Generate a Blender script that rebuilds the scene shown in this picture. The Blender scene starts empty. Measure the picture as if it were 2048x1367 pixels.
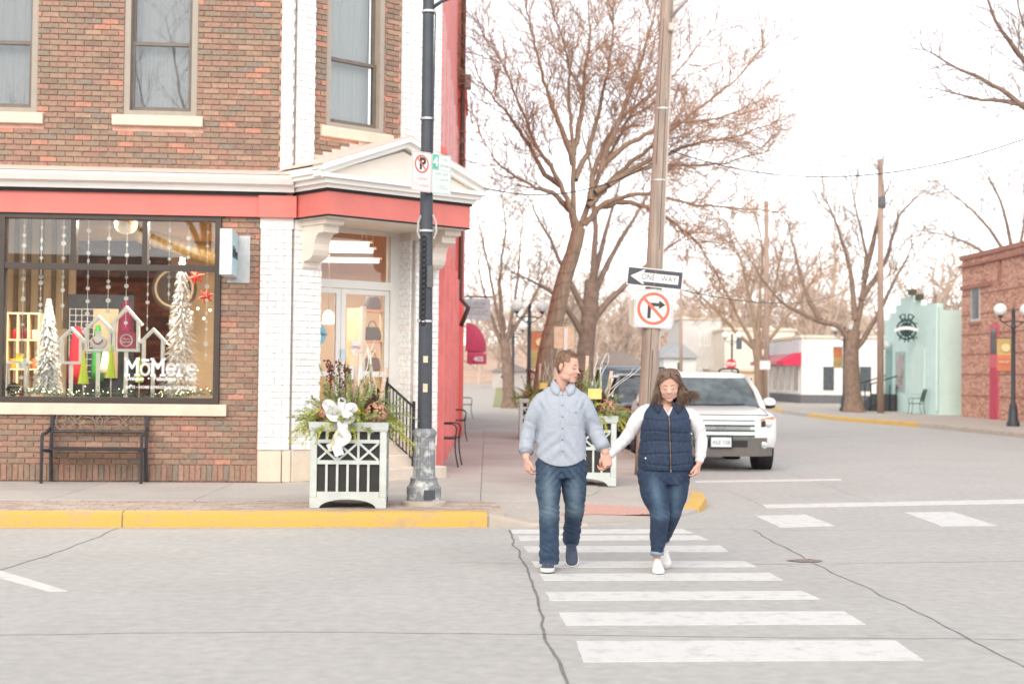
import bpy, bmesh, math, random
from mathutils import Vector, Matrix, noise as mnoise
PI = math.pi; rad = math.radians
scene = bpy.context.scene
COL = scene.collection
# ------------------------------------------------------------------ camera
FPX, HZ, ROLL, CAMH = 2844.0, 749.0, 0.0115, 1.55      # focal length and horizon in the 2048 px photograph
PITCH = math.atan((HZ - 683.5) / FPX)
_f = Vector((0, math.cos(PITCH), math.sin(PITCH))); _r0 = Vector((1, 0, 0)); _u0 = _r0.cross(_f)
_r = _r0 * math.cos(ROLL) + _u0 * math.sin(ROLL); _u = _u0 * math.cos(ROLL) - _r0 * math.sin(ROLL)
CAM = Vector((0, 0, CAMH))
cd = bpy.data.cameras.new('camera'); cam = bpy.data.objects.new('camera', cd); COL.objects.link(cam)
cam.matrix_world = Matrix(((_r.x, _u.x, -_f.x, CAM.x), (_r.y, _u.y, -_f.y, CAM.y), (_r.z, _u.z, -_f.z, CAM.z), (0, 0, 0, 1)))
cd.sensor_width = 36; cd.lens = FPX / 2048 * 36; cd.clip_start = 0.1; cd.clip_end = 3000
cd.dof.use_dof = True; cd.dof.focus_distance = 11.15; cd.dof.aperture_fstop = 2.4
scene.camera = cam
# ------------------------------------------------------------------ sky, sun, exposure
SUN_EL, SUN_AZ = rad(36.0), rad(-22)       # veiled afternoon sun behind the photographer; azimuth measured from -Y
w = bpy.data.worlds.new('World'); scene.world = w; w.use_nodes = True
nt = w.node_tree; bg = nt.nodes['Background']
sky = nt.nodes.new('ShaderNodeTexSky'); sky.sky_type = 'NISHITA'; sky.sun_disc = False
sky.sun_elevation = SUN_EL; sky.sun_rotation = PI + SUN_AZ
sky.air_density = 1.0; sky.dust_density = .6; sky.ozone_density = 1.5
hs = nt.nodes.new('ShaderNodeHueSaturation'); hs.inputs['Saturation'].default_value = 0.16; hs.inputs['Value'].default_value = 1.0
nt.links.new(sky.outputs[0], hs.inputs['Color']); nt.links.new(hs.outputs[0], bg.inputs[0])
bg.inputs[1].default_value = 0.15
sd = bpy.data.lights.new('sun', 'SUN'); sun = bpy.data.objects.new('sun', sd); COL.objects.link(sun)
sd.energy = 1.25; sd.angle = rad(45); sd.color = (1.0, 0.90, 0.74)
_sdir = Vector((math.sin(SUN_AZ) * math.cos(SUN_EL), -math.cos(SUN_AZ) * math.cos(SUN_EL), math.sin(SUN_EL)))  # towards the sun
sun.rotation_euler = _sdir.to_track_quat('Z', 'Y').to_euler()
vs = scene.view_settings; vs.view_transform = 'Standard'; vs.look = 'None'; vs.gamma = 1.0; vs.exposure = 1.02
scene.render.engine = 'CYCLES'; scene.cycles.max_bounces = 6; scene.cycles.transparent_max_bounces = 16
scene.cycles.use_denoising = True; scene.cycles.caustics_reflective = False; scene.cycles.caustics_refractive = False
scene.cycles.sample_clamp_indirect = 4.0
# ------------------------------------------------------------------ pixel -> place
def ray(px, py): return (_f * FPX + _r * (px - 1024) + _u * (683.5 - py)).normalized()
def hitp(px, py, p, n):
    d = ray(px, py); n = Vector(n); return CAM + d * ((Vector(p) - CAM).dot(n) / d.dot(n))
def hitz(px, py, z=0.0): return hitp(px, py, (0, 0, z), (0, 0, 1))
def at(px, py, D): return hitp(px, py, (0, D, 0), (0, 1, 0))
def lin(c): c /= 255.0; return c / 12.92 if c <= .04045 else ((c + .055) / 1.055) ** 2.4
def ph(r, g, b, k=1.35): return tuple(min(.85, lin(v) / k) for v in (r, g, b))   # colour seen in the photo -> surface colour
# ------------------------------------------------------------------ materials
MATS = {}
def N(nt, t, **kw):
    n = nt.nodes.new(t)
    for k, v in kw.items():
        if k in n.inputs: n.inputs[k].default_value = v
        else: setattr(n, k, v)
    return n
def mat(name, col=(.5, .5, .5), rough=.7, metal=0.0, var=.12, scale=8.0, bump=0.0, bscale=None, col2=None, stretch=None, coat=0.0, spec=.5, thr=(.35, .65), fine=0.0, sss=0.0):
    if name in MATS: return MATS[name]
    m = bpy.data.materials.new(name); m.use_nodes = True; nt = m.node_tree; L = nt.links
    b = nt.nodes['Principled BSDF']; b.inputs['Roughness'].default_value = rough; b.inputs['Metallic'].default_value = metal
    b.inputs['Specular IOR Level'].default_value = spec
    if coat: b.inputs['Coat Weight'].default_value = coat; b.inputs['Coat Roughness'].default_value = .08
    if sss: b.inputs['Subsurface Weight'].default_value = sss; b.inputs['Subsurface Radius'].default_value = (.02, .008, .004)
    tc = N(nt, 'ShaderNodeTexCoord'); mp = N(nt, 'ShaderNodeMapping'); L.new(tc.outputs['Object'], mp.inputs[0])
    if stretch: mp.inputs['Scale'].default_value = stretch
    no = N(nt, 'ShaderNodeTexNoise', Scale=scale, Detail=6.0, Roughness=.6); L.new(mp.outputs[0], no.inputs['Vector'])
    cr = N(nt, 'ShaderNodeValToRGB'); e = cr.color_ramp.elements
    c = Vector(col); c2 = Vector(col2) if col2 else None
    e[0].position, e[1].position = thr
    e[0].color = tuple(c * (1 - var)) + (1,) if c2 is None else tuple(c) + (1,)
    e[1].color = tuple(min(1, v * (1 + var)) for v in c) + (1,) if c2 is None else tuple(c2) + (1,)
    L.new(no.outputs['Fac'], cr.inputs[0]); out = cr.outputs[0]
    if fine:
        n2 = N(nt, 'ShaderNodeTexNoise', Scale=scale * 14, Detail=3.0); L.new(mp.outputs[0], n2.inputs['Vector'])
        mr = N(nt, 'ShaderNodeMapRange'); mr.inputs[1].default_value = .3; mr.inputs[2].default_value = .7
        mr.inputs[3].default_value = 1 - fine; mr.inputs[4].default_value = 1 + fine
        L.new(n2.outputs['Fac'], mr.inputs[0])
        mx = N(nt, 'ShaderNodeVectorMath', operation='SCALE'); L.new(out, mx.inputs[0]); L.new(mr.outputs[0], mx.inputs['Scale']); out = mx.outputs[0]
    L.new(out, b.inputs['Base Color'])
    if bump:
        nb = N(nt, 'ShaderNodeTexNoise', Scale=bscale or scale * 6, Detail=4.0); L.new(mp.outputs[0], nb.inputs['Vector'])
        bp = N(nt, 'ShaderNodeBump', Strength=bump, Distance=.01); L.new(nb.outputs['Fac'], bp.inputs['Height']); L.new(bp.outputs[0], b.inputs['Normal'])
    MATS[name] = m; return m
def emit(name, col, s):
    if name in MATS: return MATS[name]
    m = bpy.data.materials.new(name); m.use_nodes = True; b = m.node_tree.nodes['Principled BSDF']
    b.inputs['Base Color'].default_value = tuple(col) + (1,); b.inputs['Emission Color'].default_value = tuple(col) + (1,); b.inputs['Emission Strength'].default_value = s
    MATS[name] = m; return m
def glass(name, tint=(1, 1, 1), refl=.06, rough=.0):
    if name in MATS: return MATS[name]
    m = bpy.data.materials.new(name); m.use_nodes = True; nt = m.node_tree; nt.nodes.clear(); L = nt.links
    o = N(nt, 'ShaderNodeOutputMaterial'); t = N(nt, 'ShaderNodeBsdfTransparent'); t.inputs[0].default_value = tuple(tint) + (1,)
    g = N(nt, 'ShaderNodeBsdfGlossy'); g.inputs['Roughness'].default_value = rough
    lw = N(nt, 'ShaderNodeLayerWeight', Blend=.25); mr = N(nt, 'ShaderNodeMapRange'); mr.inputs[3].default_value = refl; mr.inputs[4].default_value = .9
    L.new(lw.outputs['Fresnel'], mr.inputs[0])
    mx = N(nt, 'ShaderNodeMixShader'); L.new(mr.outputs[0], mx.inputs[0]); L.new(t.outputs[0], mx.inputs[1]); L.new(g.outputs[0], mx.inputs[2]); L.new(mx.outputs[0], o.inputs[0])
    MATS[name] = m; return m
def brickmat(name, cols, island, bump=.5, rough=.85):
    if name in MATS: return MATS[name]
    m = bpy.data.materials.new(name); m.use_nodes = True; nt = m.node_tree; L = nt.links; b = nt.nodes['Principled BSDF']; b.inputs['Roughness'].default_value = rough
    src = N(nt, 'ShaderNodeNewGeometry').outputs['Random Per Island'] if island else N(nt, 'ShaderNodeObjectInfo').outputs['Random']
    cr = N(nt, 'ShaderNodeValToRGB'); cr.color_ramp.interpolation = 'CONSTANT'; el = cr.color_ramp.elements
    tot = sum(c[1] for c in cols); acc = 0
    while len(el) < len(cols): el.new(1.0)
    for e, (c, wgt) in zip(el, cols): e.position = acc / tot; e.color = tuple(c) + (1,); acc += wgt
    L.new(src, cr.inputs[0])
    tc = N(nt, 'ShaderNodeTexCoord'); no = N(nt, 'ShaderNodeTexNoise', Scale=22.0, Detail=6.0, Roughness=.7); geo = N(nt, 'ShaderNodeNewGeometry'); L.new(geo.outputs['Position'], no.inputs['Vector'])
    mr = N(nt, 'ShaderNodeMapRange'); mr.inputs[1].default_value = .25; mr.inputs[2].default_value = .75; mr.inputs[3].default_value = .68; mr.inputs[4].default_value = 1.32; L.new(no.outputs['Fac'], mr.inputs[0])
    mx = N(nt, 'ShaderNodeVectorMath', operation='SCALE'); L.new(cr.outputs[0], mx.inputs[0]); L.new(mr.outputs[0], mx.inputs['Scale']); L.new(mx.outputs[0], b.inputs['Base Color'])
    if bump:
        nb = N(nt, 'ShaderNodeTexNoise', Scale=60.0, Detail=4.0); L.new(geo.outputs['Position'], nb.inputs['Vector']); bp = N(nt, 'ShaderNodeBump', Strength=bump, Distance=.006); L.new(nb.outputs['Fac'], bp.inputs['Height']); L.new(bp.outputs[0], b.inputs['Normal'])
    MATS[name] = m; return m
# ------------------------------------------------------------------ mesh building
class MB:
    def __init__(s): s.v = []; s.f = []; s.mi = []; s.cur = 0
    def add(s, vs, fs, M=None):
        o = len(s.v)
        s.v += [tuple(M @ Vector(p)) for p in vs] if M is not None else [tuple(p) for p in vs]
        s.f += [tuple(i + o for i in f) for f in fs]; s.mi += [s.cur] * len(fs); return s
    def box(s, c, d, M=None, rz=0.0, R=None):
        x, y, z = d[0] / 2, d[1] / 2, d[2] / 2
        vs = [Vector((i * x, j * y, k * z)) for i in (-1, 1) for j in (-1, 1) for k in (-1, 1)]
        if R is not None: vs = [R @ v for v in vs]
        if rz: q = Matrix.Rotation(rz, 3, 'Z'); vs = [q @ v for v in vs]
        vs = [v + Vector(c) for v in vs]
        return s.add(vs, [(0, 1, 3, 2), (4, 6, 7, 5), (0, 4, 5, 1), (2, 3, 7, 6), (0, 2, 6, 4), (1, 5, 7, 3)], M)
    def bx(s, x0, x1, y0, y1, z0, z1, M=None): return s.box(((x0 + x1) / 2, (y0 + y1) / 2, (z0 + z1) / 2), (abs(x1 - x0), abs(y1 - y0), abs(z1 - z0)), M)
    def cbox(s, c, d, b, M=None, R=None):            # box with bevelled edges (24 verts)
        hx, hy, hz = d[0] / 2, d[1] / 2, d[2] / 2; vs = []; idx = {}
        for i in (-1, 1):
            for j in (-1, 1):
                for k in (-1, 1):
                    for ax in range(3):
                        p = [i * (hx - b), j * (hy - b), k * (hz - b)]; p[ax] += (i, j, k)[ax] * b
                        idx[(i, j, k, ax)] = len(vs); vs.append(Vector(p))
        fs = []
        for ax in range(3):
            o = [a for a in range(3) if a != ax]
            for sg in (-1, 1):
                q = []
                for a, c2 in ((-1, -1), (1, -1), (1, 1), (-1, 1)):
                    t = [0, 0, 0]; t[ax] = sg; t[o[0]] = a; t[o[1]] = c2; q.append(idx[(*t, ax)])
                fs.append(tuple(q))
            for a in (-1, 1):
                for c2 in (-1, 1):
                    t0 = [0, 0, 0]; t0[o[0]] = a; t0[o[1]] = c2; t0[ax] = -1; t1 = list(t0); t1[ax] = 1
                    fs.append((idx[(*t0, o[0])], idx[(*t1, o[0])], idx[(*t1, o[1])], idx[(*t0, o[1])]))
        for i in (-1, 1):
            for j in (-1, 1):
                for k in (-1, 1): fs.append(tuple(idx[(i, j, k, a)] for a in range(3)))
        if R is not None: vs = [R @ v for v in vs]
        return s.add([v + Vector(c) for v in vs], fs, M)
    def tube(s, pts, r, n=8, cap=True, M=None, flat=None):
        pts = [Vector(p) for p in pts]; k = len(pts)
        rs = r if isinstance(r, (list, tuple)) else [r] * k
        o = len(s.v); up = None; vs = []; fs = []
        for i, p in enumerate(pts):
            t = (pts[min(i + 1, k - 1)] - pts[max(i - 1, 0)])
            t = t.normalized() if t.length > 1e-9 else Vector((0, 0, 1))
            if up is None:
                a = Vector((0, 0, 1)) if abs(t.z) < .9 else Vector((1, 0, 0)); e1 = a.cross(t).normalized()
            else:
                e1 = up - t * up.dot(t); e1 = e1.normalized() if e1.length > 1e-6 else t.orthogonal().normalized()
            e2 = t.cross(e1); up = e1
            fx = 1.0 if flat is None else flat
            for j in range(n):
                a = 2 * PI * j / n; vs.append(p + e1 * (rs[i] * math.cos(a)) + e2 * (rs[i] * math.sin(a) * fx))
        for i in range(k - 1):
            for j in range(n): a = i * n + j; b = i * n + (j + 1) % n; fs.append((a, b, b + n, a + n))
        if cap: fs.append(tuple(range(n - 1, -1, -1))); fs.append(tuple((k - 1) * n + j for j in range(n)))
        return s.add(vs, fs, M)
    def lathe(s, prof, n=24, c=(0, 0, 0), M=None, cap=True):
        vs = []; fs = []; c = Vector(c)
        for (r, z) in prof:
            for j in range(n): a = 2 * PI * j / n; vs.append(c + Vector((r * math.cos(a), r * math.sin(a), z)))
        k = len(prof)
        for i in range(k - 1):
            for j in range(n): a = i * n + j; b = i * n + (j + 1) % n; fs.append((a, b, b + n, a + n))
        if cap: fs.append(tuple(range(n - 1, -1, -1))); fs.append(tuple((k - 1) * n + j for j in range(n)))
        return s.add(vs, fs, M)
    def ball(s, c, r, n=16, m=10, M=None, R=None):
        rx, ry, rz = r if isinstance(r, (tuple, list)) else (r, r, r); vs = []; fs = []; c = Vector(c)
        P = lambda v: c + (R @ v if R is not None else v)
        vs.append(P(Vector((0, 0, -rz))))
        for i in range(1, m):
            t = -PI / 2 + PI * i / m
            for j in range(n): a = 2 * PI * j / n; vs.append(P(Vector((rx * math.cos(t) * math.cos(a), ry * math.cos(t) * math.sin(a), rz * math.sin(t)))))
        vs.append(P(Vector((0, 0, rz)))); L_ = len(vs) - 1
        for j in range(n): fs.append((0, 1 + (j + 1) % n, 1 + j)); fs.append((L_, 1 + (m - 2) * n + j, 1 + (m - 2) * n + (j + 1) % n))
        for i in range(m - 2):
            for j in range(n): a = 1 + i * n + j; b = 1 + i * n + (j + 1) % n; fs.append((a, b, b + n, a + n))
        return s.add(vs, fs, M)
    def prism(s, poly, t0, t1, axis='y', M=None):      # poly in the plane across axis, extruded from t0 to t1
        n = len(poly); mk = {'y': lambda a, b, t: (a, t, b), 'z': lambda a, b, t: (a, b, t), 'x': lambda a, b, t: (t, a, b)}[axis]
        vs = [mk(a, b, t0) for a, b in poly] + [mk(a, b, t1) for a, b in poly]
        fs = [tuple(range(n)), tuple(range(2 * n - 1, n - 1, -1))] + [(i, i + n, (i + 1) % n + n, (i + 1) % n) for i in range(n)]
        return s.add(vs, fs, M)
    def loft(s, rings, M=None, cap=True):
        n = len(rings[0]); vs = [p for r in rings for p in r]; fs = []
        for i in range(len(rings) - 1):
            for j in range(n): a = i * n + j; b = i * n + (j + 1) % n; fs.append((a, b, b + n, a + n))
        if cap: fs.append(tuple(range(n - 1, -1, -1))); fs.append(tuple((len(rings) - 1) * n + j for j in range(n)))
        return s.add(vs, fs, M)
    def mesh(s, name, mats, smooth=False, fix=True):
        me = bpy.data.meshes.new(name); me.from_pydata(s.v, [], s.f)
        for m in (mats if isinstance(mats, (list, tuple)) else [mats]): me.materials.append(m)
        if any(s.mi): me.polygons.foreach_set('material_index', s.mi)
        if fix:
            bm = bmesh.new(); bm.from_mesh(me); bmesh.ops.recalc_face_normals(bm, faces=bm.faces); bm.to_mesh(me); bm.free()
        if smooth: me.polygons.foreach_set('use_smooth', [True] * len(me.polygons))
        if smooth == 'auto':
            me.set_sharp_from_angle(angle=rad(38))
        me.update(); return me
    def build(s, name, mats, parent=None, smooth=False, loc=None, rz=None, fix=True):
        return link(name, s.mesh(name, mats, smooth, fix), parent, loc, rz)
def link(name, me, parent=None, loc=None, rz=None):
    o = bpy.data.objects.new(name, me); COL.objects.link(o)
    if parent is not None: o.parent = parent
    if loc is not None: o.location = loc
    if rz is not None: o.rotation_euler = (0, 0, rz)
    return o
def tag(o, label, cat, group=None):
    o['label'] = label; o['category'] = cat
    if group: o['group'] = group
    return o
def thing(name, label, cat, loc=(0, 0, 0), rz=0.0, group=None):
    o = bpy.data.objects.new(name, None); COL.objects.link(o); o.empty_display_size = .2
    o.location = loc; o.rotation_euler = (0, 0, rz); return tag(o, label, cat, group)
def struct(o): o['kind'] = 'structure'; return o
def stuff(o): o['kind'] = 'stuff'; return o
def dup(root, loc, rz=None, label=None, scale=None):
    def cp(o, par):
        c = o.copy(); COL.objects.link(c); c.parent = par
        for ch in o.children: cp(ch, c)
        return c
    r = cp(root, None); r.location = loc
    if rz is not None: r.rotation_euler = (0, 0, rz)
    if scale: r.scale = (scale,) * 3
    if label: r['label'] = label
    return r
def text_mesh(name, body, size, m, ext=.002, bold=0.0, align='CENTER', sx=1.0, shear=0.0, space=1.0):
    cu = bpy.data.curves.new(name, 'FONT'); cu.body = body; cu.size = size; cu.extrude = ext; cu.offset = bold; cu.align_x = align; cu.align_y = 'CENTER'; cu.resolution_u = 3; cu.shear = shear; cu.space_character = space
    o = bpy.data.objects.new(name, cu); COL.objects.link(o); dg = bpy.context.evaluated_depsgraph_get(); dg.update()
    me = bpy.data.meshes.new_from_object(o.evaluated_get(dg)); me.name = name; bpy.data.objects.remove(o); bpy.data.curves.remove(cu)
    for v in me.vertices: v.co = Vector((v.co.x * sx, -v.co.z, v.co.y))       # stand upright, facing -Y
    me.materials.clear(); me.materials.append(m); return me
def arc(cx, cz, r, a0, a1, n=10): return [(cx + r * math.cos(rad(a0 + (a1 - a0) * i / n)), cz + r * math.sin(rad(a0 + (a1 - a0) * i / n))) for i in range(n + 1)]
def smooth_path(pts, k=6):
    pts = [Vector(p) for p in pts]; out = []
    for i in range(len(pts) - 1):
        p0 = pts[max(i - 1, 0)]; p1 = pts[i]; p2 = pts[i + 1]; p3 = pts[min(i + 2, len(pts) - 1)]
        for j in range(k):
            t = j / k; out.append(.5 * ((2 * p1) + (p2 - p0) * t + (2 * p0 - 5 * p1 + 4 * p2 - p3) * t * t + (3 * p1 - p0 - 3 * p2 + p3) * t ** 3))
    return out + [pts[-1]]
# ================================================================== ground, road, pavements
SK = rad(1.0)                                            # the side street runs 1 degree left of straight ahead
def sx(D, x18): return x18 - .0176 * (D - 18)            # follow the side street from its X at Y=18
M_road = mat('concrete_road', ph(208, 205, 202, 1.40), .8, var=.042, scale=.7, bump=.3, bscale=70, fine=.09)
M_conc = mat('sidewalk_concrete', ph(212, 202, 194, 1.42), .85, var=.07, scale=1.2, bump=.2, bscale=80, fine=.05)
M_joint = mat('joint_dirt', ph(120, 105, 95), .9)
M_paint = mat('road_paint', ph(241, 240, 238, 1.3), .6, col2=ph(216, 214, 212, 1.36), scale=7, thr=(.5, .72), bump=.2, bscale=90, fine=.05)
M_yell = mat('yellow_paint', ph(248, 200, 104, 1.45), .6, col2=ph(222, 190, 138, 1.45), scale=4, thr=(.52, .66), bump=.2, bscale=70, fine=.06)
M_tar = mat('tar_seal', ph(138, 136, 135, 1.3), .7, var=.2, scale=10)
g = MB(); g.add([(-900, -300, -.06), (900, -300, -.06), (900, 1500, -.06), (-900, 1500, -.06)], [(0, 1, 2, 3)])
struct(g.build('ground', mat('ground_soil', (.22, .2, .15), .95, scale=.05, var=.25)))
g = MB()
nx, ny = 40, 60
xs = [-60 + 120 * i / nx for i in range(nx + 1)]; ys = [-30 + 330 * (j / ny) ** 1.6 for j in range(ny + 1)]
g.add([(x, y, 0.0) for y in ys for x in xs], [(j * (nx + 1) + i, j * (nx + 1) + i + 1, (j + 1) * (nx + 1) + i + 1, (j + 1) * (nx + 1) + i) for j in range(ny) for i in range(nx)])
road = struct(g.build('road', M_road, smooth=True))
def quad_px(name, pts, m, z=.005, parent=None, jag=.004, seed=0):
    rng = random.Random(seed); P = [hitz(x, y, z) for x, y in pts]; out = []
    for i in range(len(P)):
        a, b = P[i], P[(i + 1) % len(P)]; k = max(2, int((b - a).length / .06))
        d = (b - a).normalized(); nn = Vector((-d.y, d.x, 0))
        for j in range(k):
            q = a.lerp(b, j / k)
            if j: q = q + nn * rng.uniform(-jag, jag)
            out.append((q.x, q.y, z))
    b = MB(); b.prism([(p[0], p[1]) for p in out], -.003, z - .001, 'z'); return b.build(name, m, parent)
C8 = lambda l: [(960 + x / 1.8824, 940 + y / 1.8824) for x, y in l]
stripes = [[(115, 222), (760, 219), (800, 234), (125, 236)], [(143, 245), (820, 243), (860, 260), (150, 262)], [(163, 285), (905, 281), (935, 304), (180, 306)],
           [(193, 341), (995, 340), (1040, 361), (210, 363)], [(222, 388), (1090, 384), (1140, 411), (240, 412)], [(248, 456), (1212, 452), (1280, 482), (262, 488)],
           [(295, 533), (1370, 528), (1452, 577), (322, 580)], [(362, 640), (1565, 638), (1670, 711), (388, 718)],
           [(1035, 170), (1225, 165), (1335, 207), (1130, 213)], [(1595, 157), (1780, 155), (1945, 206), (1735, 208)]]
for i, s_ in enumerate(stripes): quad_px('crosswalk_stripe', C8(s_), M_paint, parent=road, seed=i)
quad_px('stop_line', C8([(1062, 128), (2600, 96), (2600, 113), (1080, 140)]), M_paint, parent=road)
quad_px('lane_line', C8([(810, 38), (1360, 31), (1360, 36), (810, 44)]), M_paint, parent=road)
quad_px('lane_line', [(-60, 1122), (-60, 1138), (98, 1181), (135, 1180), (46, 1153)], M_paint, parent=road, jag=.002)
def ribbon(pts, wpx, name='tar_seal', m=None, z=.0045, seed=1, parent=None):
    rng = random.Random(seed); P = smooth_path([hitz(x, y, z) for x, y in pts], 26); b = MB(); vs = []
    for i, p in enumerate(P):
        d = (P[min(i + 1, len(P) - 1)] - P[max(i - 1, 0)]).normalized(); n_ = Vector((-d.y, d.x, 0)); wv = wpx * (.85 + .45 * mnoise.noise((p.x * 9, p.y * 9, seed)) + .25 * mnoise.noise((p.x * 31, p.y * 31, seed)))
        o = n_ * .03 * mnoise.noise((p.x * 2.5, p.y * 2.5, seed + 5)); a = p + o + n_ * wv; c = p + o - n_ * wv; vs += [(a.x, a.y, z - .0025), (c.x, c.y, z - .0025)]
    b.add(vs, [(2 * i, 2 * i + 1, 2 * i + 3, 2 * i + 2) for i in range(len(P) - 1)]); return b.build(name, m or M_tar, parent or road)
ribbon([(1019, 1058), (1030, 1090), (1052, 1130), (1072, 1180), (1086, 1240), (1106, 1305), (1142, 1380)], .0105, seed=2)
ribbon([(1505, 1058), (1540, 1078), (1590, 1104), (1612, 1117)], .009, seed=3)
ribbon([(1625, 1124), (1690, 1153), (1760, 1188), (1860, 1234), (1950, 1282), (2060, 1338)], .008, seed=4)
ribbon([(237, 1055), (180, 1078), (110, 1104), (50, 1124), (-40, 1150)], .009, seed=5)
M_crack = mat('hairline_crack', ph(182, 180, 178, 1.4), .8)
for i, l in enumerate([[(1040, 1052), (1400, 1057), (2060, 1062)], [(-20, 1268), (500, 1262), (1000, 1266), (1500, 1272), (2060, 1276)], [(900, 1123), (1100, 1125), (1500, 1127), (2060, 1120)],
                       [(1455, 980), (1500, 998), (1525, 1010)], [(1560, 940), (1640, 965), (1740, 1000)], [(1580, 990), (1800, 1005), (2060, 1012)]]):
    ribbon(l, .006, 'crack', M_crack, seed=20 + i)
# small patched hole at the joint crossing
b = MB(); rng = random.Random(4); c = hitz(1612, 1121)
b.add([(c.x + .15 * math.cos(a) * rng.uniform(.8, 1.2), c.y + .11 * math.sin(a) * rng.uniform(.8, 1.2), .0052) for a in [2 * PI * i / 16 for i in range(16)]], [tuple(range(16))])
b.build('patch', mat('patch_gravel', ph(196, 178, 165, 1.4), .95, col2=ph(120, 110, 105), scale=60, thr=(.4, .6), bump=.8, bscale=120), road)
# ---- near pavement: outline, kerb, ramp
OUT = [(-14, 13.05, .14), (-9.5, 13.5, .14), (-5.02, 13.95, .14), (-2.5, 14.24, .14), (-.45, 14.47, .14), (-.22, 14.5, .135), (.25, 14.57, .03), (.8, 14.7, .018), (1.3, 14.98, .018), (1.8, 15.55, .02), (2.15, 16.3, .04), (2.33, 17.0, .12), (2.4, 17.9, .14), (2.35, 21, .14)] + [(sx(D, 2.4), D, .14) for D in (30, 45, 70, 110, 160, 230)]
ND = []
for i, p in enumerate(OUT):
    a = Vector(OUT[max(i - 1, 0)][:2]); c = Vector(OUT[min(i + 1, len(OUT) - 1)][:2]); d = (c - a).normalized(); ND.append(Vector((-d.y, d.x)))
def off(i, dist, z): p = OUT[i]; return (p[0] + ND[i].x * dist, p[1] + ND[i].y * dist, z)
pv = MB(); n_ = len(OUT)
R0 = [(p[0], p[1], -.05) for p in OUT]; R1 = [off(i, .012, p[2]) for i, p in enumerate(OUT)]; R2 = [off(i, .17, p[2] + .004) for i, p in enumerate(OUT)]; R3 = [off(i, 1.28, .142) for i in range(n_)]
vs_ = R0 + R1 + R2 + R3 + [(-14, 240, .142), (-60, 240, .142), (-60, 13, .142)]
fs_ = [(k * n_ + i, k * n_ + i + 1, (k + 1) * n_ + i + 1, (k + 1) * n_ + i) for k in range(3) for i in range(n_ - 1)]
fs_.append(tuple(3 * n_ + i for i in range(n_)) + (4 * n_, 4 * n_ + 1, 4 * n_ + 2))
pv.add(vs_, fs_)
pavement = struct(pv.build('pavement', M_conc))
def kerb(i0, i1, m, name='kerb', t0=0.0, t1=1.0):
    b = MB(); rings = []
    pts = [Vector(OUT[i]) for i in range(i0, i1 + 1)]; nn = [Vector((ND[i].x, ND[i].y, 0)) for i in range(i0, i1 + 1)]
    pts[0] = pts[0].lerp(pts[1], t0); pts[-1] = pts[-2].lerp(pts[-1], t1)
    for p, q in zip(pts, nn):
        h = p.z + .006; rings.append([p + q * a + Vector((0, 0, zz - p.z)) for a, zz in ((-.014, -.03), (-.012, h * .55), (-.004, h * .88), (.02, h + .004), (.06, h + .008), (.17, h + .006), (.172, -.03))])
    b.loft(rings); return b.build(name, m, pavement, smooth='auto')
kerb(0, 2, M_yell); 
kerb(2, 3, M_yell, t1=.47); kerb(2, 5, M_yell, t0=.476, t1=.95)
kerb(5, 7, mat('kerb_concrete', ph(214, 200, 186, 1.42), .85, var=.08, scale=3, bump=.2), t0=.02)
kerb(10, 12, M_yell, t1=.5); kerb(13, 17, MATS['kerb_concrete'])
# slabs with recessed joints
def clip(poly, a, b_, c_):                                  # keep a*x+b*y<=c
    out = []
    for i in range(len(poly)):
        p, q = poly[i], poly[(i + 1) % len(poly)]; dp = a * p[0] + b_ * p[1] - c_; dq = a * q[0] + b_ * q[1] - c_
        if dp <= 0: out.append(p)
        if (dp < 0) != (dq < 0) and abs(dp - dq) > 1e-9: t = dp / (dp - dq); out.append((p[0] + (q[0] - p[0]) * t, p[1] + (q[1] - p[1]) * t))
    return out
INNER = [off(i, 1.29, 0)[:2] for i in range(3, 18)]
e1 = Vector((math.cos(rad(6)), math.sin(rad(6)))); e2 = Vector((-.0176, 1)).normalized(); j_ = .005
def cells(poly, us, vs2, parent, z0, z1, m, name, gap=.005):
    n1 = Vector((-e2.y, e2.x)) * -1; n2 = Vector((-e1.y, e1.x))   # n1 measures across the street, n2 along it
    for u0, u1 in zip(us, us[1:]):
        for v0, v1 in zip(vs2, vs2[1:]):
            p = clip(poly, n1.x, n1.y, u1 - gap); p = clip(p, -n1.x, -n1.y, -u0 - gap) if len(p) > 2 else []
            p = clip(p, n2.x, n2.y, v1 - gap) if len(p) > 2 else []; p = clip(p, -n2.x, -n2.y, -v0 - gap) if len(p) > 2 else []
            if len(p) < 3: continue
            ar = abs(sum(p[i][0] * p[(i + 1) % len(p)][1] - p[(i + 1) % len(p)][0] * p[i][1] for i in range(len(p)))) / 2
            if ar < .08: continue
            b = MB(); b.prism(p, z0, z1, 'z'); b.build(name, m, parent)
M_slab = [mat('slab_concrete_%s' % k, ph(*c, 1.42), .85, var=.06, scale=1.5, bump=.2, bscale=80, fine=.05) for k, c in (('warm', (212, 202, 195)), ('pale', (216, 208, 202)), ('grey', (206, 197, 191)))]
POLY = INNER[:12] + [(-1.0, 46), (-1.2, 19.4)] + [(-3.0, 17.93), (-14, 17.0), (-14, INNER[0][1] - 1.1)]
random.seed(3)
_us = [-14.0 + 1.55 * i for i in range(12)]; _vs = [12.0 + 1.62 * i for i in range(22)]
for ui, (a_, b2) in enumerate(zip(_us, _us[1:])):
    for vi, (c_, d_) in enumerate(zip(_vs, _vs[1:])):
        cells(POLY, [a_, b2], [c_, d_], pavement, .1425, .155, M_slab[(ui * 7 + vi * 5 + (ui * vi) % 3) % 3], 'slab')
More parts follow.
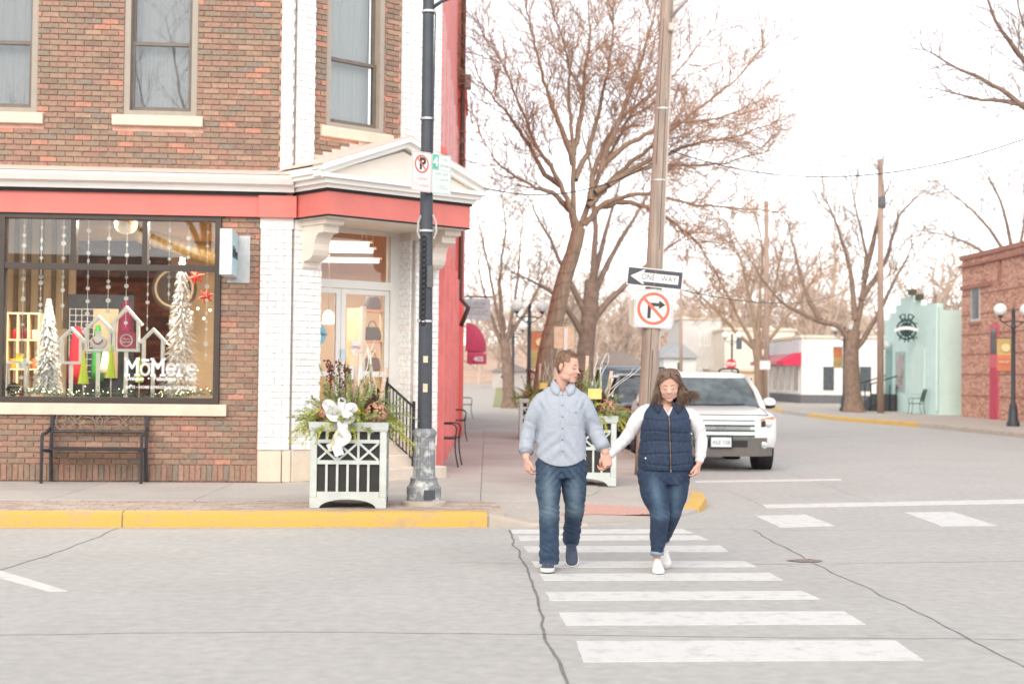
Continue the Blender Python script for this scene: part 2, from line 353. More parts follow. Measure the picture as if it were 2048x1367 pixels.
# brick paver band along the kerb
b = MB(); rng = random.Random(9)
p0 = Vector(off(1, .18, 0)); p1 = Vector(off(4, .18, 0)); L_ = (p1 - p0).length; ex = (p1 - p0).normalized(); ey = Vector((-ex.y, ex.x, 0))
for r in range(10):
    x = -.1 * (r % 2)
    while x < L_ + .3:
        zz = .147 + rng.uniform(0, .004); c0 = p0 + ex * x + ey * (r * .109); R = Matrix((ex, ey, Vector((0, 0, 1)))).transposed()
        b.box(c0 + ex * .1 + ey * .05 + Vector((0, 0, zz - .02)), (.199, .101, .04), R=R); x += .207
stuff(b.build('paver', brickmat('paver_brick', [(ph(206, 186, 174, 1.4), 3), (ph(200, 176, 164, 1.4), 3), (ph(212, 196, 184, 1.4), 2), (ph(192, 170, 160, 1.4), 1)], True), pavement))
# tactile pad on the ramp
from mathutils.bvhtree import BVHTree
_pb = BVHTree.FromPolygons([v.co.copy() for v in pavement.data.vertices], [tuple(p.vertices) for p in pavement.data.polygons])
b = MB(); rr = []; A_, B_, C_, D2 = Vector((.55, 15.2)), Vector((1.55, 15.55)), Vector((1.75, 16.15)), Vector((.75, 15.95))
for i in range(13):
    for j in range(13):
        p = A_.lerp(B_, i / 12).lerp(D2.lerp(C_, i / 12), j / 12); h = _pb.ray_cast(Vector((p.x, p.y, 2)), Vector((0, 0, -1))); rr.append((p.x, p.y, max(h[0].z + .005, .05)))
b.add(rr, [(i * 13 + j, i * 13 + j + 1, (i + 1) * 13 + j + 1, (i + 1) * 13 + j) for i in range(12) for j in range(12)])
for x, y, z in list(rr): b.box((x, y, z + .002), (.022, .022, .006))
stuff(b.build('tactile_pad', mat('tactile_pink', ph(232, 186, 174, 1.42), .8, scale=40, var=.08), pavement))
# ---- far side pavement (right) with bulb-out kerb
KR = [(14.6, 12), (14.1, 30), (13.9, 38.7), (13.3, 46.4), (12.1, 51.8), (11.9, 57), (11.8, 62), (12.6, 68), (12.4, 76), (11.6, 78), (10.8, 120), (9.5, 230)]
b = MB(); b.prism([(x, y) for x, y in KR] + [(60, 230), (60, 12)], -.05, .14, 'z'); pr = struct(b.build('pavement', M_conc))
def kerb_r(pts, m):
    b = MB(); P = [Vector((*p, 0)) for p in pts]; rings = []
    for i, p in enumerate(P):
        d = (P[min(i + 1, len(P) - 1)] - P[max(i - 1, 0)]).normalized(); q = Vector((d.y, -d.x, 0)); rings.append([p + q * a + Vector((0, 0, z)) for a, z in ((-.03, -.02), (-.02, .12), (0, .152), (.16, .152), (.16, .0))])
    b.loft(rings); b.build('kerb', m, pr)
kerb_r(KR[1:4], MATS['kerb_concrete']); kerb_r([KR[3], KR[4], KR[5]], M_yell); kerb_r([KR[6], KR[7], KR[8]], M_yell)
# grass verge far down the left pavement
b = MB(); b.prism([(-.8, 62), (.9, 62), (.2, 150), (-1.6, 150)], .1, .165, 'z'); 
vg = b.build('grass', mat('lawn', ph(170, 170, 120, 1.4), .95, var=.25, scale=3, bump=.8), None); struct(vg)
# ---- unseen row added behind the photographer: blocks light, height set for reflections in glass
M_opp = mat('opposite_brick', ph(150, 110, 96, 1.2), .9, var=.2, scale=3); M_og = mat('opposite_glass', (.03, .035, .04), .1, var=.1)
for k, (x0, x1, h) in enumerate(((-44, -19, 5.6), (-18.98, 3, 5.3), (3.02, 30, 5.9))):
    t_ = thing('brick_building', ('added one-storey brick block across the street, unseen behind the photographer, %s of the row' % ('left end', 'middle', 'right end')[k]), 'building', ((x0 + x1) / 2, -13, 0)); w_ = x1 - x0
    b = MB(); b.bx(-w_ / 2, w_ / 2, -9, 0, 0, h); b.build('wall', M_opp, t_)
    b = MB(); b.bx(-w_ / 2, w_ / 2, .0, .3, h - .6, h + .1); b.build('cornice', MATS['sidewalk_concrete'], t_)
    n_ = int(w_ / 3)
    for i in range(n_):
        x = -w_ / 2 + (i + .5) * w_ / n_
        b = MB(); b.bx(x - 1.2, x + 1.2, .0, .05, .8, 3.4); b.build('shop_window', M_og, t_)
# ================================================================== corner shop
FA = rad(4.5); O = hitz(515, 962, .155)
fe = Vector((math.cos(FA), math.sin(FA), 0)); fn = Vector((math.sin(FA), -math.cos(FA), 0))
def fac(px, py, w=0.0):
    p = hitp(px, py, O + fn * w, fn) - O; return p.dot(fe), p.z + O.z
shop = thing('corner_shop', 'two-storey brown brick corner shop with white glazed brick corner and coral fascia', 'building', (O.x, O.y, 0), FA)
CA = rad(42) - FA; XA = .40
Mc = Matrix.Translation((XA, 0, 0)) @ Matrix.Rotation(CA, 4, 'Z')           # chamfer frame: x along, -y outward
def chp(px, py, w=0.0):
    W = Matrix.Translation((O.x, O.y, 0)) @ Matrix.Rotation(FA, 4, 'Z') @ Mc
    n_ = (W.to_3x3() @ Vector((0, -1, 0))); p = hitp(px, py, W @ Vector((0, -w, 0)), n_); q = W.inverted() @ p; return q.x, q.z
CL = 2.37
BR = [(ph(162, 131, 114, 1.14), 5), (ph(152, 132, 115, 1.14), 4), (ph(168, 132, 116, 1.14), 5), (ph(146, 122, 108, 1.14), 3), (ph(194, 140, 120, 1.14), 1.5), (ph(164, 138, 118, 1.14), 4), (ph(146, 132, 120, 1.14), 2), (ph(176, 145, 126, 1.14), 2)]
M_brick = brickmat('brick', BR, False); M_brickJ = brickmat('brick_joined', BR, True)
WB = [(ph(252, 249, 246, 1.12), 5), (ph(248, 243, 240, 1.12), 3), (ph(252, 250, 248, 1.12), 3)]
M_gb = brickmat('glazed_brick', WB, False, bump=.08, rough=.35); M_gbJ = brickmat('glazed_brick_joined', WB, True, bump=.08, rough=.35)
M_mort = mat('mortar', ph(226, 182, 162, .98), .95, var=.12, scale=6); M_gm = mat('grey_mortar', ph(205, 196, 194, 1.2), .95)
M_stone = mat('limestone', ph(232, 216, 196, 1.15), .85, var=.07, scale=4, bump=.25, bscale=40, fine=.05)
M_white = mat('white_trim', ph(250, 247, 242, 1.12), .55, var=.03, scale=3)
M_cream = mat('cream_trim', ph(238, 226, 214, 1.12), .6, var=.04, scale=3)
M_coral = mat('coral_paint', ph(246, 138, 128, 1.38), .55, var=.05, scale=2.5)
M_pinkroof = mat('weathered_flashing', ph(236, 208, 196, 1.1), .6, var=.06, scale=5, stretch=(1, 6, 1))
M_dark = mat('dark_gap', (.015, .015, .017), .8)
M_bronze = mat('bronze_frame', ph(72, 64, 60, 1.0), .45, var=.08, metal=.2)
M_taupe = mat('taupe_frame', ph(172, 160, 148, 1.1), .6, var=.05)
x_wr, _ = fac(441, 620); x_wl, _ = fac(1, 620); z_wb = fac(250, 806)[1]; z_wt = fac(250, 431)[1]; z_sill = fac(250, 830)[1]
z_f0 = fac(260, 430)[1]; z_f1 = fac(260, 380)[1]; z_c1 = fac(260, 340)[1] - .02
TOP = 7.0; XL = -4.6
w2l, w2b = fac(247, 232); w2r, _ = fac(396, 100); w2t = 7.9
w1r, w1b = fac(74, 228)
def fill(rects, ch, bl, jt, M, y0, dep, bond=.5, vert=False):
    out = []
    for x0, x1, z0, z1, holes in rects:
        z = z0; r = 0
        if vert:
            x = x0
            while x < x1 - .01: out.append((x, min(x + ch, x1) - jt, z0, z1 - jt)); x += ch
            continue
        while z < z1 - .01:
            zt = min(z + ch, z1) - jt; x = x0 - (bl * bond if r % 2 else 0)
            while x < x1 - .004:
                segs = [(max(x, x0), min(x + bl, x1) - jt)]
                for hx0, hx1, hz0, hz1 in holes:
                    if zt > hz0 and z < hz1 - .02:
                        ns = []
                        for a, c in segs:
                            if c <= hx0 or a >= hx1: ns.append((a, c))
                            else:
                                if a < hx0: ns.append((a, hx0 - .004))
                                if c > hx1: ns.append((hx1 + .004, c))
                        segs = ns
                for a, c in segs:
                    if c - a > .02: out.append((a, c, z, zt))
                x += bl
            z += ch; r += 1
    return out
def lay(bricks, M, y0, dep, nind, name, mi, mj, parent, jit=.002, seed=1):
    rng = random.Random(seed); cache = {}; J = MB()
    for k, (a, c, z0, z1) in enumerate(bricks):
        wv, hv = round(c - a, 3), round(z1 - z0, 3); dy = rng.uniform(-jit, jit); cen = Vector(((a + c) / 2, y0 - dep / 2 + .002 + dy, (z0 + z1) / 2))
        if k < nind:
            if (wv, hv) not in cache: q = MB(); q.cbox((0, 0, 0), (wv, dep, hv), .0025); cache[(wv, hv)] = q.mesh(name, mi)
            o = link(name, cache[(wv, hv)], parent); o.matrix_local = M @ Matrix.Translation(cen)
        else: J.cbox(cen, (wv, dep, hv), .0025, M)
    if J.v: stuff(J.build(name, mj, parent))
I4 = Matrix.Identity(4); CH, BL, JT = .0708, .2135, .0105
sol = .155 + .212
low = fill([(XL, -.005, sol, z_sill, []), (x_wr + .005, -.005, z_sill, z_f0, [(x_wr, x_wr + .105, z_sill, z_wb + .004)])], CH, BL, JT, I4, 0, .03)
sold = fill([(XL, -.005, .158, sol, [])], CH, BL, JT, I4, 0, .03, vert=True)
sl2 = (w2l - .135, w2r + .085, w2b - .13, w2b + .01); sl1 = (XL, w1r + .09, w1b - .135, w1b + .01)
upx1 = fac(563, 150)[0]
upp = fill([(XL, upx1, z_c1 + .03, TOP, [(w2l, w2r, w2b, w2t), (XL - 1, w1r, w1b, w2t), sl2, sl1])], CH, BL, JT, I4, 0, .03)
sel = [b_ for b_ in low if b_[1] > -3.75] + [b_ for b_ in sold if b_[1] > -3.3]
rest = [b_ for b_ in upp if b_[1] > -3.3 and b_[2] < 6.3]; others = [b_ for b_ in low + sold + upp if b_ not in set(sel) and b_ not in set(rest)]
# chamfer wall, upper storey
cwl, cwb = chp(650, 250); cwr, _ = chp(764, 260); cwb = chp(705, 262)[1]; cwr += .02
q1 = chp(626, 150)[0]; q2 = chp(800, 150)[0]
csl = (cwl - .09, cwr + .13, cwb - .14, cwb + .01)
chb = fill([(q1 + .005, q2 - .005, 3.95, TOP, [(cwl, cwr, cwb, 9), csl])], CH, BL, JT, Mc, 0, .03)
lay(sel + rest + others, I4, 0, .03, 300, 'brick', M_brick, M_brickJ, shop)
lay(chb, Mc, 0, .03, 0, 'brick', M_brick, M_brickJ, shop, seed=3)
# glazed bricks
GH, GL, GJ = .0825, .2, .0045; z_g0 = .56; z_g1 = z_f0 - .14
s_op0, s_op1 = chp(636, 700)[0], chp(825, 700)[0]
gA = fill([(.0, XA - .004, z_g0, z_g1, [])], GH, GL, GJ, I4, 0, .05)
gB = fill([(.004, s_op0, z_g0, z_g1, [])], GH, GL, GJ, Mc, 0, .05)
gC = fill([(s_op1, CL, z_g0, z_g1, [])], GH, GL, GJ, Mc, 0, .05)
gD = fill([(.004, q1, z_c1 - .1, TOP, [])], GH, .13, GJ, Mc, 0, .05)
gE = fill([(q2, CL, z_c1 - .1, TOP, [])], GH, .13, GJ, Mc, 0, .05)
gF = fill([(upx1 + .006, XA - .004, z_c1 - .1, TOP, [])], GH, .15, GJ, I4, 0, .05)
lay(gA, I4, -.03, .04, 80, 'glazed_brick', M_gb, M_gbJ, shop, .0006); lay(gB, Mc, -.03, .04, 90, 'glazed_brick', M_gb, M_gbJ, shop, .0006, 2)
lay(gC, Mc, -.03, .04, 60, 'glazed_brick', M_gb, M_gbJ, shop, .0006, 3)
lay(gD + gE, Mc, -.03, .04, 70, 'glazed_brick', M_gb, M_gbJ, shop, .0006, 4); lay(gF, I4, -.03, .04, 0, 'glazed_brick', M_gb, M_gbJ, shop, .0006, 5)
# reveal return of the right pier (faces the door)
Mr = Mc @ Matrix.Translation((s_op1, 0, 0)) @ Matrix.Rotation(-PI / 2, 4, 'Z')
gR = fill([(-.36, -.03, z_g0 + .1, z_g1, [])], GH, .165, GJ, Mr, 0, .03)
lay(gR, Mr, -.0, .03, 0, 'glazed_brick', M_gb, M_gbJ, shop, .0006, 6)
# wall cores (mortar shows in the joints)
b = MB()
b.bx(XL, -.003, -.004, .3, .15, z_sill - .002); b.bx(x_wr + .003, -.003, -.004, .3, z_sill, z_f0); b.bx(XL, upx1, -.004, .3, z_c1 - .2, w2b - .02)
b.bx(w1r + .003, w2l - .003, -.004, .3, w2b - .02, TOP); b.bx(w2r + .003, upx1, -.004, .3, w2b - .02, TOP); b.bx(XL, w1r + .003, -.0035, .3, w2b - .02, w1b - .02)
b.bx(q1, q2, -.004, .3, 3.6, cwb - .02, Mc); b.bx(q1, cwl - .003, -.004, .3, cwb - .02, TOP, Mc); b.bx(cwr + .003, q2, -.004, .3, cwb - .02, TOP, Mc)
b.build('wall', M_mort, shop)
b = MB()
b.prism([(.002, -.03), (XA - .002, -.03), (XA + .05, .3), (.002, .3)], .5, z_f0, 'z'); b.bx(.0, s_op0 - .003, -.03, .35, .5, z_f0, Mc); b.bx(s_op1 + .003, CL - .003, -.03, .35, .5, z_f0, Mc)
b.bx(upx1 + .004, XA - .003, -.03, .3, z_f0, TOP); b.bx(.0, q1 - .003, -.03, .35, z_f0, TOP, Mc); b.bx(q2 + .003, CL - .003, -.03, .35, z_f0, TOP, Mc)
b.build('pier_core', M_gm, shop)
# stone bases and pier caps
for k, (x0, x1, M) in enumerate([(-.005, .30, I4), (.305, XA + .02, I4), (.0, s_op0 + .02, Mc), (s_op1 - .02, CL, Mc)]):
    q = MB(); q.cbox(((x0 + x1) / 2, .1, .352), (x1 - x0 - .006, .3 + (.004 * k), .41), .008, M); q.build('base_stone', M_stone, shop)
for (x0, x1, M) in [(-.01, XA + .01, I4), (.0, s_op0 + .01, Mc), (s_op1 - .01, CL, Mc)]:
    q = MB(); q.bx(x0, x1, -.06, .2, z_g1 - .003, z_f0 + .004, M); q.build('pier_cap', M_white, shop)
# sills
for (x0, x1, z0, z1, _p) in [(*sl2, 0), (*sl1, 0)]:
    q = MB(); q.cbox(((x0 + x1) / 2, .02, (z0 + z1) / 2), (x1 - x0 - .004, .2, z1 - z0 - .006), .008); q.build('window_sill', M_stone, shop)
q = MB(); q.cbox(((csl[0] + csl[1]) / 2, .02, (csl[2] + csl[3]) / 2), (csl[1] - csl[0], .2, csl[3] - csl[2] - .006), .01, Mc); q.build('window_sill', M_stone, shop)
q = MB(); q.cbox(((XL + x_wr + .1) / 2, -.0, (z_sill + z_wb) / 2 - .002), (x_wr + .1 - XL, .16, z_wb - z_sill - .004), .006); q.build('window_sill', M_stone, shop)
# sash windows
M_curt = mat('net_curtain', ph(188, 184, 183, 1.3), .9, var=.05, scale=3, stretch=(9, 1, .35)); G_up = glass('upper_glass', (.9, .92, .92), .07); M_sash = mat('sash_brown', ph(120, 108, 98, 1.1), .5)
def sash(x0, x1, z0, z1, zm, M, par, cm=None):
    q = MB(); t = .075
    q.bx(x0, x0 + t, -.01, .2, z0, z1, M); q.bx(x1 - t, x1, -.01, .2, z0, z1, M); q.bx(x0 + t, x1 - t, -.01, .2, z0, z0 + t, M); fr = q.build('window', M_taupe, par)
    a0, a1 = x0 + t, x1 - t
    q = MB()
    for (za, zb, y) in ((z0 + t, zm + .025, .07), (zm - .02, z1, .11)):
        q.bx(a0, a0 + .045, y, y + .04, za, zb, M); q.bx(a1 - .045, a1, y, y + .04, za, zb, M); q.bx(a0 + .045, a1 - .045, y, y + .04, za, za + .06, M); q.bx(a0 + .045, a1 - .045, y, y + .04, zb - .04, zb, M)
    q.build('sash', M_sash, fr)
    for (za, zb, y) in ((z0 + t + .06, zm - .015, .09), (zm + .04, z1, .13)):
        q = MB(); q.bx(a0 + .045, a1 - .045, y, y + .004, za, zb, M); q.build('pane', G_up, fr)
    q = MB(); n = 40; pts = [(a0 + (a1 - a0) * i / n, .24 + .012 * math.sin(i * 1.9) + .008 * math.sin(i * .7)) for i in range(n + 1)]
    q.add([(x, y, z) for z in (z0 + .05, z1) for x, y in pts], [(i, i + 1, n + 2 + i, n + 1 + i) for i in range(n)], M); q.build('curtain', cm or M_curt, fr, smooth=True)
sash(w2l, w2r, w2b, 6.95, fac(320, 87)[1], I4, shop); sash(w1r - 1.0, w1r, w1b, 6.95, fac(30, 84)[1], I4, shop); sash(cwl, cwr, cwb, 6.95, chp(700, 122)[1], Mc, shop, mat('white_curtain', ph(226, 224, 222, 1.1), .9, var=.05, scale=3, stretch=(9, 9, .35)))  # chamfer curtain whitened in its colour to offset weaker light there
# cornice over the shop front
b = MB(); b.prism([(.0, z_f1 - .005), (-.16, z_f1 - .005), (-.18, z_f1 + .06), (-.26, z_f1 + .08), (-.30, z_f1 + .15), (-.31, z_f1 + .19), (.0, z_f1 + .195)], XL, .42, 'x'); b.build('cornice', M_white, shop)
b = MB(); b.prism([(-.0, z_f1 + .198), (-.32, z_f1 + .195), (-.32, z_f1 + .205), (-.02, z_c1 + .05), (.0, z_c1 + .05)], XL, .425, 'x'); b.build('flashing', M_pinkroof, shop)
b = MB(); b.bx(XL, .3, -.13, .0, z_f1 - .045, z_f1 - .006); b.build('shadow_gap', M_dark, shop)  # solid dark strip stands in for the shade under the cornice
xj = fac(519, 400)[0]
b = MB(); b.bx(XL, xj, -.09, .15, z_f0, z_f1 - .046); b.bx(xj + .003, XA + .05, -.13, .15, z_f0 - .004, z_f1 - .047); b.build('fascia', M_coral, shop)
b = MB(); b.bx(XL, x_wr + .05, -.085, .0, z_wt, z_f0 - .003); b.build('head_trim', M_bronze, shop)
# entrance canopy
PW, CE = .78, 2.31
b = MB(); b.bx(.0, CE, -PW, .0, z_f0, z_f1 - .03, Mc); b.build('canopy_fascia', M_coral, shop)
b = MB(); b.bx(-.02, CE + .02, -PW - .025, .0, z_f1 - .029, z_f1 + .004, Mc); b.bx(-.004, CE + .004, -PW - .006, .0, z_f0 - .02, z_f0 - .002, Mc); b.build('shadow_gap', M_dark, shop)  # dark strips stand in for shade above and below the canopy fascia
b = MB(); b.bx(.02, CE - .02, -PW + .02, .32, z_f0 - .032, z_f0 - .021, Mc); b.build('soffit', M_cream, shop)
zt0 = z_f1 + .005
b = MB()
for (ov, za, zb) in ((.05, zt0, zt0 + .05), (.11, zt0 + .05, zt0 + .11), (.17, zt0 + .11, zt0 + .16)): b.bx(-ov, CE + ov, -PW - ov, .0, za, zb, Mc)
b.build('canopy_cornice', M_white, shop)
zb_, mid, rise = zt0 + .162, CE / 2, .46
b = MB(); b.prism([(-.1, zb_), (CE + .1, zb_), (mid, zb_ + rise * .9)], -PW - .02, .0, 'y', Mc); b.build('tympanum', M_cream, shop)
b = MB()
for sgn in (-1, 1):
    xe = mid + sgn * (mid + .2)
    for (t0_, t1_, y0_) in ((.0, .07, -PW - .10), (.07, .13, -PW - .17)):
        b.prism([(xe, zb_ + t0_ - .04), (xe, zb_ + t1_ - .02), (mid, zb_ + rise + t1_), (mid, zb_ + rise + t0_)], y0_, -PW + .05, 'y', Mc)
b.build('raking_cornice', M_white, shop)
b = MB()
for sgn in (-1, 1):
    xe = mid + sgn * (mid + .22); b.prism([(xe, zb_ + .10), (xe, zb_ + .115), (mid, zb_ + rise + .146), (mid, zb_ + rise + .131)], -PW - .175, .02, 'y', Mc)
b.build('canopy_roof', M_pinkroof, shop)
b = MB(); b.prism([(-.2, zb_ - .002), (CE + .2, zb_ - .002), (CE + .2, zb_ + .085), (mid, zb_ + rise + .12), (-.2, zb_ + .085)], -PW + .06, .01, 'y', Mc); b.build('roof_core', M_white, shop)
rng = random.Random(6)
b = MB()
for k in range(9):
    x = .08 + k * .14; b.box((x, -.02, zb_ + .17 + rise * min(1, x / mid) * .92), (.15, .03, .13), Mc)
b.build('step_flashing', M_pinkroof, shop)
prof = [(.0, 0), (-.60, 0), (-.60, -.075), (-.53, -.08), (-.53, -.165), (-.43, -.175), (-.37, -.22), (-.335, -.30), (-.33, -.38), (-.30, -.45), (-.25, -.49), (-.18, -.51), (-.12, -.515), (-.10, -.53), (-.10, -.585), (.0, -.67)]
for s0 in (.10, 2.03):
    b = MB(); b.prism([(y, z_f0 - .034 + z) for y, z in prof], s0, s0 + .24, 'x', Mc); b.bx(s0 - .02, s0 + .26, -.62, -.0, z_f0 - .1, z_f0 - .0335, Mc); b.build('corbel', M_cream, shop)
# shop window
G_shop = glass('shop_glass', (.97, .98, .97), .045)
yf = .03; xm1, xm2 = fac(148, 480)[0], fac(291, 480)[0]; z_tr = fac(220, 534)[1]; t = .075
b = MB(); b.bx(x_wl - .03, x_wl + .05, -.06, .12, z_wb, z_wt); b.bx(x_wr - t, x_wr, -.06, .12, z_wb, z_wt); b.bx(x_wl + .05, x_wr - t, -.06, .12, z_wb, z_wb + .075); b.bx(x_wl + .05, x_wr - t, -.06, .12, z_wt - .055, z_wt - .002)
swin = b.build('shop_window', M_bronze, shop)
b = MB(); b.bx(x_wl + .05, x_wr - t, -.05, .1, z_tr - .037, z_tr + .037); b.build('transom', M_bronze, swin)
for xm in (xm1, xm2): b = MB(); b.bx(xm - .033, xm + .033, -.045, .1, z_tr + .037, z_wt - .055); b.build('mullion', M_bronze, swin)
for (a, c, z0, z1) in [(x_wl + .05, xm1 - .033, z_tr + .037, z_wt - .055), (xm1 + .033, xm2 - .033, z_tr + .037, z_wt - .055), (xm2 + .033, x_wr - t, z_tr + .037, z_wt - .055), (x_wl + .05, x_wr - t, z_wb + .075, z_tr - .037)]:
    b = MB(); b.bx(a, c, yf, yf + .006, z0, z1); b.build('pane', G_shop, swin)
# lettering on the glass: slab strokes
M_let = mat('white_vinyl', (.85, .85, .85), .5); M_let.node_tree.nodes['Principled BSDF'].inputs['Emission Strength'].default_value = 0
def strokes(paths, w_, x0, z0, sx_, sz_, y=.024, t_=.002):
    q = MB()
    for p in paths:
        P = [Vector((x0 + a * sx_, y, z0 + c * sz_)) for a, c in p]
        for a, c in zip(P, P[1:]):
            d = (c - a).normalized(); n_ = Vector((-d.z, 0, d.x)) * w_ / 2; e = d * w_ * .3
            q.add([a - e + n_, a - e - n_, c + e - n_, c + e + n_], [(0, 1, 2, 3)])
    return q
def ell(cx, cz, rx, rz, a0, a1, n=18): return [(cx + rx * math.cos(rad(a0 + (a1 - a0) * i / n)), cz + rz * math.sin(rad(a0 + (a1 - a0) * i / n))) for i in range(n + 1)]
def gM(o): return [[(o + .06, 0), (o + .06, 1), (o + .4, .42), (o + .74, 1), (o + .74, 0)], [(o - .06, 0), (o + .2, 0)], [(o + .6, 0), (o + .86, 0)], [(o - .06, 1), (o + .1, 1)], [(o + .7, 1), (o + .86, 1)]]
def ge(o): return [[(o + .06, .38), (o + .6, .38)] + ell(o + .33, .36, .28, .34, 5, 320)]
def gr(o): return [[(o + .12, 0), (o + .12, .66)], [(o, 0), (o + .34, 0)], [(o, .66), (o + .14, .66)], ell(o + .36, .42, .24, .24, 180, 40)]
PT = gM(0) + [ell(1.27, .35, .28, .34, 0, 360), [(1.06, .92), (1.48, .92)]] + gM(1.72) + ge(2.68) + gr(3.42) + ge(4.06)
lx0, lz0 = fac(252, 749, -.024); lx1, _ = fac(393, 749, -.024); lzt = fac(252, 717, -.024)[1]
strokes(PT, .030, lx0, lz0, (lx1 - lx0) / 4.72, lzt - lz0).build('lettering', M_let, swin)
def put_text(body, size, m, px, py, w_, par, name='lettering', bold=.0, fit=None, frame=None, align='CENTER', shear=0, space=1.0):
    me = text_mesh(name, body, size, m, .001, bold, align, shear=shear, space=space); xs_ = [v.co.x for v in me.vertices]
    if fit: k = fit / (max(xs_) - min(xs_)); cx = (max(xs_) + min(xs_)) / 2 if align == 'CENTER' else min(xs_)
    else: k = 1; cx = 0
    for v in me.vertices: v.co.x = (v.co.x - cx) * k
    o = link(name, me, par); x, z = frame(px, py, w_) if frame else fac(px, py, w_); o.location = (x, -w_, z); return o
put_text('Unique  \u2022  Fabulous  \u2022  Fun!', .075, M_let, 322, 757, -.024, swin, bold=.0015, fit=lx1 - lx0)
put_text('GIFTS \u2022 HOME & PERSONAL ACCESSORIES', .05, M_let, 322, 774.5, -.024, swin, bold=.001, fit=lx1 - lx0)
# ---- door in the recess
M_alu = mat('pale_aluminium', ph(240, 236, 230, 1.15), .4, var=.03, metal=.15); G_door = glass('door_glass', (.98, .97, .95), .05)
dy = .34; zfl = .62; zdt, ztt = chp(700, 577, -dy)[1], z_f0 - .03
s0, s1 = s_op0 - .12, s_op1 - .02; xm_ = chp(679, 650, -dy)[0]
b = MB(); b.bx(s1 - .15, s1, dy - .05, dy + .06, zfl, ztt, Mc); b.bx(s0, s0 + .05, dy - .05, dy + .06, zfl, ztt, Mc); b.bx(s0 + .05, s1 - .15, dy - .05, dy + .06, zdt, zdt + .11, Mc); b.bx(s0 + .05, s1 - .15, dy - .05, dy + .06, ztt - .05, ztt, Mc)
dframe = b.build('door_frame', M_alu, shop)
b = MB(); b.bx(s0 + .05, s1 - .15, dy, dy + .006, zdt + .11, ztt - .05, Mc); b.build('pane', G_door, dframe)
for (a, c) in ((s0 + .055, xm_ - .003), (xm_ + .003, s1 - .155)):
    b = MB(); z0, z1 = zfl + .01, zdt - .006; r = .075
    b.bx(a, a + r, dy - .03, dy + .02, z0, z1, Mc); b.bx(c - r, c, dy - .03, dy + .02, z0, z1, Mc); b.bx(a + r, c - r, dy - .03, dy + .02, z1 - r * .9, z1, Mc); b.bx(a + r, c - r, dy - .03, dy + .02, z0, z0 + .2, Mc); b.bx(a + r, c - r, dy - .032, dy + .018, zfl + .88, zfl + .95, Mc)
    d_ = b.build('door', M_alu, shop)
    b = MB(); b.bx(a + r, c - r, dy - .008, dy - .002, z0 + .2, z1 - r * .9, Mc); b.build('pane', G_door, d_)
b = MB(); b.bx(s_op1 - .02, s_op1 + .02, .05, dy - .05, zfl, ztt, Mc); b.build('jamb_lining', M_cream, shop)
# steps
M_step = mat('step_stone', ph(232, 218, 204, 1.25), .85, var=.05, bump=.15)
for k, (w0, h) in enumerate(((.02, .62), (-.28, .465), (-.58, .31))):
    b = MB(); b.cbox((1.22, (w0 + .34) / 2 - .0, h / 2 + .07), (1.5 + .16 * k, .34 - w0 + .0 + .0, h - .14), .012, Mc); b.build('step', M_step, shop)
# railing beside the steps
M_iron = mat('black_iron', (.02, .02, .022), .45, var=.2)
rail = thing('handrail', 'black iron handrail with balusters beside the shop entrance steps', 'handrail', (O.x, O.y, 0), FA)
a = Vector((1.72, .25, 0)); c = Vector((1.72, -.36, 0))
zt_a, zt_c = 1.42, 1.10
b = MB(); b.tube([Mc @ (a + Vector((0, 0, .3))), Mc @ (a + Vector((0, 0, zt_a + .08)))], .022, 4); b.build('post', M_iron, rail); b = MB(); b.tube([Mc @ (c + Vector((0, 0, .15))), Mc @ (c + Vector((0, 0, zt_c + .08)))], .022, 4); b.build('post', M_iron, rail)
b = MB(); b.tube([Mc @ (a + Vector((0, 0, zt_a))), Mc @ (c + Vector((0, 0, zt_c)))], .02, 4); b.build('top_rail', M_iron, rail)
b = MB(); b.tube([Mc @ (a + Vector((0, 0, zt_a - .70))), Mc @ (c + Vector((0, 0, zt_c - .70)))], .014, 4); b.build('bottom_rail', M_iron, rail)
for k in range(1, 8):
    p = a.lerp(c, k / 8); z = zt_a + (zt_c - zt_a) * k / 8; b = MB(); b.tube([Mc @ (p + Vector((0, 0, z - .70))), Mc @ (p + Vector((0, 0, z)))], .009, 4); b.build('baluster', M_iron, rail)

# ---- side wall along the street, painted red
_b = Mc @ Vector((CL, 0, 0)); SDIR = Vector((math.cos(rad(91) - FA), math.sin(rad(91) - FA), 0)); SNRM = Vector((SDIR.y, -SDIR.x, 0))
Ms = Matrix(((SDIR.x, -SNRM.x, 0, _b.x), (SDIR.y, -SNRM.y, 0, _b.y), (0, 0, 1, 0), (0, 0, 0, 1)))      # x along the side wall, -y outward
M_redw = mat('red_painted_brick', ph(238, 146, 142, 1.05), .7, var=.08, scale=3, bump=.3, bscale=30)
b = MB(); b.bx(.0, 14.2, .0, .3, .1, 10.4, Ms); b.build('side_wall', M_redw, shop)
M_pk = mat('pink_panel', ph(244, 190, 186, 1.15), .6)
for k in range(5):
    x = 1.2 + k * 2.4; b = MB(); b.bx(x, x + 1.1, -.03, .05, 4.9, 6.9, Ms); wv = b.build('side_window', M_pk, shop); b = MB(); b.bx(x - .1, x + 1.2, -.09, .0, 4.78, 4.895, Ms); b.build('sill', M_redw, wv)
for k in range(5):
    x = .6 + k * 2.6; b = MB(); b.bx(x, x + .5, -.1, .0, .15, 3.6, Ms); b.build('pilaster', M_redw, shop)
for k in range(4):
    x = 1.3 + k * 2.6; b = MB(); b.bx(x, x + 1.7, -.02, .05, 1.0, 3.3, Ms); b.build('side_pane', M_pk, shop)

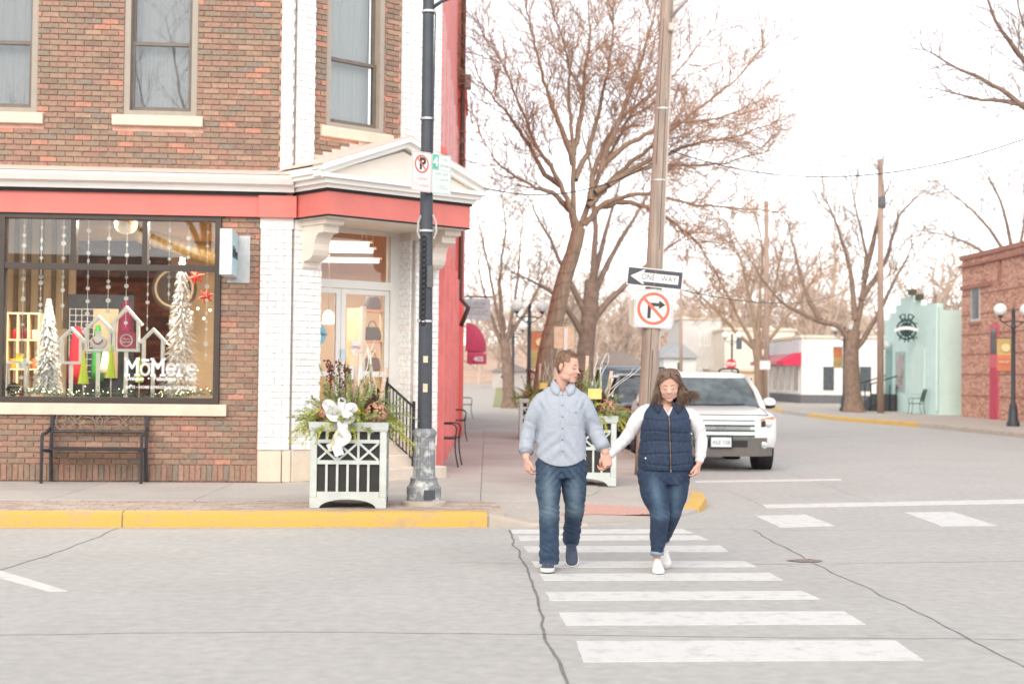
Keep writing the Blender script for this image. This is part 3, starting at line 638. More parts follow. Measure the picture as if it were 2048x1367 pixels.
b = MB(); b.bx(12.3, 14.2, -.16, -.002, .15, 7.75, Ms); b.bx(12.2, 14.3, -.2, -.002, 7.75, 8.0, Ms); b.build('end_pilaster', mat('bright_red_paint', ph(238, 108, 100, 1.0), .6, var=.06, scale=2), shop)
M_ob = mat('orange_brick', ph(222, 158, 132, 1.1), .9, var=.2, scale=9, bump=.5)
b = MB(); b.bx(11.4, 14.6, -.12, .3, 8.05, 10.6, Ms); b.bx(12.5, 14.6, -.1, .3, 10.6, 11.2, Ms); b.build('bare_brick', M_ob, shop)
b = MB(); b.tube([Ms @ Vector(p) for p in ((11.2, -.12, 10.3), (11.2, -.12, 3.2), (11.25, -.3, 3.0), (11.3, -.14, 2.6))], .05, 8); b.build('downspout', mat('downspout_brown', ph(96, 72, 62), .5), shop, True)
b = MB(); b.bx(12.8, 13.1, -.28, -.125, 8.15, 8.45, Ms); b.build('vent_box', M_gm, shop)
# ================================================================== shop interior and window display (shop-local coordinates)
def fin(px, py, y): return fac(px, py, -y)
def S(x, y, z):                                            # shop-local -> world
    p = O + fe * x - fn * y; return Vector((p.x, p.y, z))
M_tan = mat('warm_wall', ph(206, 182, 150, 1.25), .9, var=.05, scale=2); M_ceil = mat('shop_ceiling', (.6, .56, .5), .9)
M_wood = mat('pale_wood', ph(228, 200, 160, 1.2), .6, var=.08, stretch=(1, 1, 8)); M_floor = mat('shop_floor', (.28, .2, .13), .6, var=.15)
bkx0, _ = fin(152, 600, 4.2); bkx1, _ = fin(340, 600, 4.2)
sdl = Vector((math.cos(rad(91) - FA), math.sin(rad(91) - FA)))            # side street direction in shop space
_c0 = Mc @ Vector((0, .36, 0)); _c1 = Mc @ Vector((CL - .12, .36, 0)); _c2 = Vector((_c1.x, _c1.y)) + sdl * 4.8
ROOM = [(-6.5, .31), (_c0.x - .05, .31), (_c1.x, _c1.y), (_c2.x, _c2.y), (-6.5, _c2.y)]
b = MB(); b.prism(ROOM, .5, .6, 'z'); b.build('floor', M_floor, shop)
b = MB(); b.prism(ROOM, 4.0, 4.1, 'z'); b.build('ceiling', M_ceil, shop)
b = MB(); b.bx(-6.5, _c2.x - .02, _c2.y - .1, _c2.y, .6, 4.0); b.bx(-6.5, bkx0, 4.2, 4.3, .6, 4.0); b.bx(bkx1, bkx1 + 1.6, 4.2, 4.3, .6, 4.0); b.bx(-6.5, -6.4, .35, 6.9, .6, 4.0); b.build('interior_wall', M_tan, shop)
b = MB()
for i in range(14): x = bkx0 - .12 - i * .19; b.bx(x - .06, x, 4.15, 4.198, 2.2, 4.0)
stuff(b.build('wall_slat', mat('slat_brown', ph(128, 112, 96), .8), shop))
rows = fill([(bkx0, bkx1, .6, 4.0, [])], .075, .22, .012, I4, 0, .02)
J = MB()
for a, c, z0, z1 in rows: J.bx(a, c, 4.185, 4.2, z0, z1)
stuff(J.build('interior_brick', brickmat('interior_brick', [(ph(84, 46, 36, 1.0), 3), (ph(66, 38, 32, 1.0), 3), (ph(100, 58, 44, 1.0), 2)], True), shop))
b = MB(); b.bx(bkx0, bkx1, 4.199, 4.3, .6, 4.0); b.build('interior_wall', mat('dark_mortar', (.06, .045, .04), .9), shop)
b = MB(); b.bx(XL, x_wr + .2, .16, 1.25, z_wb - .1, z_wb + .03); b.build('display_shelf', mat('display_white', (.6, .58, .54), .7), shop)
for k, (py, pe, y) in enumerate(((486, 738, 2.4), (498, 746, 3.3), (518, 758, 4.6))):
    xa_, z = fin(560, py, y); xb_, _ = fin(pe, py, y); Lx = xb_ - xa_
    t_ = thing('ceiling_light', 'long lit tube light under the shop ceiling, %s from the door' % ('nearest', 'second', 'farthest')[k], 'ceiling light', tuple(S(xa_, y, z)), FA, 'tube lights in the shop')
    b = MB(); b.bx(0, Lx, -.09, .09, -.03, .03); b.build('tube', emit('tube_light', (1, .93, .8), 1.3), t_)
    b = MB(); b.bx(-.05, Lx + .05, -.13, .13, .03, .05); b.build('housing', M_white, t_)
    for xx in (.1, Lx - .1): b = MB(); b.tube([(xx, 0, .05), (xx, 0, 3.98 - z)], .006, 4); b.build('hanger', M_white, t_)
    ld = bpy.data.lights.new('tube_glow', 'AREA'); ld.shape = 'RECTANGLE'; ld.size = Lx; ld.size_y = .2; ld.energy = 30; ld.color = (1, .9, .74); lo = bpy.data.objects.new('tube_glow', ld); COL.objects.link(lo); lo.parent = t_; lo.location = (Lx / 2, 0, -.06)
for k, (px, y) in enumerate(((80, 2.6), (250, 2.4), (400, 2.6))):  # spot lamps added to brighten the fronts of the window display
    t_ = thing('added_spot', 'small added spot lamp brightening the window display, %s one' % ('left', 'middle', 'right')[k], 'ceiling light', tuple(S(fin(px, 500, y)[0], .62, 3.72)), FA, 'added spot lamps over the window display')
    b = MB(); b.lathe([(.03, .1), (.03, .03), (.06, .0), (.07, -.1), (.06, -.1)], 12); b.build('shade', M_bronze, t_)
    b = MB(); b.ball((0, 0, -.09), .045, 10, 6); b.build('bulb', emit('spot_bulb', (1, .85, .62), 8.0), t_)
    ld = bpy.data.lights.new('display_fill', 'AREA'); ld.size = .3; ld.energy = 48; ld.color = (1, .9, .76); lo = bpy.data.objects.new('display_fill', ld); COL.objects.link(lo); lo.parent = t_; lo.location = (0, 0, -.16)
# duct
M_duct = mat('gold_duct', ph(196, 164, 110, 1.1), .5, metal=.45, var=.1, stretch=(30, 1, 1))
dct = thing('air_duct', 'shiny golden round air duct under the shop ceiling behind the window', 'duct', tuple(S(0, 0, 0)), FA)
a = fin(150, 455, 3.2); c = fin(440, 455, 3.2); b = MB(); b.tube([(a[0], 3.2, a[1]), (c[0] + .3, 3.2, c[1])], .2, 20); b.build('pipe', M_duct, dct, True)
a = fin(280, 470, 2.6); c = fin(440, 520, 2.4); b = MB(); n_ = 26
b.tube([Vector((a[0], 2.6, a[1])).lerp(Vector((c[0] + .1, 2.3, c[1])), i / n_) for i in range(n_ + 1)], [.11 + .012 * (i % 2) for i in range(n_ + 1)], 16); b.build('flexible_pipe', M_duct, dct)
# tinsel trees
M_tin = mat('white_tinsel', (.85, .85, .84), .5, var=.08, scale=20); M_fl = emit('fairy_light', (1, .8, .45), 6)
def tinsel(label, px, ptop, pbot, wpx, y, seed):
    x, zt = fin(px, ptop, y); _, zb = fin(px, pbot, y); x2, _ = fin(px + wpx, pbot, y); R = x2 - x; H = zt - zb
    t_ = thing('tinsel_tree', label, 'tinsel tree', tuple(S(x, y, z_wb + .03)), FA, 'white tinsel trees in the shop window'); rng = random.Random(seed); q = MB(); off_ = zb - z_wb - .03; fl = MB()
    for i in range(1500):
        h = rng.random() ** 1.25; r = R * (1 - h) ** .8 * rng.uniform(.55, 1.12) + .035; a = rng.random() * 2 * PI; z = off_ + h * H; d = Vector((math.cos(a), math.sin(a), 0)); s_ = Vector((-d.y, d.x, 0)) * rng.uniform(.010, .02)
        p0 = d * (r * .25) + Vector((0, 0, z + .03)); p1 = d * r + Vector((0, 0, z - rng.uniform(-.03, .06))); m_ = (p0 + p1) / 2 + Vector((0, 0, .02))
        q.add([p0, m_ + s_, p1, m_ - s_], [(0, 1, 2, 3)])
    for i in range(26):
        h = rng.random() ** 1.2; a = rng.random() * 2 * PI; r = R * (1 - h) ** .8 * .85 + .02; fl.ball((r * math.cos(a), r * math.sin(a), off_ + h * H), .006, 6, 4)
    q.build('foliage', M_tin, t_, fix=False); stuff(fl.build('fairy_lights', M_fl, t_)); b = MB(); b.tube([(0, 0, 0), (0, 0, off_ + H)], [.02, .006], 6); b.build('trunk', M_white, t_)
tinsel('slim white tinsel tree at the left of the shop window', 98, 604, 786, 30, .62, 1)
tinsel('tall wide white tinsel tree at the right of the shop window', 365, 519, 792, 40, .62, 2)
# little house frames on posts
M_wp = mat('white_board', (.78, .76, .72), .5, var=.03)
def house(label, pxl, pxr, pya, pye, pyb, y=.5):
    x0, zb = fin(pxl, pyb, y); x1, ze = fin(pxr, pye, y); za = fin((pxl + pxr) / 2, pya, y)[1]; cx = (x0 + x1) / 2; hw = (x1 - x0) / 2 - .02; B = z_wb + .03
    t_ = thing('house_frame', label, 'display frame', tuple(S(cx, y, B)), FA, 'white house frames in the shop window'); tk = .035
    for s_ in (-1, 1):
        q = MB(); q.bx(s_ * hw - tk / 2, s_ * hw + tk / 2, -.05, .05, zb - B, ze - B); q.build('side_board', M_wp, t_)
        q = MB(); P = Vector((s_ * (hw + .05), 0, ze - B - .04)); Q = Vector((-s_ * .012, 0, za - B)); d = (Q - P).normalized(); n_ = Vector((-d.z, 0, d.x)) * tk / 2
        q.prism([((P - n_).x, (P - n_).z), ((P + n_).x, (P + n_).z), ((Q + n_).x, (Q + n_).z), ((Q - n_).x, (Q - n_).z)], -.052 - .004 * s_, .052 + .004 * s_); q.build('roof_board', M_wp, t_)
    q = MB(); q.bx(-hw - tk / 2, hw + tk / 2, -.048, .048, zb - B - tk, zb - B); q.build('base_board', M_wp, t_)
    q = MB(); q.bx(-.022, .022, -.02, .02, 0, zb - B - tk); q.build('post', M_wp, t_)
    return S(cx, y, zb), hw
ha, _ = house('white house-shaped frame left of the other three in the shop window', 120, 166, 655, 678, 722)
hb, _ = house('white house-shaped frame holding a small necklace bust in the shop window', 170, 224, 632, 659, 697)
hc, hcw = house('tallest white house-shaped frame holding a pink print in the shop window', 226, 280, 613, 644, 697)
hd, _ = house('low white house-shaped frame behind the window lettering', 284, 329, 657, 680, 725)
M_pinkp = mat('pink_print', ph(190, 84, 104, 1.2), .6)
pr_ = thing('framed_print', 'small pink square print with a white wreath inside the tallest house frame', 'print', tuple(hc), FA)
q = MB(); q.bx(-.11, .11, -.01, .01, .005, .215); q.build('panel', M_pinkp, pr_); q = MB()
for i in range(18): a = 2 * PI * i / 18; q.ball((.075 * math.cos(a), -.012, .11 + .075 * math.sin(a)), .011, 6, 4)
stuff(q.build('wreath', M_let, pr_)); me = text_mesh('lettering', 'Merry\nCharming', .038, M_let, .001); o_ = link('lettering', me, pr_); o_.location = (0, -.012, .11)
bu = thing('necklace_bust', 'white necklace bust with red beads inside a house frame', 'jewellery bust', tuple(hb), FA)
q = MB(); q.loft([[(rx * math.cos(a), ry * math.sin(a), z) for a in [2 * PI * i / 14 for i in range(14)]] for rx, ry, z in ((.05, .03, 0), (.10, .04, .03), (.115, .05, .10), (.09, .04, .14), (.045, .035, .165), (.04, .03, .215), (.042, .032, .23))]); q.build('bust', M_wp, bu, True)
q = MB()
for i in range(15): a = rad(200 + 140 * i / 14); q.ball((.065 * math.cos(a), -.052, .15 + .085 * math.sin(a)), .0085, 6, 5)
stuff(q.build('bead', mat('red_bead', (.4, .02, .03), .3), bu))
# lime paper cones
M_lime = mat('lime_felt', ph(200, 222, 78, 1.2), .7, var=.05)
for k, (px, pt, pb, hw, nm) in enumerate(((168, 699, 767, 10, 'left of the necklace frame'), (223, 687, 755, 9, 'between the two tall house frames'), (279, 712, 764, 8, 'behind the M of the window lettering'))):
    x, zt = fin(px, pt, .42); zb = fin(px, pb, .42)[1]; r = fin(px + hw, pb, .42)[0] - x; B = z_wb + .03
    t_ = thing('cone_tree', 'lime green cone tree on a thin stick, ' + nm, 'cone tree', tuple(S(x, .42, B)), FA, 'lime cone trees in the shop window')
    q = MB(); q.lathe([(r, zb - B), (r * .5, (zb + zt) / 2 - B), (.004, zt - B)], 18); q.build('cone', M_lime, t_, 'auto'); q = MB(); q.tube([(0, 0, 0), (0, 0, zb - B)], .009, 6); q.build('stick', M_wp, t_)
# paper disc garlands
q = MB(); q.lathe([(.0, -.002), (.026, -.002), (.026, .002), (.0, .002)], 14, cap=False, M=Matrix.Rotation(PI / 2, 4, 'X')); disc = q.mesh('disc', M_wp)
rng = random.Random(12); strs = []
for k, (px, pb) in enumerate(((49, 786), (84, 640), (128, 640), (178, 650), (219, 640), (255, 655), (298, 660), (340, 600), (378, 520), (416, 722))):
    ya = .22; x, zt = fin(px, 440, ya); zb = fin(px, pb, ya)[1]; zt = z_wt - .03
    t_ = thing('paper_garland', 'string of white paper discs hanging in the shop window, %s from the left' % ('first', 'second', 'third', 'fourth', 'fifth', 'sixth', 'seventh', 'eighth', 'ninth', 'tenth')[k], 'garland', tuple(S(x, ya, zt)), FA, 'paper disc garlands')
    q = MB(); q.tube([(0, 0, 0), (0, 0, zb - zt)], .0022, 4); q.build('string', M_wp, t_); z = -.06 - rng.random() * .1
    while z > zb - zt:
        o_ = link('disc', disc, t_); s_ = rng.uniform(.7, 1.25); o_.location = (0, 0, z); o_.scale = (s_ * rng.choice((1, 1, .45)), 1, s_); z -= rng.uniform(.07, .2)
x, z = fin(252, 448, .5); t_ = thing('paper_lantern', 'round cream paper lantern at the top of the shop window', 'lantern', tuple(S(x, .5, z)), FA)
q = MB(); n_ = 17; q.lathe([(.001 if i in (0, n_) else .145 * math.sin(PI * i / n_) + .003 * (i % 2), -.135 * math.cos(PI * i / n_)) for i in range(n_ + 1)], 24, cap=False); q.build('shade', mat('paper_cream', ph(236, 220, 180, 1.2), .8), t_, True); q = MB(); q.tube([(0, 0, .13), (0, 0, 4.0 - z)], .004, 4); q.build('cord', M_wp, t_)
# shelf unit with pots at the left
x0, z0 = fin(12, 775, 1.6); x1, z1 = fin(78, 625, 1.6); t_ = thing('shelf_unit', 'pale wooden shelf unit at the left end of the shop window', 'shelf', tuple(S(x0, 1.6, .6)), FA); W_, H_ = x1 - x0, z1 - .6
for i in range(4): q = MB(); q.bx(i * W_ / 3 - .012, i * W_ / 3 + .012, 0, .3, 0, H_); q.build('upright', M_wood, t_)
for z in (.55, .95, 1.35, H_ - .012): q = MB(); q.bx(.012, W_ - .012, .004, .3, z - .012, z + .012); q.build('board', M_wood, t_)
rng = random.Random(5)
for k in range(9):
    c = [(190, 40, 50), (120, 30, 50), (240, 235, 225), (250, 190, 60), (150, 190, 180), (230, 130, 60)][k % 6]; i, j = k % 3, k // 3; z = (.562, .962, 1.362)[j] if j < 3 else H_
    o_ = MB(); r = rng.uniform(.04, .06); o_.lathe([(r * .8, 0), (r, .02), (r * 1.05, .12), (r * .9, .13), (r * .85, .02)], 12); tag(o_.build('pot', mat('pot_%d' % (k % 6), ph(*c, 1.2), .5), None, 'auto', loc=tuple(S(x0 + (i + .5) * W_ / 3, 1.74, .6 + z)), rz=FA), '%s pot on the %s board of the pale shelf unit, %s bay' % (('red', 'plum', 'white', 'yellow', 'sage', 'orange')[k % 6], ('lower', 'middle', 'upper')[j], ('left', 'centre', 'right')[i]), 'pot')
x, z = fin(30, 722, .45); t_ = thing('display_ledge', 'small white ledge on brackets low at the left of the shop window', 'ledge', tuple(S(x, .45, z)), FA)
q = MB(); q.bx(-.13, .2, -.1, .1, -.03, 0); q.build('board', M_wp, t_); q = MB(); q.bx(-.1, -.08, -.08, .08, z_wb + .03 - z, -.03); q.build('leg', M_wp, t_); q = MB(); q.bx(.14, .16, -.08, .08, z_wb + .03 - z, -.03); q.build('leg', M_wp, t_)
q = MB(); q.lathe([(.036, 0), (.046, .1), (.042, .1), (.034, .01)], 14); tag(q.build('pot', mat('pot_yellow', ph(250, 206, 50, 1.2), .5), None, 'auto', loc=tuple(S(x + .06, .45, z))), 'bright yellow pot on the small white ledge in the shop window', 'pot')
# dark board with grid, clothes and red goods at the back
x0, z0 = fin(132, 780, 2.6); x1, z1 = fin(268, 590, 2.6); t_ = thing('display_board', 'dark framed board with a pale wire grid behind the house frames', 'display board', tuple(S(x0, 2.6, .6)), FA)
q = MB(); q.bx(0, x1 - x0, 0, .06, 0, z1 - .6); q.build('board', mat('slate_board', (.03, .035, .045), .7), t_); q = MB()
gx0 = fin(138, 640, 2.55)[0] - x0; gx1 = fin(236, 640, 2.55)[0] - x0; gz1 = fin(138, 616, 2.55)[1] - .6; gz0 = gz1 - 1.0
q.bx(gx0 + .35, gx1, -.02, -.004, gz0, gz1); q.build('panel', M_tan, t_); q = MB()
for i in range(5): x = gx0 + i * .085; q.tube([(x, -.01, gz0), (x, -.01, gz1)], .004, 4)
for i in range(12): z = gz0 + i * .09; q.tube([(gx0, -.012, z), (gx0 + .34, -.012, z)], .004, 4)
stuff(q.build('grid', M_wp, t_))
def sack(name, label, px, pt, pb, hw, y, col, cat):
    x, zt = fin(px, pt, y); zb = fin(px, pb, y)[1]; r = abs(fin(px + hw, pb, y)[0] - x); q = MB(); rng = random.Random(px)
    q.loft([[(r * s_ * math.cos(a) * (1 + .08 * math.sin(5 * a)), .1 * s_ * math.sin(a), zb + (zt - zb) * h) for a in [2 * PI * i / 18 for i in range(18)]] for h, s_ in ((0, 1), (.25, 1.02), (.6, .8), (.85, .6), (1, .3))])
    for v in range(len(q.v)): q.v[v] = (q.v[v][0], q.v[v][1], q.v[v][2] - zb)
    tag(q.build(name, mat(name + str(px), ph(*col, 1.2), .85, var=.2, scale=14), None, True, loc=tuple(S(x, y, zb)), rz=FA), label, cat)
sack('hanging_scarf', 'deep red knitted throw hanging behind the left house frame', 155, 652, 766, 16, 2.0, (186, 44, 58), 'scarf'); sack('hanging_scarf', 'green cloth hanging behind the necklace frame', 196, 650, 762, 10, 2.1, (60, 150, 70), 'scarf')
sack('hanging_scarf', 'cream towel hanging between the house frames', 211, 700, 745, 9, 1.5, (232, 216, 196), 'scarf'); sack('hanging_scarf', 'dark plum scarf hanging behind the pink print', 252, 602, 690, 14, 2.2, (110, 30, 60), 'scarf')
def starf(px, py, r, y, label):
    x, z = fin(px, py, y); q = MB(); P = []
    for i in range(12): a = 2 * PI * i / 12 + .3; rr = r if i % 2 == 0 else r * .38; P.append((rr * math.cos(a), rr * math.sin(a)))
    q.add([(a, 0, c) for a, c in P] + [(0, -.05, 0), (0, .05, 0)], [(i, (i + 1) % 12, 12) for i in range(12)] + [((i + 1) % 12, i, 13) for i in range(12)])
    tag(q.build('paper_star', mat('red_star', ph(226, 62, 44, 1.2), .6), None, loc=tuple(S(x, y, z)), rz=FA), label, 'star', 'red stars in the shop window')
starf(392, 553, .13, .8, 'dark red folded star at the upper right of the shop window'); starf(412, 592, .12, .5, 'bright red folded star above the window sign at the right')
q = MB(); x, z = fin(349, 577, 3.0); q.lathe([(.33, 0), (.33, .03), (.0, .03)], 28, M=Matrix.Rotation(PI / 2, 4, 'X')); cl = tag(q.build('round_plaque', mat('plaque_dark', (.05, .035, .03), .7), None, loc=tuple(S(x, 3.0, z)), rz=FA), 'round dark plaque on the tan wall behind the tall tinsel tree', 'plaque')
q = MB(); a = [(.27 * math.cos(t_), -.034, .27 * math.sin(t_)) for t_ in [2 * PI * i / 28 for i in range(29)]]; q.tube(a, .018, 5); q.build('ring', M_tan, cl)
# small signs by the glass, greenery
x, z = fin(28, 778, .25); t_ = thing('window_card', 'small dark card with pale script at the lower left of the shop window', 'sign', tuple(S(x, .25, z)), FA)
q = MB(); q.prism([(.098 * math.cos(a) * (1 + .06 * math.cos(8 * a)), .085 * math.sin(a) * (1 + .06 * math.cos(8 * a))) for a in [2 * PI * i / 48 for i in range(48)]], -.004, .004); q.build('card', mat('card_dark', (.03, .03, .035), .6), t_)
me = text_mesh('lettering', 'Holiday\nLight\nSpecial', .05, mat('cream_ink', (.7, .62, .42), .6), .001, shear=.25); o_ = link('lettering', me, t_); o_.location = (0, -.006, .0)
q = MB(); rng = random.Random(8); fl = MB(); xa, xb = fin(15, 790, .3)[0], fin(428, 790, .3)[0]
for i in range(2600):
    x = rng.uniform(xa, xb); y = .3 + rng.gauss(0, .05); z = z_wb + .085 + abs(rng.gauss(0, .04)) + .02 * math.sin(x * 6); d = Vector((rng.gauss(0, 1), rng.gauss(0, 1), rng.gauss(0, .7))).normalized() * .05; s_ = d.cross(Vector((0, 0, 1))).normalized() * .004
    q.add([Vector((x, y, z)) - s_, Vector((x, y, z)) + s_, Vector((x, y, z)) + d], [(0, 1, 2)])
    if i % 40 == 0: fl.ball((x, y - .04, z + .03), .005, 6, 4)
gg = thing('greenery_garland', 'dark green pine garland with tiny lights along the bottom of the shop window', 'garland', (O.x, O.y, 0), FA)
q.build('needles', mat('pine_dark', (.05, .11, .075), .7, var=.4, scale=20), gg, fix=False); stuff(fl.build('fairy_lights', M_fl, gg))
# ---- things seen through the door
t_ = thing('birch_pole', 'pale birch pole standing inside the glass door', 'birch pole', tuple(S(*(Mc @ Vector((chp(727, 640, -.7)[0], .7, 0)))[:2], zfl)), FA)
q = MB(); q.tube([(0, 0, 0), (.01, 0, .6), (-.015, .0, 1.3), (.0, 0, chp(724, 612, -.7)[1] - zfl)], .04, 10); q.build('trunk', mat('birch_bark', ph(238, 226, 214, 1.1), .7, col2=ph(120, 90, 70), scale=5, thr=(.62, .7), stretch=(1, 1, 6)), t_, True)
x, z = chp(657, 638, -2.5); t_ = thing('pendant_lamp', 'lit white bell-shaped pendant lamp seen through the left door leaf', 'pendant lamp', tuple(S(*(Mc @ Vector((x, 2.5, 0)))[:2], z)), FA)
q = MB(); q.lathe([(.02, .13), (.06, .11), (.085, .05), (.095, -.07), (.085, -.07)], 18); q.build('shade', emit('pendant_glow', (1, .88, .66), 2.2), t_, 'auto'); q = MB(); q.tube([(0, 0, .13), (0, 0, 3.98 - z)], .004, 4); q.build('cord', M_bronze, t_)
q = MB()
for i in range(14): x = .15 + i * .1; z = chp(657, 700, -3)[1] + .5 + .08 * math.sin(i * 2.3); p = Mc @ Vector((x + .1, 3.0, z)); q.ball(p, .017, 8, 6)
t_ = thing('string_lights', 'string of small warm bulbs on the back wall behind the glass door', 'string lights', (O.x, O.y, 0), FA); stuff(q.build('bulb', emit('warm_bulb', (1, .78, .42), 7), t_))
x, z0 = chp(744, 705, -1.6); t_ = thing('shop_rack', 'wooden rack with dark goods behind the right door leaf', 'rack', tuple(S(*(Mc @ Vector((x, 1.6, 0)))[:2], .6)), FA + CA)
for s_ in (-.3, .3): q = MB(); q.bx(s_ - .02, s_ + .02, -.2, .2, 0, 1.9); q.build('upright', M_wood, t_)
for z in (.5, .95, 1.4, 1.85): q = MB(); q.bx(-.279, .279, -.2, .2, z, z + .03); q.build('board', M_wood, t_)
rng = random.Random(3)
for k, z in enumerate((.53, .98, 1.43, 1.88)):
    h_ = thing('handbag', 'dark handbag on the %s shelf of the wooden rack inside the door' % ('lowest', 'second', 'third', 'top')[k], 'bag', (t_.location.x, t_.location.y, .6 + z), FA + CA + rng.uniform(-.3, .3)); mb2 = mat('bag_%d' % k, [(.03, .03, .035), (.12, .06, .03), (.05, .05, .06), (.04, .03, .03)][k], .6)
    q = MB(); q.loft([[(rx * math.cos(a), ry * math.sin(a), zq) for a in [2 * PI * i / 16 for i in range(16)]] for rx, ry, zq in ((.14, .07, 0), (.155, .08, .06), (.13, .06, .17), (.11, .03, .2))]); q.build('bag', mb2, h_, True); q = MB(); q.tube([(.07 * math.cos(a), 0, .19 + .1 * math.sin(a)) for a in [PI * i / 8 for i in range(9)]], .008, 5); q.build('strap', mb2, h_)
def door_card(name, label, px, py, rw, rh, y, col, txt, tcol, ts, round_=False):
    x, z = chp(px, py, -y); p = Mc @ Vector((x, y, 0)); t_ = thing(name, label, 'sign', tuple(S(p.x, p.y, z)), FA + CA); q = MB()
    if round_: q.prism([(rw * math.cos(a), rh * math.sin(a)) for a in [2 * PI * i / 28 for i in range(28)]], -.003, .003)
    else: q.bx(-rw, rw, -.003, .003, -rh, rh)
    q.build('card', mat(name + '_' + str(px), col, .6), t_)
    if txt: o_ = link('lettering', text_mesh('lettering', txt, ts, mat('ink_%d' % px, tcol, .6), .001), t_); o_.location = (0, -.005, 0)
door_card('door_sign', 'round white open sign on the right door leaf', 711, 695, .085, .105, dy - .04, (.75, .74, .72), 'OPEN', (.5, .05, .05), .06, True)
door_card('door_sign', 'light blue scalloped shop sign on the left door leaf', 641, 668, .09, .13, dy - .04, ph(150, 205, 225, 1.2), 'M\u014dMere', (.02, .05, .07), .06, True)
door_card('door_notice', 'small pale blue notice low on the door post', 686, 708, .035, .07, dy - .05, ph(200, 225, 240, 1.2), '', (0, 0, 0), .02)
door_card('door_notice', 'white paper notice below the bar of the right door leaf', 708, 745, .14, .09, dy - .045, (.72, .72, .72), '', (0, 0, 0), .02)
# projecting shop sign
x, z = fac(470, 508, .3); t_ = thing('projecting_sign', 'pale box sign with a blue face projecting from the brick beside the shop window', 'sign', tuple(S(x, 0, z)), FA); hh = .285
q = MB(); q.cbox((-.07, -.36, 0), (.15, .62, hh * 2), .006); q.build('box', mat('sign_grey', ph(226, 228, 228, 1.15), .5), t_)
q = MB(); q.bx(.0055, .009, -.66, -.07, -hh + .012, hh - .012); q.build('face', mat('sign_blue', ph(172, 218, 232, 1.15), .5, col2=ph(206, 234, 240, 1.15), scale=14), t_)
me = text_mesh('lettering', 'M\u014dMere', .2, mat('sign_ink', (.02, .02, .025), .6), .001, .004); o_ = link('lettering', me, t_); o_.location = (.0105, -.36, .0); o_.rotation_euler = (0, 0, PI / 2); o_.scale = (.8, 1, 1)
q = MB(); q.bx(-.12, .16, -.045, -.008, -hh - .06, hh - .03); q.build('wall_plate', mat('sign_plate', ph(214, 214, 214, 1.15), .5), t_)
# ================================================================== street furniture
# ---- cast bench
M_bm = mat('bench_metal', ph(62, 62, 66, 1.05), .42, metal=.3, var=.15, scale=15); M_bz = mat('bench_bronze', ph(136, 122, 110, 1.0), .4, metal=.4, var=.2, scale=25)
pl, prt = hitz(82, 966, .155), hitz(282, 967, .155); bc = (pl + prt) / 2; BW = (prt - pl).length / 2
bench = thing('park_bench', 'black metal bench with bronze scrollwork back under the shop window', 'bench', (bc.x, bc.y, .155), FA)
for s_ in (-1, 1):
    q = MB(); x = s_ * BW
    q.tube([(x, 0, 0), (x, .0, .50), (x, .012, .575), (x, .05, .605), (x, .25, .61), (x, .40, .66)], .021, 6); q.build('leg', M_bm, bench, 'auto')
    q = MB(); xb = s_ * (BW - .015); q.tube([(xb, .44, 0), (xb, .40, .36), (xb, .42, .62), (xb, .47, .93)], .024, 6); q.build('leg', M_bm, bench, 'auto')
    q = MB(); q.tube([(s_ * (BW - .03), .02, .40), (s_ * (BW - .03), .2, .385), (s_ * (BW - .03), .40, .40)], .016, 6); q.build('seat_support', M_bm, bench)
for k in range(6): q = MB(); y = .01 + k * .072; q.cbox((0, y, .415 - .012 * math.sin(k / 5 * PI)), (2 * BW - .03, .05, .016), .004); q.build('slat', M_bm, bench)
def bk(z): return .42 + (z - .62) * .16
q = MB(); q.tube([(-BW + .03, bk(.62), .615), (BW - .03, bk(.62), .615)], .015, 6); q.build('lower_rail', M_bm, bench)
q = MB(); q.tube([(BW * u * .97, bk(.9), .865 + .085 * (1 - u * u)) for u in [-1 + i / 8 for i in range(17)]], .014, 6); q.build('top_rail', M_bm, bench, True)
sc_ = [[(480, 470), (400, 425), (380, 320), (405, 220), (480, 165), (570, 190), (640, 265), (720, 345), (810, 395), (900, 430)], [(400, 295), (450, 335), (515, 320), (545, 255), (500, 230)], [(395, 340), (470, 340), (530, 375), (510, 412), (480, 395)],
       [(560, 470), (640, 400), (690, 320), (760, 270), (790, 215), (770, 140)], [(790, 215), (830, 180), (800, 240), (720, 215), (675, 260), (700, 310)], [(560, 280), (600, 300), (585, 350), (540, 310)], [(720, 350), (665, 380), (690, 415), (720, 400)], [(800, 390), (770, 440), (735, 490)], [(790, 395), (800, 450), (820, 470)],
       [(820, 260), (900, 255), (990, 300)], [(820, 370), (890, 340), (990, 330)], [(1000, 220), (975, 260), (1020, 340), (1050, 420), (1100, 470)], [(1100, 235), (1140, 290), (1145, 340), (1100, 425), (1060, 470)], [(1000, 215), (1060, 215), (1100, 235)], [(1030, 190), (1020, 150), (1055, 120)], [(980, 180), (1020, 190)], [(970, 400), (960, 440), (1010, 480)], [(900, 430), (960, 430)]]
for i, c in enumerate(sc_):
    for m_ in (1, -1):
        q = MB(); P = []
        for cx, cy in c: u = (cx - 1100) / 745 * m_ * .93; z = .62 + (490 - cy) / 390 * (.30); P.append((u * BW, bk(z) - .0, min(z, .855 + .085 * (1 - u * u))))
        P = smooth_path(P, 4); n_ = len(P); q.tube(P, [.0075 * (1 - .35 * abs(2 * k / (n_ - 1) - 1)) for k in range(n_)], 6); q.build('scroll', M_bz, bench, True)
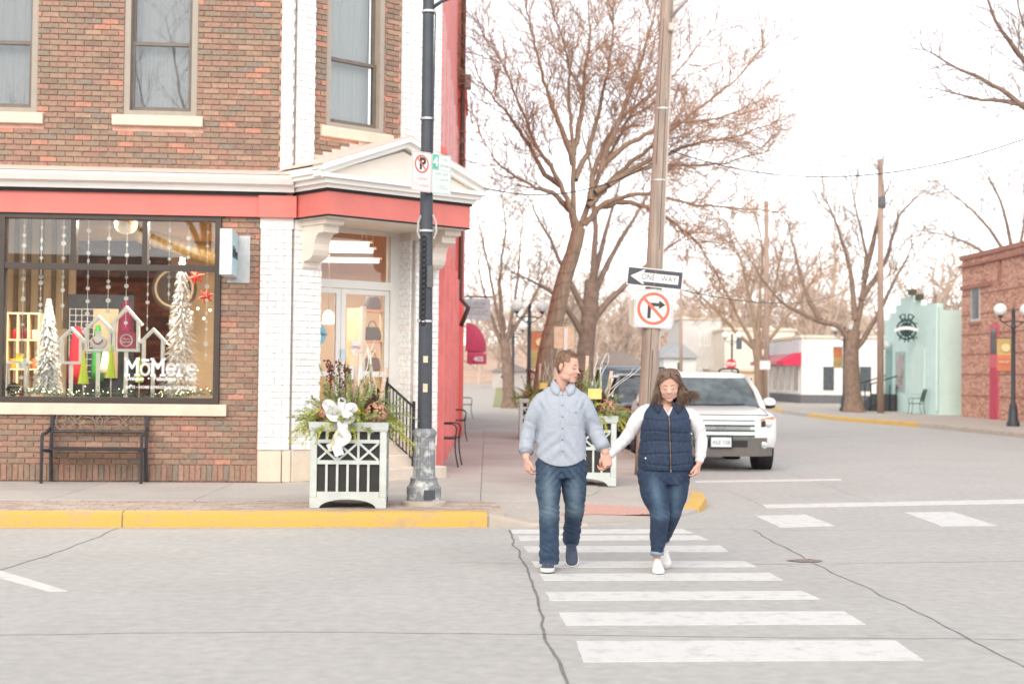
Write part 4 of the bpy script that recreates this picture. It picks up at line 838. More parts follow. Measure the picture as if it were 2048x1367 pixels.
# ---- planters
M_pg = mat('galvanised_grey', ph(216, 222, 218, 1.2), .5, metal=.15, var=.07, scale=9, fine=.05); M_lin = mat('planter_liner', ph(52, 50, 50, 1.0), .8)
def planter(label, loc, rz):
    u = .001532; t_ = thing('planter_box', label, 'planter', loc, rz, 'lattice planters on the pavement'); W_ = 515 * u; hw = W_ / 2; Z = lambda cy: (1150 - cy) * u
    q = MB(); q.bx(-hw + .03, hw - .03, -hw + .03, hw - .03, Z(1080), Z(600)); q.build('liner', M_lin, t_)
    for i in (-1, 1):
        for j in (-1, 1): q = MB(); q.cbox((i * (hw - .036), j * (hw - .036), (Z(1078) + Z(615)) / 2), (.07, .07, Z(615) - Z(1078)), .004); q.build('post', M_pg, t_)
    q = MB(); q.loft([[(sx_ * e, sy * e, z) for sx_, sy in ((-1, -1), (1, -1), (1, 1), (-1, 1))] for e, z in ((hw + .004, Z(632)), (hw + .012, Z(618)), (hw + .018, Z(572)), (hw - .05, Z(570)), (hw - .05, Z(600)))], cap=False); q.build('top_rim', M_pg, t_)
    for k in range(4):
        R = Matrix.Rotation(k * PI / 2, 4, 'Z'); y = -hw + .012; X = lambda cx: (cx - 657) * u
        for cy0, cy1 in ((688, 712), (828, 855), (1040, 1079), (615, 634)): q = MB(); q.bx(X(448), X(866), y - .008, y + .02, Z(cy1), Z(cy0), R); q.build('rail', M_pg, t_)
        for cx in (510, 582, 652, 722, 792):
            q = MB(); q.bx(X(cx - 7), X(cx + 9), y - .004, y + .014, Z(1040), Z(855), R); q.build('slat', M_pg, t_)
            q = MB(); q.bx(X(cx - 7), X(cx + 9), y - .004, y + .014, Z(688), Z(634), R); q.build('slat', M_pg, t_)
        for cx in (582, 724): q = MB(); q.bx(X(cx - 8), X(cx + 8), y - .005, y + .014, Z(828), Z(712), R); q.build('slat', M_pg, t_)
        for cx0, cx1 in ((450, 574), (590, 716), (732, 858)):
            for a, c in (((X(cx0), Z(826)), (X(cx1), Z(714))), ((X(cx0), Z(714)), (X(cx1), Z(826)))):
                d = Vector((c[0] - a[0], c[1] - a[1])).normalized(); n_ = Vector((-d.y, d.x)) * .0115; q = MB()
                q.prism([(a[0] + n_.x, a[1] + n_.y), (c[0] + n_.x, c[1] + n_.y), (c[0] - n_.x, c[1] - n_.y), (a[0] - n_.x, a[1] - n_.y)], y - .003 - .002 * (a[1] > c[1]), y + .01, 'y', R); q.build('cross_brace', M_pg, t_)
        q = MB(); P = [(X(385), Z(1078)), (X(929), Z(1078)), (X(922), Z(1150)), (X(850), Z(1150))] + [(X(655 + 195 * math.cos(a)), Z(1152 - 62 * math.sin(a))) for a in [PI * i / 14 for i in range(15)]] + [(X(460), Z(1150)), (X(392), Z(1150))]
        q.prism([(max(-hw - .005, min(hw + .005, a)) * .98, c) for a, c in P], y - .012, y + .012, 'y', R); q.build('skirt', M_pg, t_)
    return t_
P1 = hitz(691, 1016, .15); P1 = Vector((P1.x, P1.y + .4, .152)); planter('pale grey lattice planter box beside the black lamp post', tuple(P1), rad(3))
P2 = hitz(1168, 971, .155); P2 = Vector((P2.x + .0, P2.y + .4, .155)); planter('pale grey lattice planter box behind the walking man', tuple(P2), rad(2))
P3 = at(1075, 800, 31); P3.z = .155; planter('distant grey planter box left of the man beyond the strung tree', tuple(P3), rad(1))
# ---- winter arrangements
M_ev = [mat('cedar_green', ph(186, 190, 92, .95), .6, var=.3, scale=14), mat('pine_green', ph(142, 150, 92, .95), .6, var=.3, scale=14), mat('juniper_green', ph(160, 170, 120, .95), .6, var=.25, scale=14), mat('gold_cedar', ph(222, 210, 96, .95), .6, var=.25, scale=14)]
M_cone = mat('pine_cone', ph(96, 66, 50, 1.1), .8, var=.4, scale=30); M_hyd = mat('dried_hydrangea', ph(212, 168, 138, 1.1), .8, col2=ph(160, 96, 76), scale=40); M_rib = mat('white_organza', (.8, .8, .82), .4, var=.02); M_wil = mat('white_willow', ph(250, 244, 236, 1.1), .6); M_bir = mat('birch_cut', ph(228, 196, 180, 1.1), .7, var=.15, stretch=(1, 1, 6)); M_rb = mat('dark_berry', ph(110, 56, 50, 1.1), .6, var=.3, scale=30)
def sprig(q, p, d, L_, rng, nl, ln, droop, wd=.0028, flat_=False):
    d = d.normalized(); pts = [p.copy()]; v = d.copy(); st = L_ / 7
    for i in range(7): v = (v + Vector((0, 0, -droop))).normalized(); pts.append(pts[-1] + v * st)
    for i in range(nl):
        t_ = rng.uniform(.08, 1) * 6.999; k = int(t_); a = pts[k].lerp(pts[k + 1], t_ - k); ax = (pts[k + 1] - pts[k]).normalized(); r = Vector((rng.gauss(0, 1), rng.gauss(0, 1), rng.gauss(0, .35 if flat_ else 1))); r = (r - ax * r.dot(ax)).normalized(); dd = (ax * .9 + r).normalized() * ln * rng.uniform(.6, 1.15) * (1.1 - .5 * t_ / 7); s_ = dd.cross(ax + r * .3).normalized() * wd
        q.add([a - s_, a + dd * .5 - s_ * 1.2, a + dd, a + dd * .5 + s_ * 1.2, a + s_], [(0, 1, 2, 3, 4)])
    q.tube(pts, [.003 - .0003 * i for i in range(8)], 3, False)
def arrangement(label, base, seed, bow=True, card=False, full=1.0, tall=.5):
    rng = random.Random(seed); t_ = thing('winter_arrangement', label, 'plant arrangement', tuple(base)); t_.scale = (1.22, 1.1, 1.2); qs = [MB() for _ in M_ev]
    for i in range(int(190 * full)):
        k = rng.choice((0, 0, 1, 1, 2, 3)); a = rng.random() * 2 * PI; out_ = rng.uniform(.2, 1); r = .27 * out_; p = Vector((r * math.cos(a), r * math.sin(a), rng.uniform(-.02, .08))); d = Vector((math.cos(a) * out_ * 1.25, math.sin(a) * out_ * 1.25, rng.uniform(.1, 1.1) * (1.3 - out_)))
        sprig(qs[k], p, d, rng.uniform(.22, .42), rng, 64, (.05, .07, .045, .04)[k], (.20, .05, .1, .28)[k], (.0034, .0024, .003, .0036)[k], k in (0, 3))
    for i in range(int(22 * full)): a = rng.random() * 2 * PI; sprig(qs[1 + i % 2], Vector((rng.gauss(0, .1), rng.gauss(0, .08), .08)), Vector((rng.gauss(0, .25), rng.gauss(0, .2), 1)), rng.uniform(.25, tall), rng, 70, .075, .0, .0024)
    for k, qq in enumerate(qs): stuff(qq.build(('cedar_bough', 'pine_bough', 'juniper_bough', 'gold_cedar_bough')[k], M_ev[k], t_, fix=False))
    for (x, y, z, r) in ((-.14, -.22, .13, .045), (.17, -.2, .16, .055), (.05, -.24, .1, .045), (.2, -.1, .2, .05)):
        q = MB()
        for i in range(60): h = i / 60; rr = r * math.sin(PI * (.1 + .85 * h)); a = i * 2.4; c = Vector((x + rr * math.cos(a) * .6, y + rr * math.sin(a) * .6, z + (h - .5) * r * 2.6)); q.ball(c, (r * .3, r * .3, r * .12), 6, 4)
        stuff(q.build('pine_cone', M_cone, t_))
    for (x, y, z, r) in ((-.2, -.24, .1, .07), (.24, -.24, .1, .105)):
        q = MB()
        for i in range(230): v = Vector((rng.gauss(0, 1), rng.gauss(0, 1), rng.gauss(0, 1))).normalized(); c = Vector((x, y, z)) + v * r * Vector((1, 1, .75)).length / 1.7; e1_ = v.orthogonal().normalized() * .014; e2_ = v.cross(e1_); q.add([c - e1_, c - e2_, c + e1_, c + e2_], [(0, 1, 2, 3)])
        stuff(q.build('hydrangea_head', M_hyd, t_, fix=False))
    for i in range(7):
        q = MB(); p = Vector((rng.uniform(.02, .26), rng.uniform(-.1, .1), .05)); P = [p]; v = Vector((rng.gauss(.12, .16), rng.gauss(0, .15), 1)).normalized()
        for j in range(9): v = (v + Vector((rng.gauss(0, .28), rng.gauss(0, .2), .12))).normalized(); P.append(P[-1] + v * (tall * 1.45 / 9) * rng.uniform(.8, 1.1))
        P = smooth_path(P, 3); q.tube(P, [.006 * (1 - .7 * k / len(P)) for k in range(len(P))], 5); q.build('willow_twig', M_wil, t_)
    for i in range(7):
        q = MB(); x = rng.uniform(-.2, -.02); P = [Vector((x, -.05, .05)) + Vector((rng.gauss(0, .02), 0, 1)).normalized() * s_ for s_ in (0, .2, .4, rng.uniform(.42, .52))]; q.tube(P, .0035, 4)
        for j in range(22): h = rng.uniform(.45, 1) * 2.999; k = int(h); c = P[k].lerp(P[k + 1], h - k) + Vector((rng.gauss(0, .016), rng.gauss(0, .016), 0)); q.ball(c, rng.uniform(.006, .011), 6, 4)
        stuff(q.build('berry_stem', M_rb, t_))
    for (x, h, lean) in ((.02, .66, .02), (.22, .5, .08)): q = MB(); q.tube([(x, .03, 0), (x + lean, .03, h * tall * 2)], .019, 8); q.build('birch_stick', M_bir, t_)
    if bow:
        bw = MB(); c0 = Vector((-.05, -.42, .08))
        def strip(P, wv):
            P = smooth_path(P, 6); vs2 = []
            for i, p in enumerate(P): t2 = (P[min(i + 1, len(P) - 1)] - P[max(i - 1, 0)]).normalized(); n_ = Vector((t2.z, -.35, -t2.x)).normalized() * wv; vs2 += [p + n_, p - n_]
            bw.add(vs2, [(2 * i, 2 * i + 1, 2 * i + 3, 2 * i + 2) for i in range(len(P) - 1)])
        for k, (dx, dz) in enumerate(((-.12, .10), (-.09, .02), (.12, .07), (.10, -.02), (.02, .13))): strip([c0, c0 + Vector((dx * .6, -.05, dz * .7 + .03)), c0 + Vector((dx, -.03, dz)), c0 + Vector((dx * .6, -.01, dz * .5 - .03)), c0], .032)
        strip([c0, c0 + Vector((.03, -.02, -.1)), c0 + Vector((-.03, .0, -.22)), c0 + Vector((.0, -.01, -.34))], .04); strip([c0, c0 + Vector((.02, -.02, -.1)), c0 + Vector((.06, .0, -.2)), c0 + Vector((-.1, -.01, -.28))], .035)
        bw.build('ribbon_bow', M_rib, t_, True, fix=False)
    if card:
        q = MB(); q.bx(.03, .17, -.40, -.395, .2, .31); q.build('card', mat('yellow_card', ph(250, 222, 140, 1.2), .5, col2=ph(245, 205, 110, 1.2), scale=9), t_); q = MB(); q.tube([(.09, -.395, -.02), (.09, -.395, .2)], .006, 5); q.build('card_stake', M_iron, t_)
    return t_
arrangement('evergreen winter arrangement with white bow, dried hydrangeas and willow in the near planter', P1 + Vector((0, 0, .86)), 5)
arrangement('evergreen arrangement with white curly willow and a yellow card behind the man', P2 + Vector((0, 0, .86)), 9, False, True, 1.0, .5)
arrangement('small evergreen arrangement in the distant planter beside the strung tree', P3 + Vector((0, 0, .86)), 14, False, True, .5, .5)
# ---- lamp post by the corner
M_post = mat('lamp_post_paint', ph(72, 76, 84, 1.1), .5, var=.12, scale=6, metal=.1); M_base = mat('worn_grey_paint', ph(136, 140, 146, 1.15), .6, col2=ph(214, 214, 212, 1.2), scale=9, thr=(.5, .62), bump=.2)
LP = hitz(845, 1012, .15); LP.y += .2; D_ = LP.y; lp = thing('lamp_post', 'tall black lamp post with fluted worn grey base at the corner', 'lamp post', (LP.x, LP.y, .15), rad(.3))
zz = lambda py: at(845, py, D_).z - .15
q = MB(); q.lathe([(.24, -.02), (.24, .035), (.2, .05)], 28, cap=True); q.build('footing', MATS['kerb_concrete'], lp, 'auto')
q = MB(); q.lathe([(.185, .045), (.185, .19), (.165, .205), (.15, .24), (.145, .27), (.15, .285), (.13, .30)], 32); q.build('plinth', M_base, lp, 'auto')
q = MB(); n_ = 80; prf = []
for z, r in ((.30, .124), (.34, .118), (zz(872), .116)): prf.append([(r * (1 - .05 * max(0, math.sin(j * 2 * PI / 4))) * math.cos(2 * PI * j / n_), r * (1 - .05 * (1 if (j // 2) % 2 else 0)) * math.sin(2 * PI * j / n_), z) if False else ((r * (1 - .06 * ((j // 2) % 2))) * math.cos(2 * PI * j / n_), (r * (1 - .06 * ((j // 2) % 2))) * math.sin(2 * PI * j / n_), z) for j in range(n_)])
q.loft(prf); q.build('fluted_shaft', M_base, lp)
q = MB(); z0 = zz(872); q.lathe([(.12, z0), (.128, z0 + .02), (.128, z0 + .05), (.11, z0 + .075), (.095, z0 + .085)], 28); q.build('collar', M_base, lp, 'auto')
q = MB(); q.tube([(0, 0, z0 + .06), (-.012, 0, zz(380)), (-.02, 0, 6.6)], [.078, .068, .055], 24); q.build('pole', M_post, lp, 'auto')
q = MB(); q.tube([(-.02, 0, zz(22)), (.12, -.02, zz(4)), (.6, -.1, zz(-30)), (1.4, -.2, zz(-60))], [.02, .02, .022, .025], 8); q.build('lamp_arm', M_post, lp, True)
q = MB(); q.tube([(.062, -.06, zz(30)), (.05, -.06, zz(320))], .007, 5); q.build('conduit', M_post, lp)
for py in (24, 238, 462, 642): q = MB(); r = .074 + .008 * (py > 300); q.lathe([(r, zz(py) - .012), (r + .004, zz(py) - .012), (r + .004, zz(py) + .012), (r, zz(py) + .012)], 24, c=(-.012, 0, 0), cap=False); q.build('band', mat('band_steel', (.55, .55, .55), .4, metal=.5), lp)
for k in range(17): q = MB(); z = zz(478) - k * .056; q.tube([(-.03 + .026 * math.cos(a) - .0, -.082 - .004 * (k % 2), z + .026 * math.sin(a)) for a in [2 * PI * i / 10 for i in range(11)]], .0075, 5, False); q.build('chain_link', M_iron, lp)
q = MB(); q.bx(.01, .075, -.092, -.07, zz(575), zz(532)); q.build('outlet_box', mat('box_grey', (.1, .1, .11), .5), lp)
for s_ in (-1, 1): q = MB(); q.tube([(s_ * .06, -.03, zz(430)), (s_ * .095, -.04, zz(445)), (s_ * .1, -.04, zz(465)), (s_ * .075, -.04, zz(478))], .012, 6); q.build('banner_bracket', mat('bracket_steel', (.5, .5, .48), .4, metal=.6), lp)
for (py, dz) in ((718, .07), (775, .09)): q = MB(); q.box((.005, -.0765, zz(py)), (.05, .004, dz)); q.build('sticker', mat('old_sticker', ph(222, 210, 184, 1.2), .7, var=.15, scale=30), lp)
q = MB(); q.box((.07, -.176, .12), (.12, .02, .1), rz=.4); q.build('access_plate', mat('plate_dark', ph(92, 96, 102), .5, metal=.3), lp)
# parking signs on the post
M_sw = mat('sign_white', (.8, .8, .79), .45, var=.02); M_sr = mat('sign_red', ph(232, 120, 98, 1.15), .5); M_sg = mat('sign_green', ph(110, 200, 170, 1.15), .5); M_sk = mat('sign_black', (.03, .035, .035), .5); M_srr = mat('sign_pale_red', ph(240, 190, 180, 1.1), .5); M_sgg = mat('sign_pale_green', ph(180, 215, 205, 1.1), .5)
def rrect(w_, h_, r, n=5):
    P = []
    for cx, cz, a0 in ((w_ / 2 - r, h_ / 2 - r, 0), (-w_ / 2 + r, h_ / 2 - r, 90), (-w_ / 2 + r, -h_ / 2 + r, 180), (w_ / 2 - r, -h_ / 2 + r, 270)): P += arc(cx, cz, r, a0, a0 + 90, n)
    return P
def frame_(w_, h_, r, t_, y, n=5):
    A = rrect(w_, h_, r, n); B = rrect(w_ - 2 * t_, h_ - 2 * t_, max(r - t_, .004), n); q = MB(); k = len(A); q.add([(a, y, c) for a, c in A] + [(a, y, c) for a, c in B], [(i, (i + 1) % k, k + (i + 1) % k, k + i) for i in range(k)]); return q
def ring_(cx, cz, r0, r1, y, n=40):
    q = MB(); A = [(cx + r0 * math.cos(2 * PI * i / n), y, cz + r0 * math.sin(2 * PI * i / n)) for i in range(n)]; B = [(cx + r1 * math.cos(2 * PI * i / n), y, cz + r1 * math.sin(2 * PI * i / n)) for i in range(n)]; q.add(A + B, [(i, (i + 1) % n, n + (i + 1) % n, n + i) for i in range(n)]); return q
def txt(par, body, size, m, x, z, y=-.004, fit=None, bold=0.0, align='CENTER'):
    me = text_mesh('lettering', body, size, m, .0005, bold, align)
    if fit: w_ = max(v.co.x for v in me.vertices) - min(v.co.x for v in me.vertices); 
    for v in me.vertices:
        if fit: v.co.x *= fit / w_
    o_ = link('lettering', me, par); o_.location = (x, y, z); return o_
sgc = at(863, 346, D_ - .13); RZ = rad(44); ux = Vector((math.cos(RZ), math.sin(RZ), 0)); SW, SH = .275, .425
a = sgc - ux * (SW / 2 + .002); s1 = thing('parking_sign', 'white no-parking sign with red ring on the lamp post', 'sign', tuple(a), RZ, 'signs on the lamp post')
q = MB(); q.prism(rrect(SW, SH, .02), -.001, .002); q.build('plate', M_sw, s1); frame_(SW - .012, SH - .012, .018, .005, -.0025).build('border', M_sr, s1); ring_(0, .08, .098, .078, -.003).build('ring', M_sr, s1); txt(s1, 'P', .17, M_sk, .01, .08, bold=.006, y=-.0035)
q = MB(); q.box((0, -.0045, .08), (.165, .001, .016), R=Matrix.Rotation(rad(45), 3, 'Y')); q.build('slash', M_sr, s1); txt(s1, '2:00AM', .05, M_srr, 0, -.075); txt(s1, 'TO 6:00AM', .05, M_srr, 0, -.145, fit=.21)
a = sgc + ux * (SW / 2 + .002); s2 = thing('parking_sign', 'white and green four hour parking sign on the lamp post', 'sign', tuple(a), RZ, 'signs on the lamp post')
q = MB(); q.prism(rrect(SW, SH, .02), -.001, .002); q.build('plate', M_sw, s2); frame_(SW - .012, SH - .012, .018, .005, -.0025).build('border', M_sg, s2); q = MB(); q.box((-.085, -.003, .125), (.085, .001, .15)); q.build('green_field', M_sg, s2); txt(s2, '4', .13, M_sw, -.085, .125, bold=.004); txt(s2, 'HR', .06, M_sgg, .045, .155); txt(s2, 'PARKING', .05, M_sgg, .045, .09, fit=.14); txt(s2, '8:00 AM', .05, M_sgg, .0, .0, fit=.18); txt(s2, 'TO 6:00 PM', .05, M_sgg, 0, -.06, fit=.2)
q = MB(); q.box((0, -.003, .043), (.25, .001, .004)); q.build('divider', M_sg, s2); txt(s2, 'EXCEPT SAT\nSUN & HOLIDAYS', .025, M_sgg, 0, -.14)
# ---- utility pole with signs
M_up = mat('weathered_pole', ph(176, 158, 146, 1.25), .9, var=.22, scale=5, stretch=(4, 4, .25), bump=.9, bscale=30)
UD = 20.4; UB = at(1289, 930, UD); UT = at(1338, -60, UD); up_ = thing('utility_pole', 'tall weathered wooden utility pole behind the couple carrying road signs', 'utility pole', (UB.x, UB.y, .1)); H_ = UT.z - .1
q = MB(); n_ = 14; rng = random.Random(2); q.tube([(( UT.x - UB.x) * i / n_, 0, H_ * i / n_) for i in range(n_ + 1)], [.145 - .055 * i / n_ for i in range(n_ + 1)], 20); q.build('shaft', M_up, up_, True)
def pxz(py): z = at(1300, py, UD).z; return Vector(((UT.x - UB.x) * (z - .1) / H_, 0, z - .1))
for k, (a0, p0, p1) in enumerate(((-1.7, 1000, 620), (-1.2, 500, 200), (-2.1, 330, 40), (-1.45, 950, 700))):
    q = MB(); A, B = pxz(p0), pxz(p1); P = []
    for i in range(9): p = A.lerp(B, i / 8); r = .145 - .055 * p.z / H_; P.append(p + Vector((math.cos(a0 + .02 * math.sin(i * 2)) * (r - .001), math.sin(a0) * (r - .001), 0)))
    q.tube(P, .0045, 4); q.build('drying_crack', mat('crack_dark', (.05, .04, .035), .9), up_)
for py in (218, 361): q = MB(); c = pxz(py); r = .148 - .055 * c.z / H_; q.lathe([(r, -.01), (r + .003, -.01), (r + .003, .012), (r, .012)], 20, c=tuple(c), cap=False); q.build('band', MATS['band_steel'], up_)
q = MB(); P = [pxz(py) + Vector((.115 - .03 * (1 - py / 700), -.06, 0)) for py in (700, 400, 200, 0)]; q.tube(P, .014, 6); q.build('conduit', mat('conduit_grey', ph(210, 196, 184, 1.2), .6), up_)
q = MB(); c = pxz(58); q.cbox(c + Vector((.06, -.12, 0)), (.09, .08, .12), .02); q.build('meter_box', MATS['conduit_grey'], up_)
q = MB(); c = pxz(30); q.tube([c + Vector((.05, -.05, -.05)), c + Vector((.3, -.3, .2)), c + Vector((.9, -.7, .45)), c + Vector((1.6, -1.0, .65))], .026, 8); q.build('lamp_arm', mat('arm_alu', ph(226, 222, 220, 1.15), .4, metal=.4), up_, True)
def pole_frame(px, py, dy_): p = at(px, py, UD - dy_); return p
c = pole_frame(1310, 556, .14); ow = thing('one_way_sign', 'black and white one way sign pointing left on the utility pole', 'sign', tuple(c), 0); ow.rotation_euler = (0, rad(5.4), 0); W_, H2 = .80, .265
q = MB(); q.prism(rrect(W_, H2, .018), -.0015, .0015); q.build('plate', M_sw, ow); q = MB(); q.prism(rrect(W_ - .025, H2 - .025, .012), -.003, -.0016); q.build('field', mat('sign_charcoal', ph(72, 72, 80, 1.05), .5), ow)
q = MB(); q.prism([(-.35, .0), (-.165, .105), (-.15, .10), (-.168, .062), (.335, .062), (.335, -.062), (-.168, -.062), (-.15, -.10), (-.165, -.105)], -.0045, -.0031); q.build('arrow', M_sw, ow); txt(ow, 'ONE   WAY', .12, MATS['sign_charcoal'], .055, 0, -.0055, fit=.5)
for z in (.085, -.085): q = MB(); q.ball((.0, -.005, z), .009, 8, 6); q.build('bolt', M_sr, ow)
c = pole_frame(1307, 617, .145); nt_ = thing('no_turn_sign', 'white no right turn sign with red ring on the utility pole', 'sign', tuple(c), 0); nt_.rotation_euler = (0, rad(2.6), 0); W_ = .545
q = MB(); q.prism(rrect(W_, W_, .03), -.0015, .0015); q.build('plate', M_sw, nt_); frame_(W_ - .022, W_ - .022, .022, .006, -.003).build('border', M_sk, nt_); ring_(0, 0, .235, .188, -.004).build('ring', MATS['sign_red'], nt_)
q = MB(); q.prism([(-.085, -.14), (-.035, -.14), (-.035, .035), (.075, .035), (.075, -.005), (.17, .06), (.075, .125), (.075, .085), (-.085, .085)], -.0042, -.003); q.build('arrow', mat('sign_dark', ph(70, 64, 62), .5), nt_)
q = MB(); q.box((0, -.0052, 0), (.40, .001, .047), R=Matrix.Rotation(rad(45), 3, 'Y')); q.build('slash', MATS['sign_red'], nt_)
for z in (.2, -.2): q = MB(); q.ball((0, -.005, z), .009, 8, 6); q.build('bolt', M_sr, nt_)
c = at(1303, 628, UD + .17); so = thing('stop_sign', 'back of an octagonal stop sign on the far side of the utility pole', 'sign', tuple(c), rad(8)); q = MB(); q.prism([(.36 * math.cos(rad(22.5 + 45 * i)), .36 * math.sin(rad(22.5 + 45 * i))) for i in range(8)], -.001, .002); q.build('plate', mat('sign_back', ph(240, 228, 216, 1.15), .5, metal=.1, var=.03), so)
# ---- overhead wires
def wire(name, label, a, c, sag, r):
    t_ = MB(); a, c = Vector(a), Vector(c); t_.tube([a.lerp(c, i / 24) - Vector((0, 0, sag * 4 * (i / 24) * (1 - i / 24))) for i in range(25)], r, 4); o_ = t_.build(name, mat('wire_black', (.025, .03, .03), .6), None, True); tag(o_, label, 'wire'); return o_
p_ = pxz(318) + UB; p_.z = at(1318, 318, UD).z
wire('overhead_wire', 'dark cable running from the shop canopy up to the utility pole', at(968, 376, 19.0), at(1312, 322, UD), .25, .007)
wire('overhead_wire', 'dark cable sagging from the utility pole out of the frame to the right', at(1338, 300, UD), at(2120, 250, 17), .5, .006)
wire('overhead_wire', 'thin low cable between the utility pole and the far right pole', at(1330, 572, UD), at(1752, 540, 59), .7, .008)
wire('overhead_wire', 'thin cable from the right pole across to the brick building', at(1766, 430, 59), at(2060, 462, 50), .4, .009)
wire('overhead_wire', 'thin cable over the left pavement from the grey building to the street trees', at(930, 482, 40), at(1300, 470, 62), .3, .008)
# ---- metal armchairs on the side pavement
M_gr = mat('dark_green_metal', (.02, .035, .03), .45, var=.15)
def armchair(label, X, Y, rz):
    t_ = thing('metal_armchair', label, 'chair', (X, Y, .155), rz, 'green metal chairs on the pavement')
    for s_ in (-1, 1):
        y = s_ * .27
        q = MB(); q.tube(smooth_path([(.30, y, 0), (.26, y, .2), (.25, y, .42), (.27, y, .58), (.2, y, .645), (.0, y, .645), (-.22, y, .66)], 4), .012, 6); q.build('arm', M_gr, t_, True)
        q = MB(); q.tube(smooth_path([(-.26, y, 0), (-.2, y, .25), (-.2, y, .44), (-.25, y, .7), (-.34, y, 1.0)], 4), .012, 6); q.build('leg', M_gr, t_, True)
    for k in range(7): q = MB(); x = -.17 + k * .07; q.box((x, 0, .435 + .01 * math.cos(k)), (.045, .54, .01)); q.build('slat', M_gr, t_)
    for s_ in (-1, 1): q = MB(); q.tube([(-.2, s_ * .26, .425), (.27, s_ * .26, .425)], .011, 6); q.build('seat_rail', M_gr, t_)
    for k in range(8): q = MB(); y = -.21 + k * .06; q.tube([(-.21, y, .5), (-.25, y, .7), (-.335, y, .985)], .008, 5); q.build('back_bar', M_gr, t_)
    q = MB(); q.tube([(-.34, -.27, 1.0), (-.345, 0, 1.02), (-.34, .27, 1.0)], .012, 6); q.build('top_bar', M_gr, t_)
    return t_
c = hitz(922, 933, .155); ac = armchair('dark green metal armchair nearest the lamp post, against the red wall', c.x - .32, c.y + .2, rad(-4))
c = hitz(935, 882, .155); dup(ac, (c.x - .32, c.y + .3, .155), rad(2), 'dark green metal armchair second from the lamp post along the red wall')
c = hitz(951, 836, .155); dup(ac, (c.x - .4, c.y + .3, .155), rad(2), 'small dark green armchair farthest along the left pavement')
# potted geranium behind the lamp post
c = hitz(872, 905, .155); pp = thing('potted_plant', 'potted pink flowering plant behind the lamp post base', 'plant', (c.x - .06, c.y + .1, .155)); q = MB(); q.lathe([(.09, 0), (.13, .2), (.14, .24), (.12, .24), (.11, .18)], 16); q.build('pot', mat('pot_dark', (.04, .035, .03), .7), pp, 'auto')
q = MB(); f_ = MB(); rng = random.Random(7)
for i in range(420):
    v = Vector((rng.gauss(0, .1), rng.gauss(0, .1), .36 + rng.gauss(0, .1))); n_ = Vector((rng.gauss(0, 1), rng.gauss(0, 1), 1)).normalized(); e1_ = n_.orthogonal().normalized() * .02; e2_ = n_.cross(e1_); (f_ if v.z > .46 and i % 2 else q).add([v - e1_, v - e2_, v + e1_, v + e2_], [(0, 1, 2, 3)])
stuff(q.build('leaves', mat('leaf_green', ph(96, 136, 84, 1.2), .6, var=.3, scale=20), pp, fix=False)); stuff(f_.build('petals', mat('petal_pink', ph(236, 180, 170, 1.2), .6), pp, fix=False))
# ---- twin globe street lamps with banners
M_lpb = mat('lamp_black', ph(62, 66, 72, 1.1), .5, var=.1); M_globe = mat('globe_white', (.82, .82, .8), .25)
def banner_mesh(par, x, z0, w_, h_, top, bot, txt_, y=0.0, disc=True):
    q = MB(); n_ = 8; q.add([(x + (i % 2) * w_, y + .02 * math.sin(j), z0 - h_ * j / n_) for j in range(5) for i in range(2)], [(2 * j, 2 * j + 1, 2 * j + 3, 2 * j + 2) for j in range(4)]); q.build('banner_upper', top, par)
    q = MB(); q.add([(x + (i % 2) * w_, y + .02 * math.sin(j) - .002, z0 - h_ * j / n_) for j in range(4, n_ + 1) for i in range(2)], [(2 * j, 2 * j + 1, 2 * j + 3, 2 * j + 2) for j in range(4)]); q.build('banner_lower', bot, par)
    if disc: q = MB(); q.lathe([(.13, 0), (.13, .008), (.0, .008)], 20, M=Matrix.Translation((x + w_ * .62, y - .03, z0 - h_ * .28)) @ Matrix.Rotation(PI / 2, 4, 'X')); q.build('banner_disc', mat('banner_cream', ph(246, 222, 170, 1.2), .7), par)
    for z in (z0 + .02, z0 - h_ - .02): q = MB(); q.tube([(0, y, z), (x + (w_ if x > 0 else 0), y, z)], .012, 5); q.build('banner_arm', M_lpb, par)
    if txt_: o_ = link('lettering', text_mesh('lettering', txt_, .1, M_sw, .001), par); o_.location = (x + w_ / 2, y - .05, z0 - h_ * .72)
def street_lamp(label, loc, rz, ban, h=3.25):
    t_ = thing('street_lamp', label, 'street lamp', loc, rz, 'twin globe street lamps')
    q = MB(); q.lathe([(.2, 0), (.2, .1), (.15, .2), (.14, .5), (.11, .58), (.12, .62), (.085, .7), (.07, .75), (.06, 2.6), (.055, h - .25), (.085, h - .2), (.06, h - .1), (.05, h + .25), (.07, h + .3), (.02, h + .42)], 18); q.build('post', M_lpb, t_, 'auto')
    q = MB(); q.tube(smooth_path([(-.4, 0, h + .12), (-.4, 0, h + .02), (-.3, 0, h - .04), (0, 0, h), (.3, 0, h - .04), (.4, 0, h + .02), (.4, 0, h + .12)], 4), .022, 6); q.tube(smooth_path([(-.3, 0, h - .03), (-.15, 0, h - .16), (0, 0, h - .2), (.15, 0, h - .16), (.3, 0, h - .03)], 4), .014, 5); q.build('cross_arm', M_lpb, t_, True)
    for s_ in (-1, 1):
        q = MB(); q.lathe([(.04, h + .1), (.09, h + .15), (.1, h + .18)], 14, c=(s_ * .4, 0, 0)); q.build('globe_holder', M_lpb, t_)
        q = MB(); q.ball((s_ * .4, 0, h + .34), .2, 20, 14); q.build('globe', M_globe, t_, True)
    if ban: banner_mesh(t_, *ban)
    return t_
M_bo = mat('banner_orange', ph(224, 138, 104, 1.2), .8, var=.06); M_bg = mat('banner_gold', ph(208, 180, 124, 1.2), .8, var=.1, scale=5, stretch=(.2, 1, 6)); 
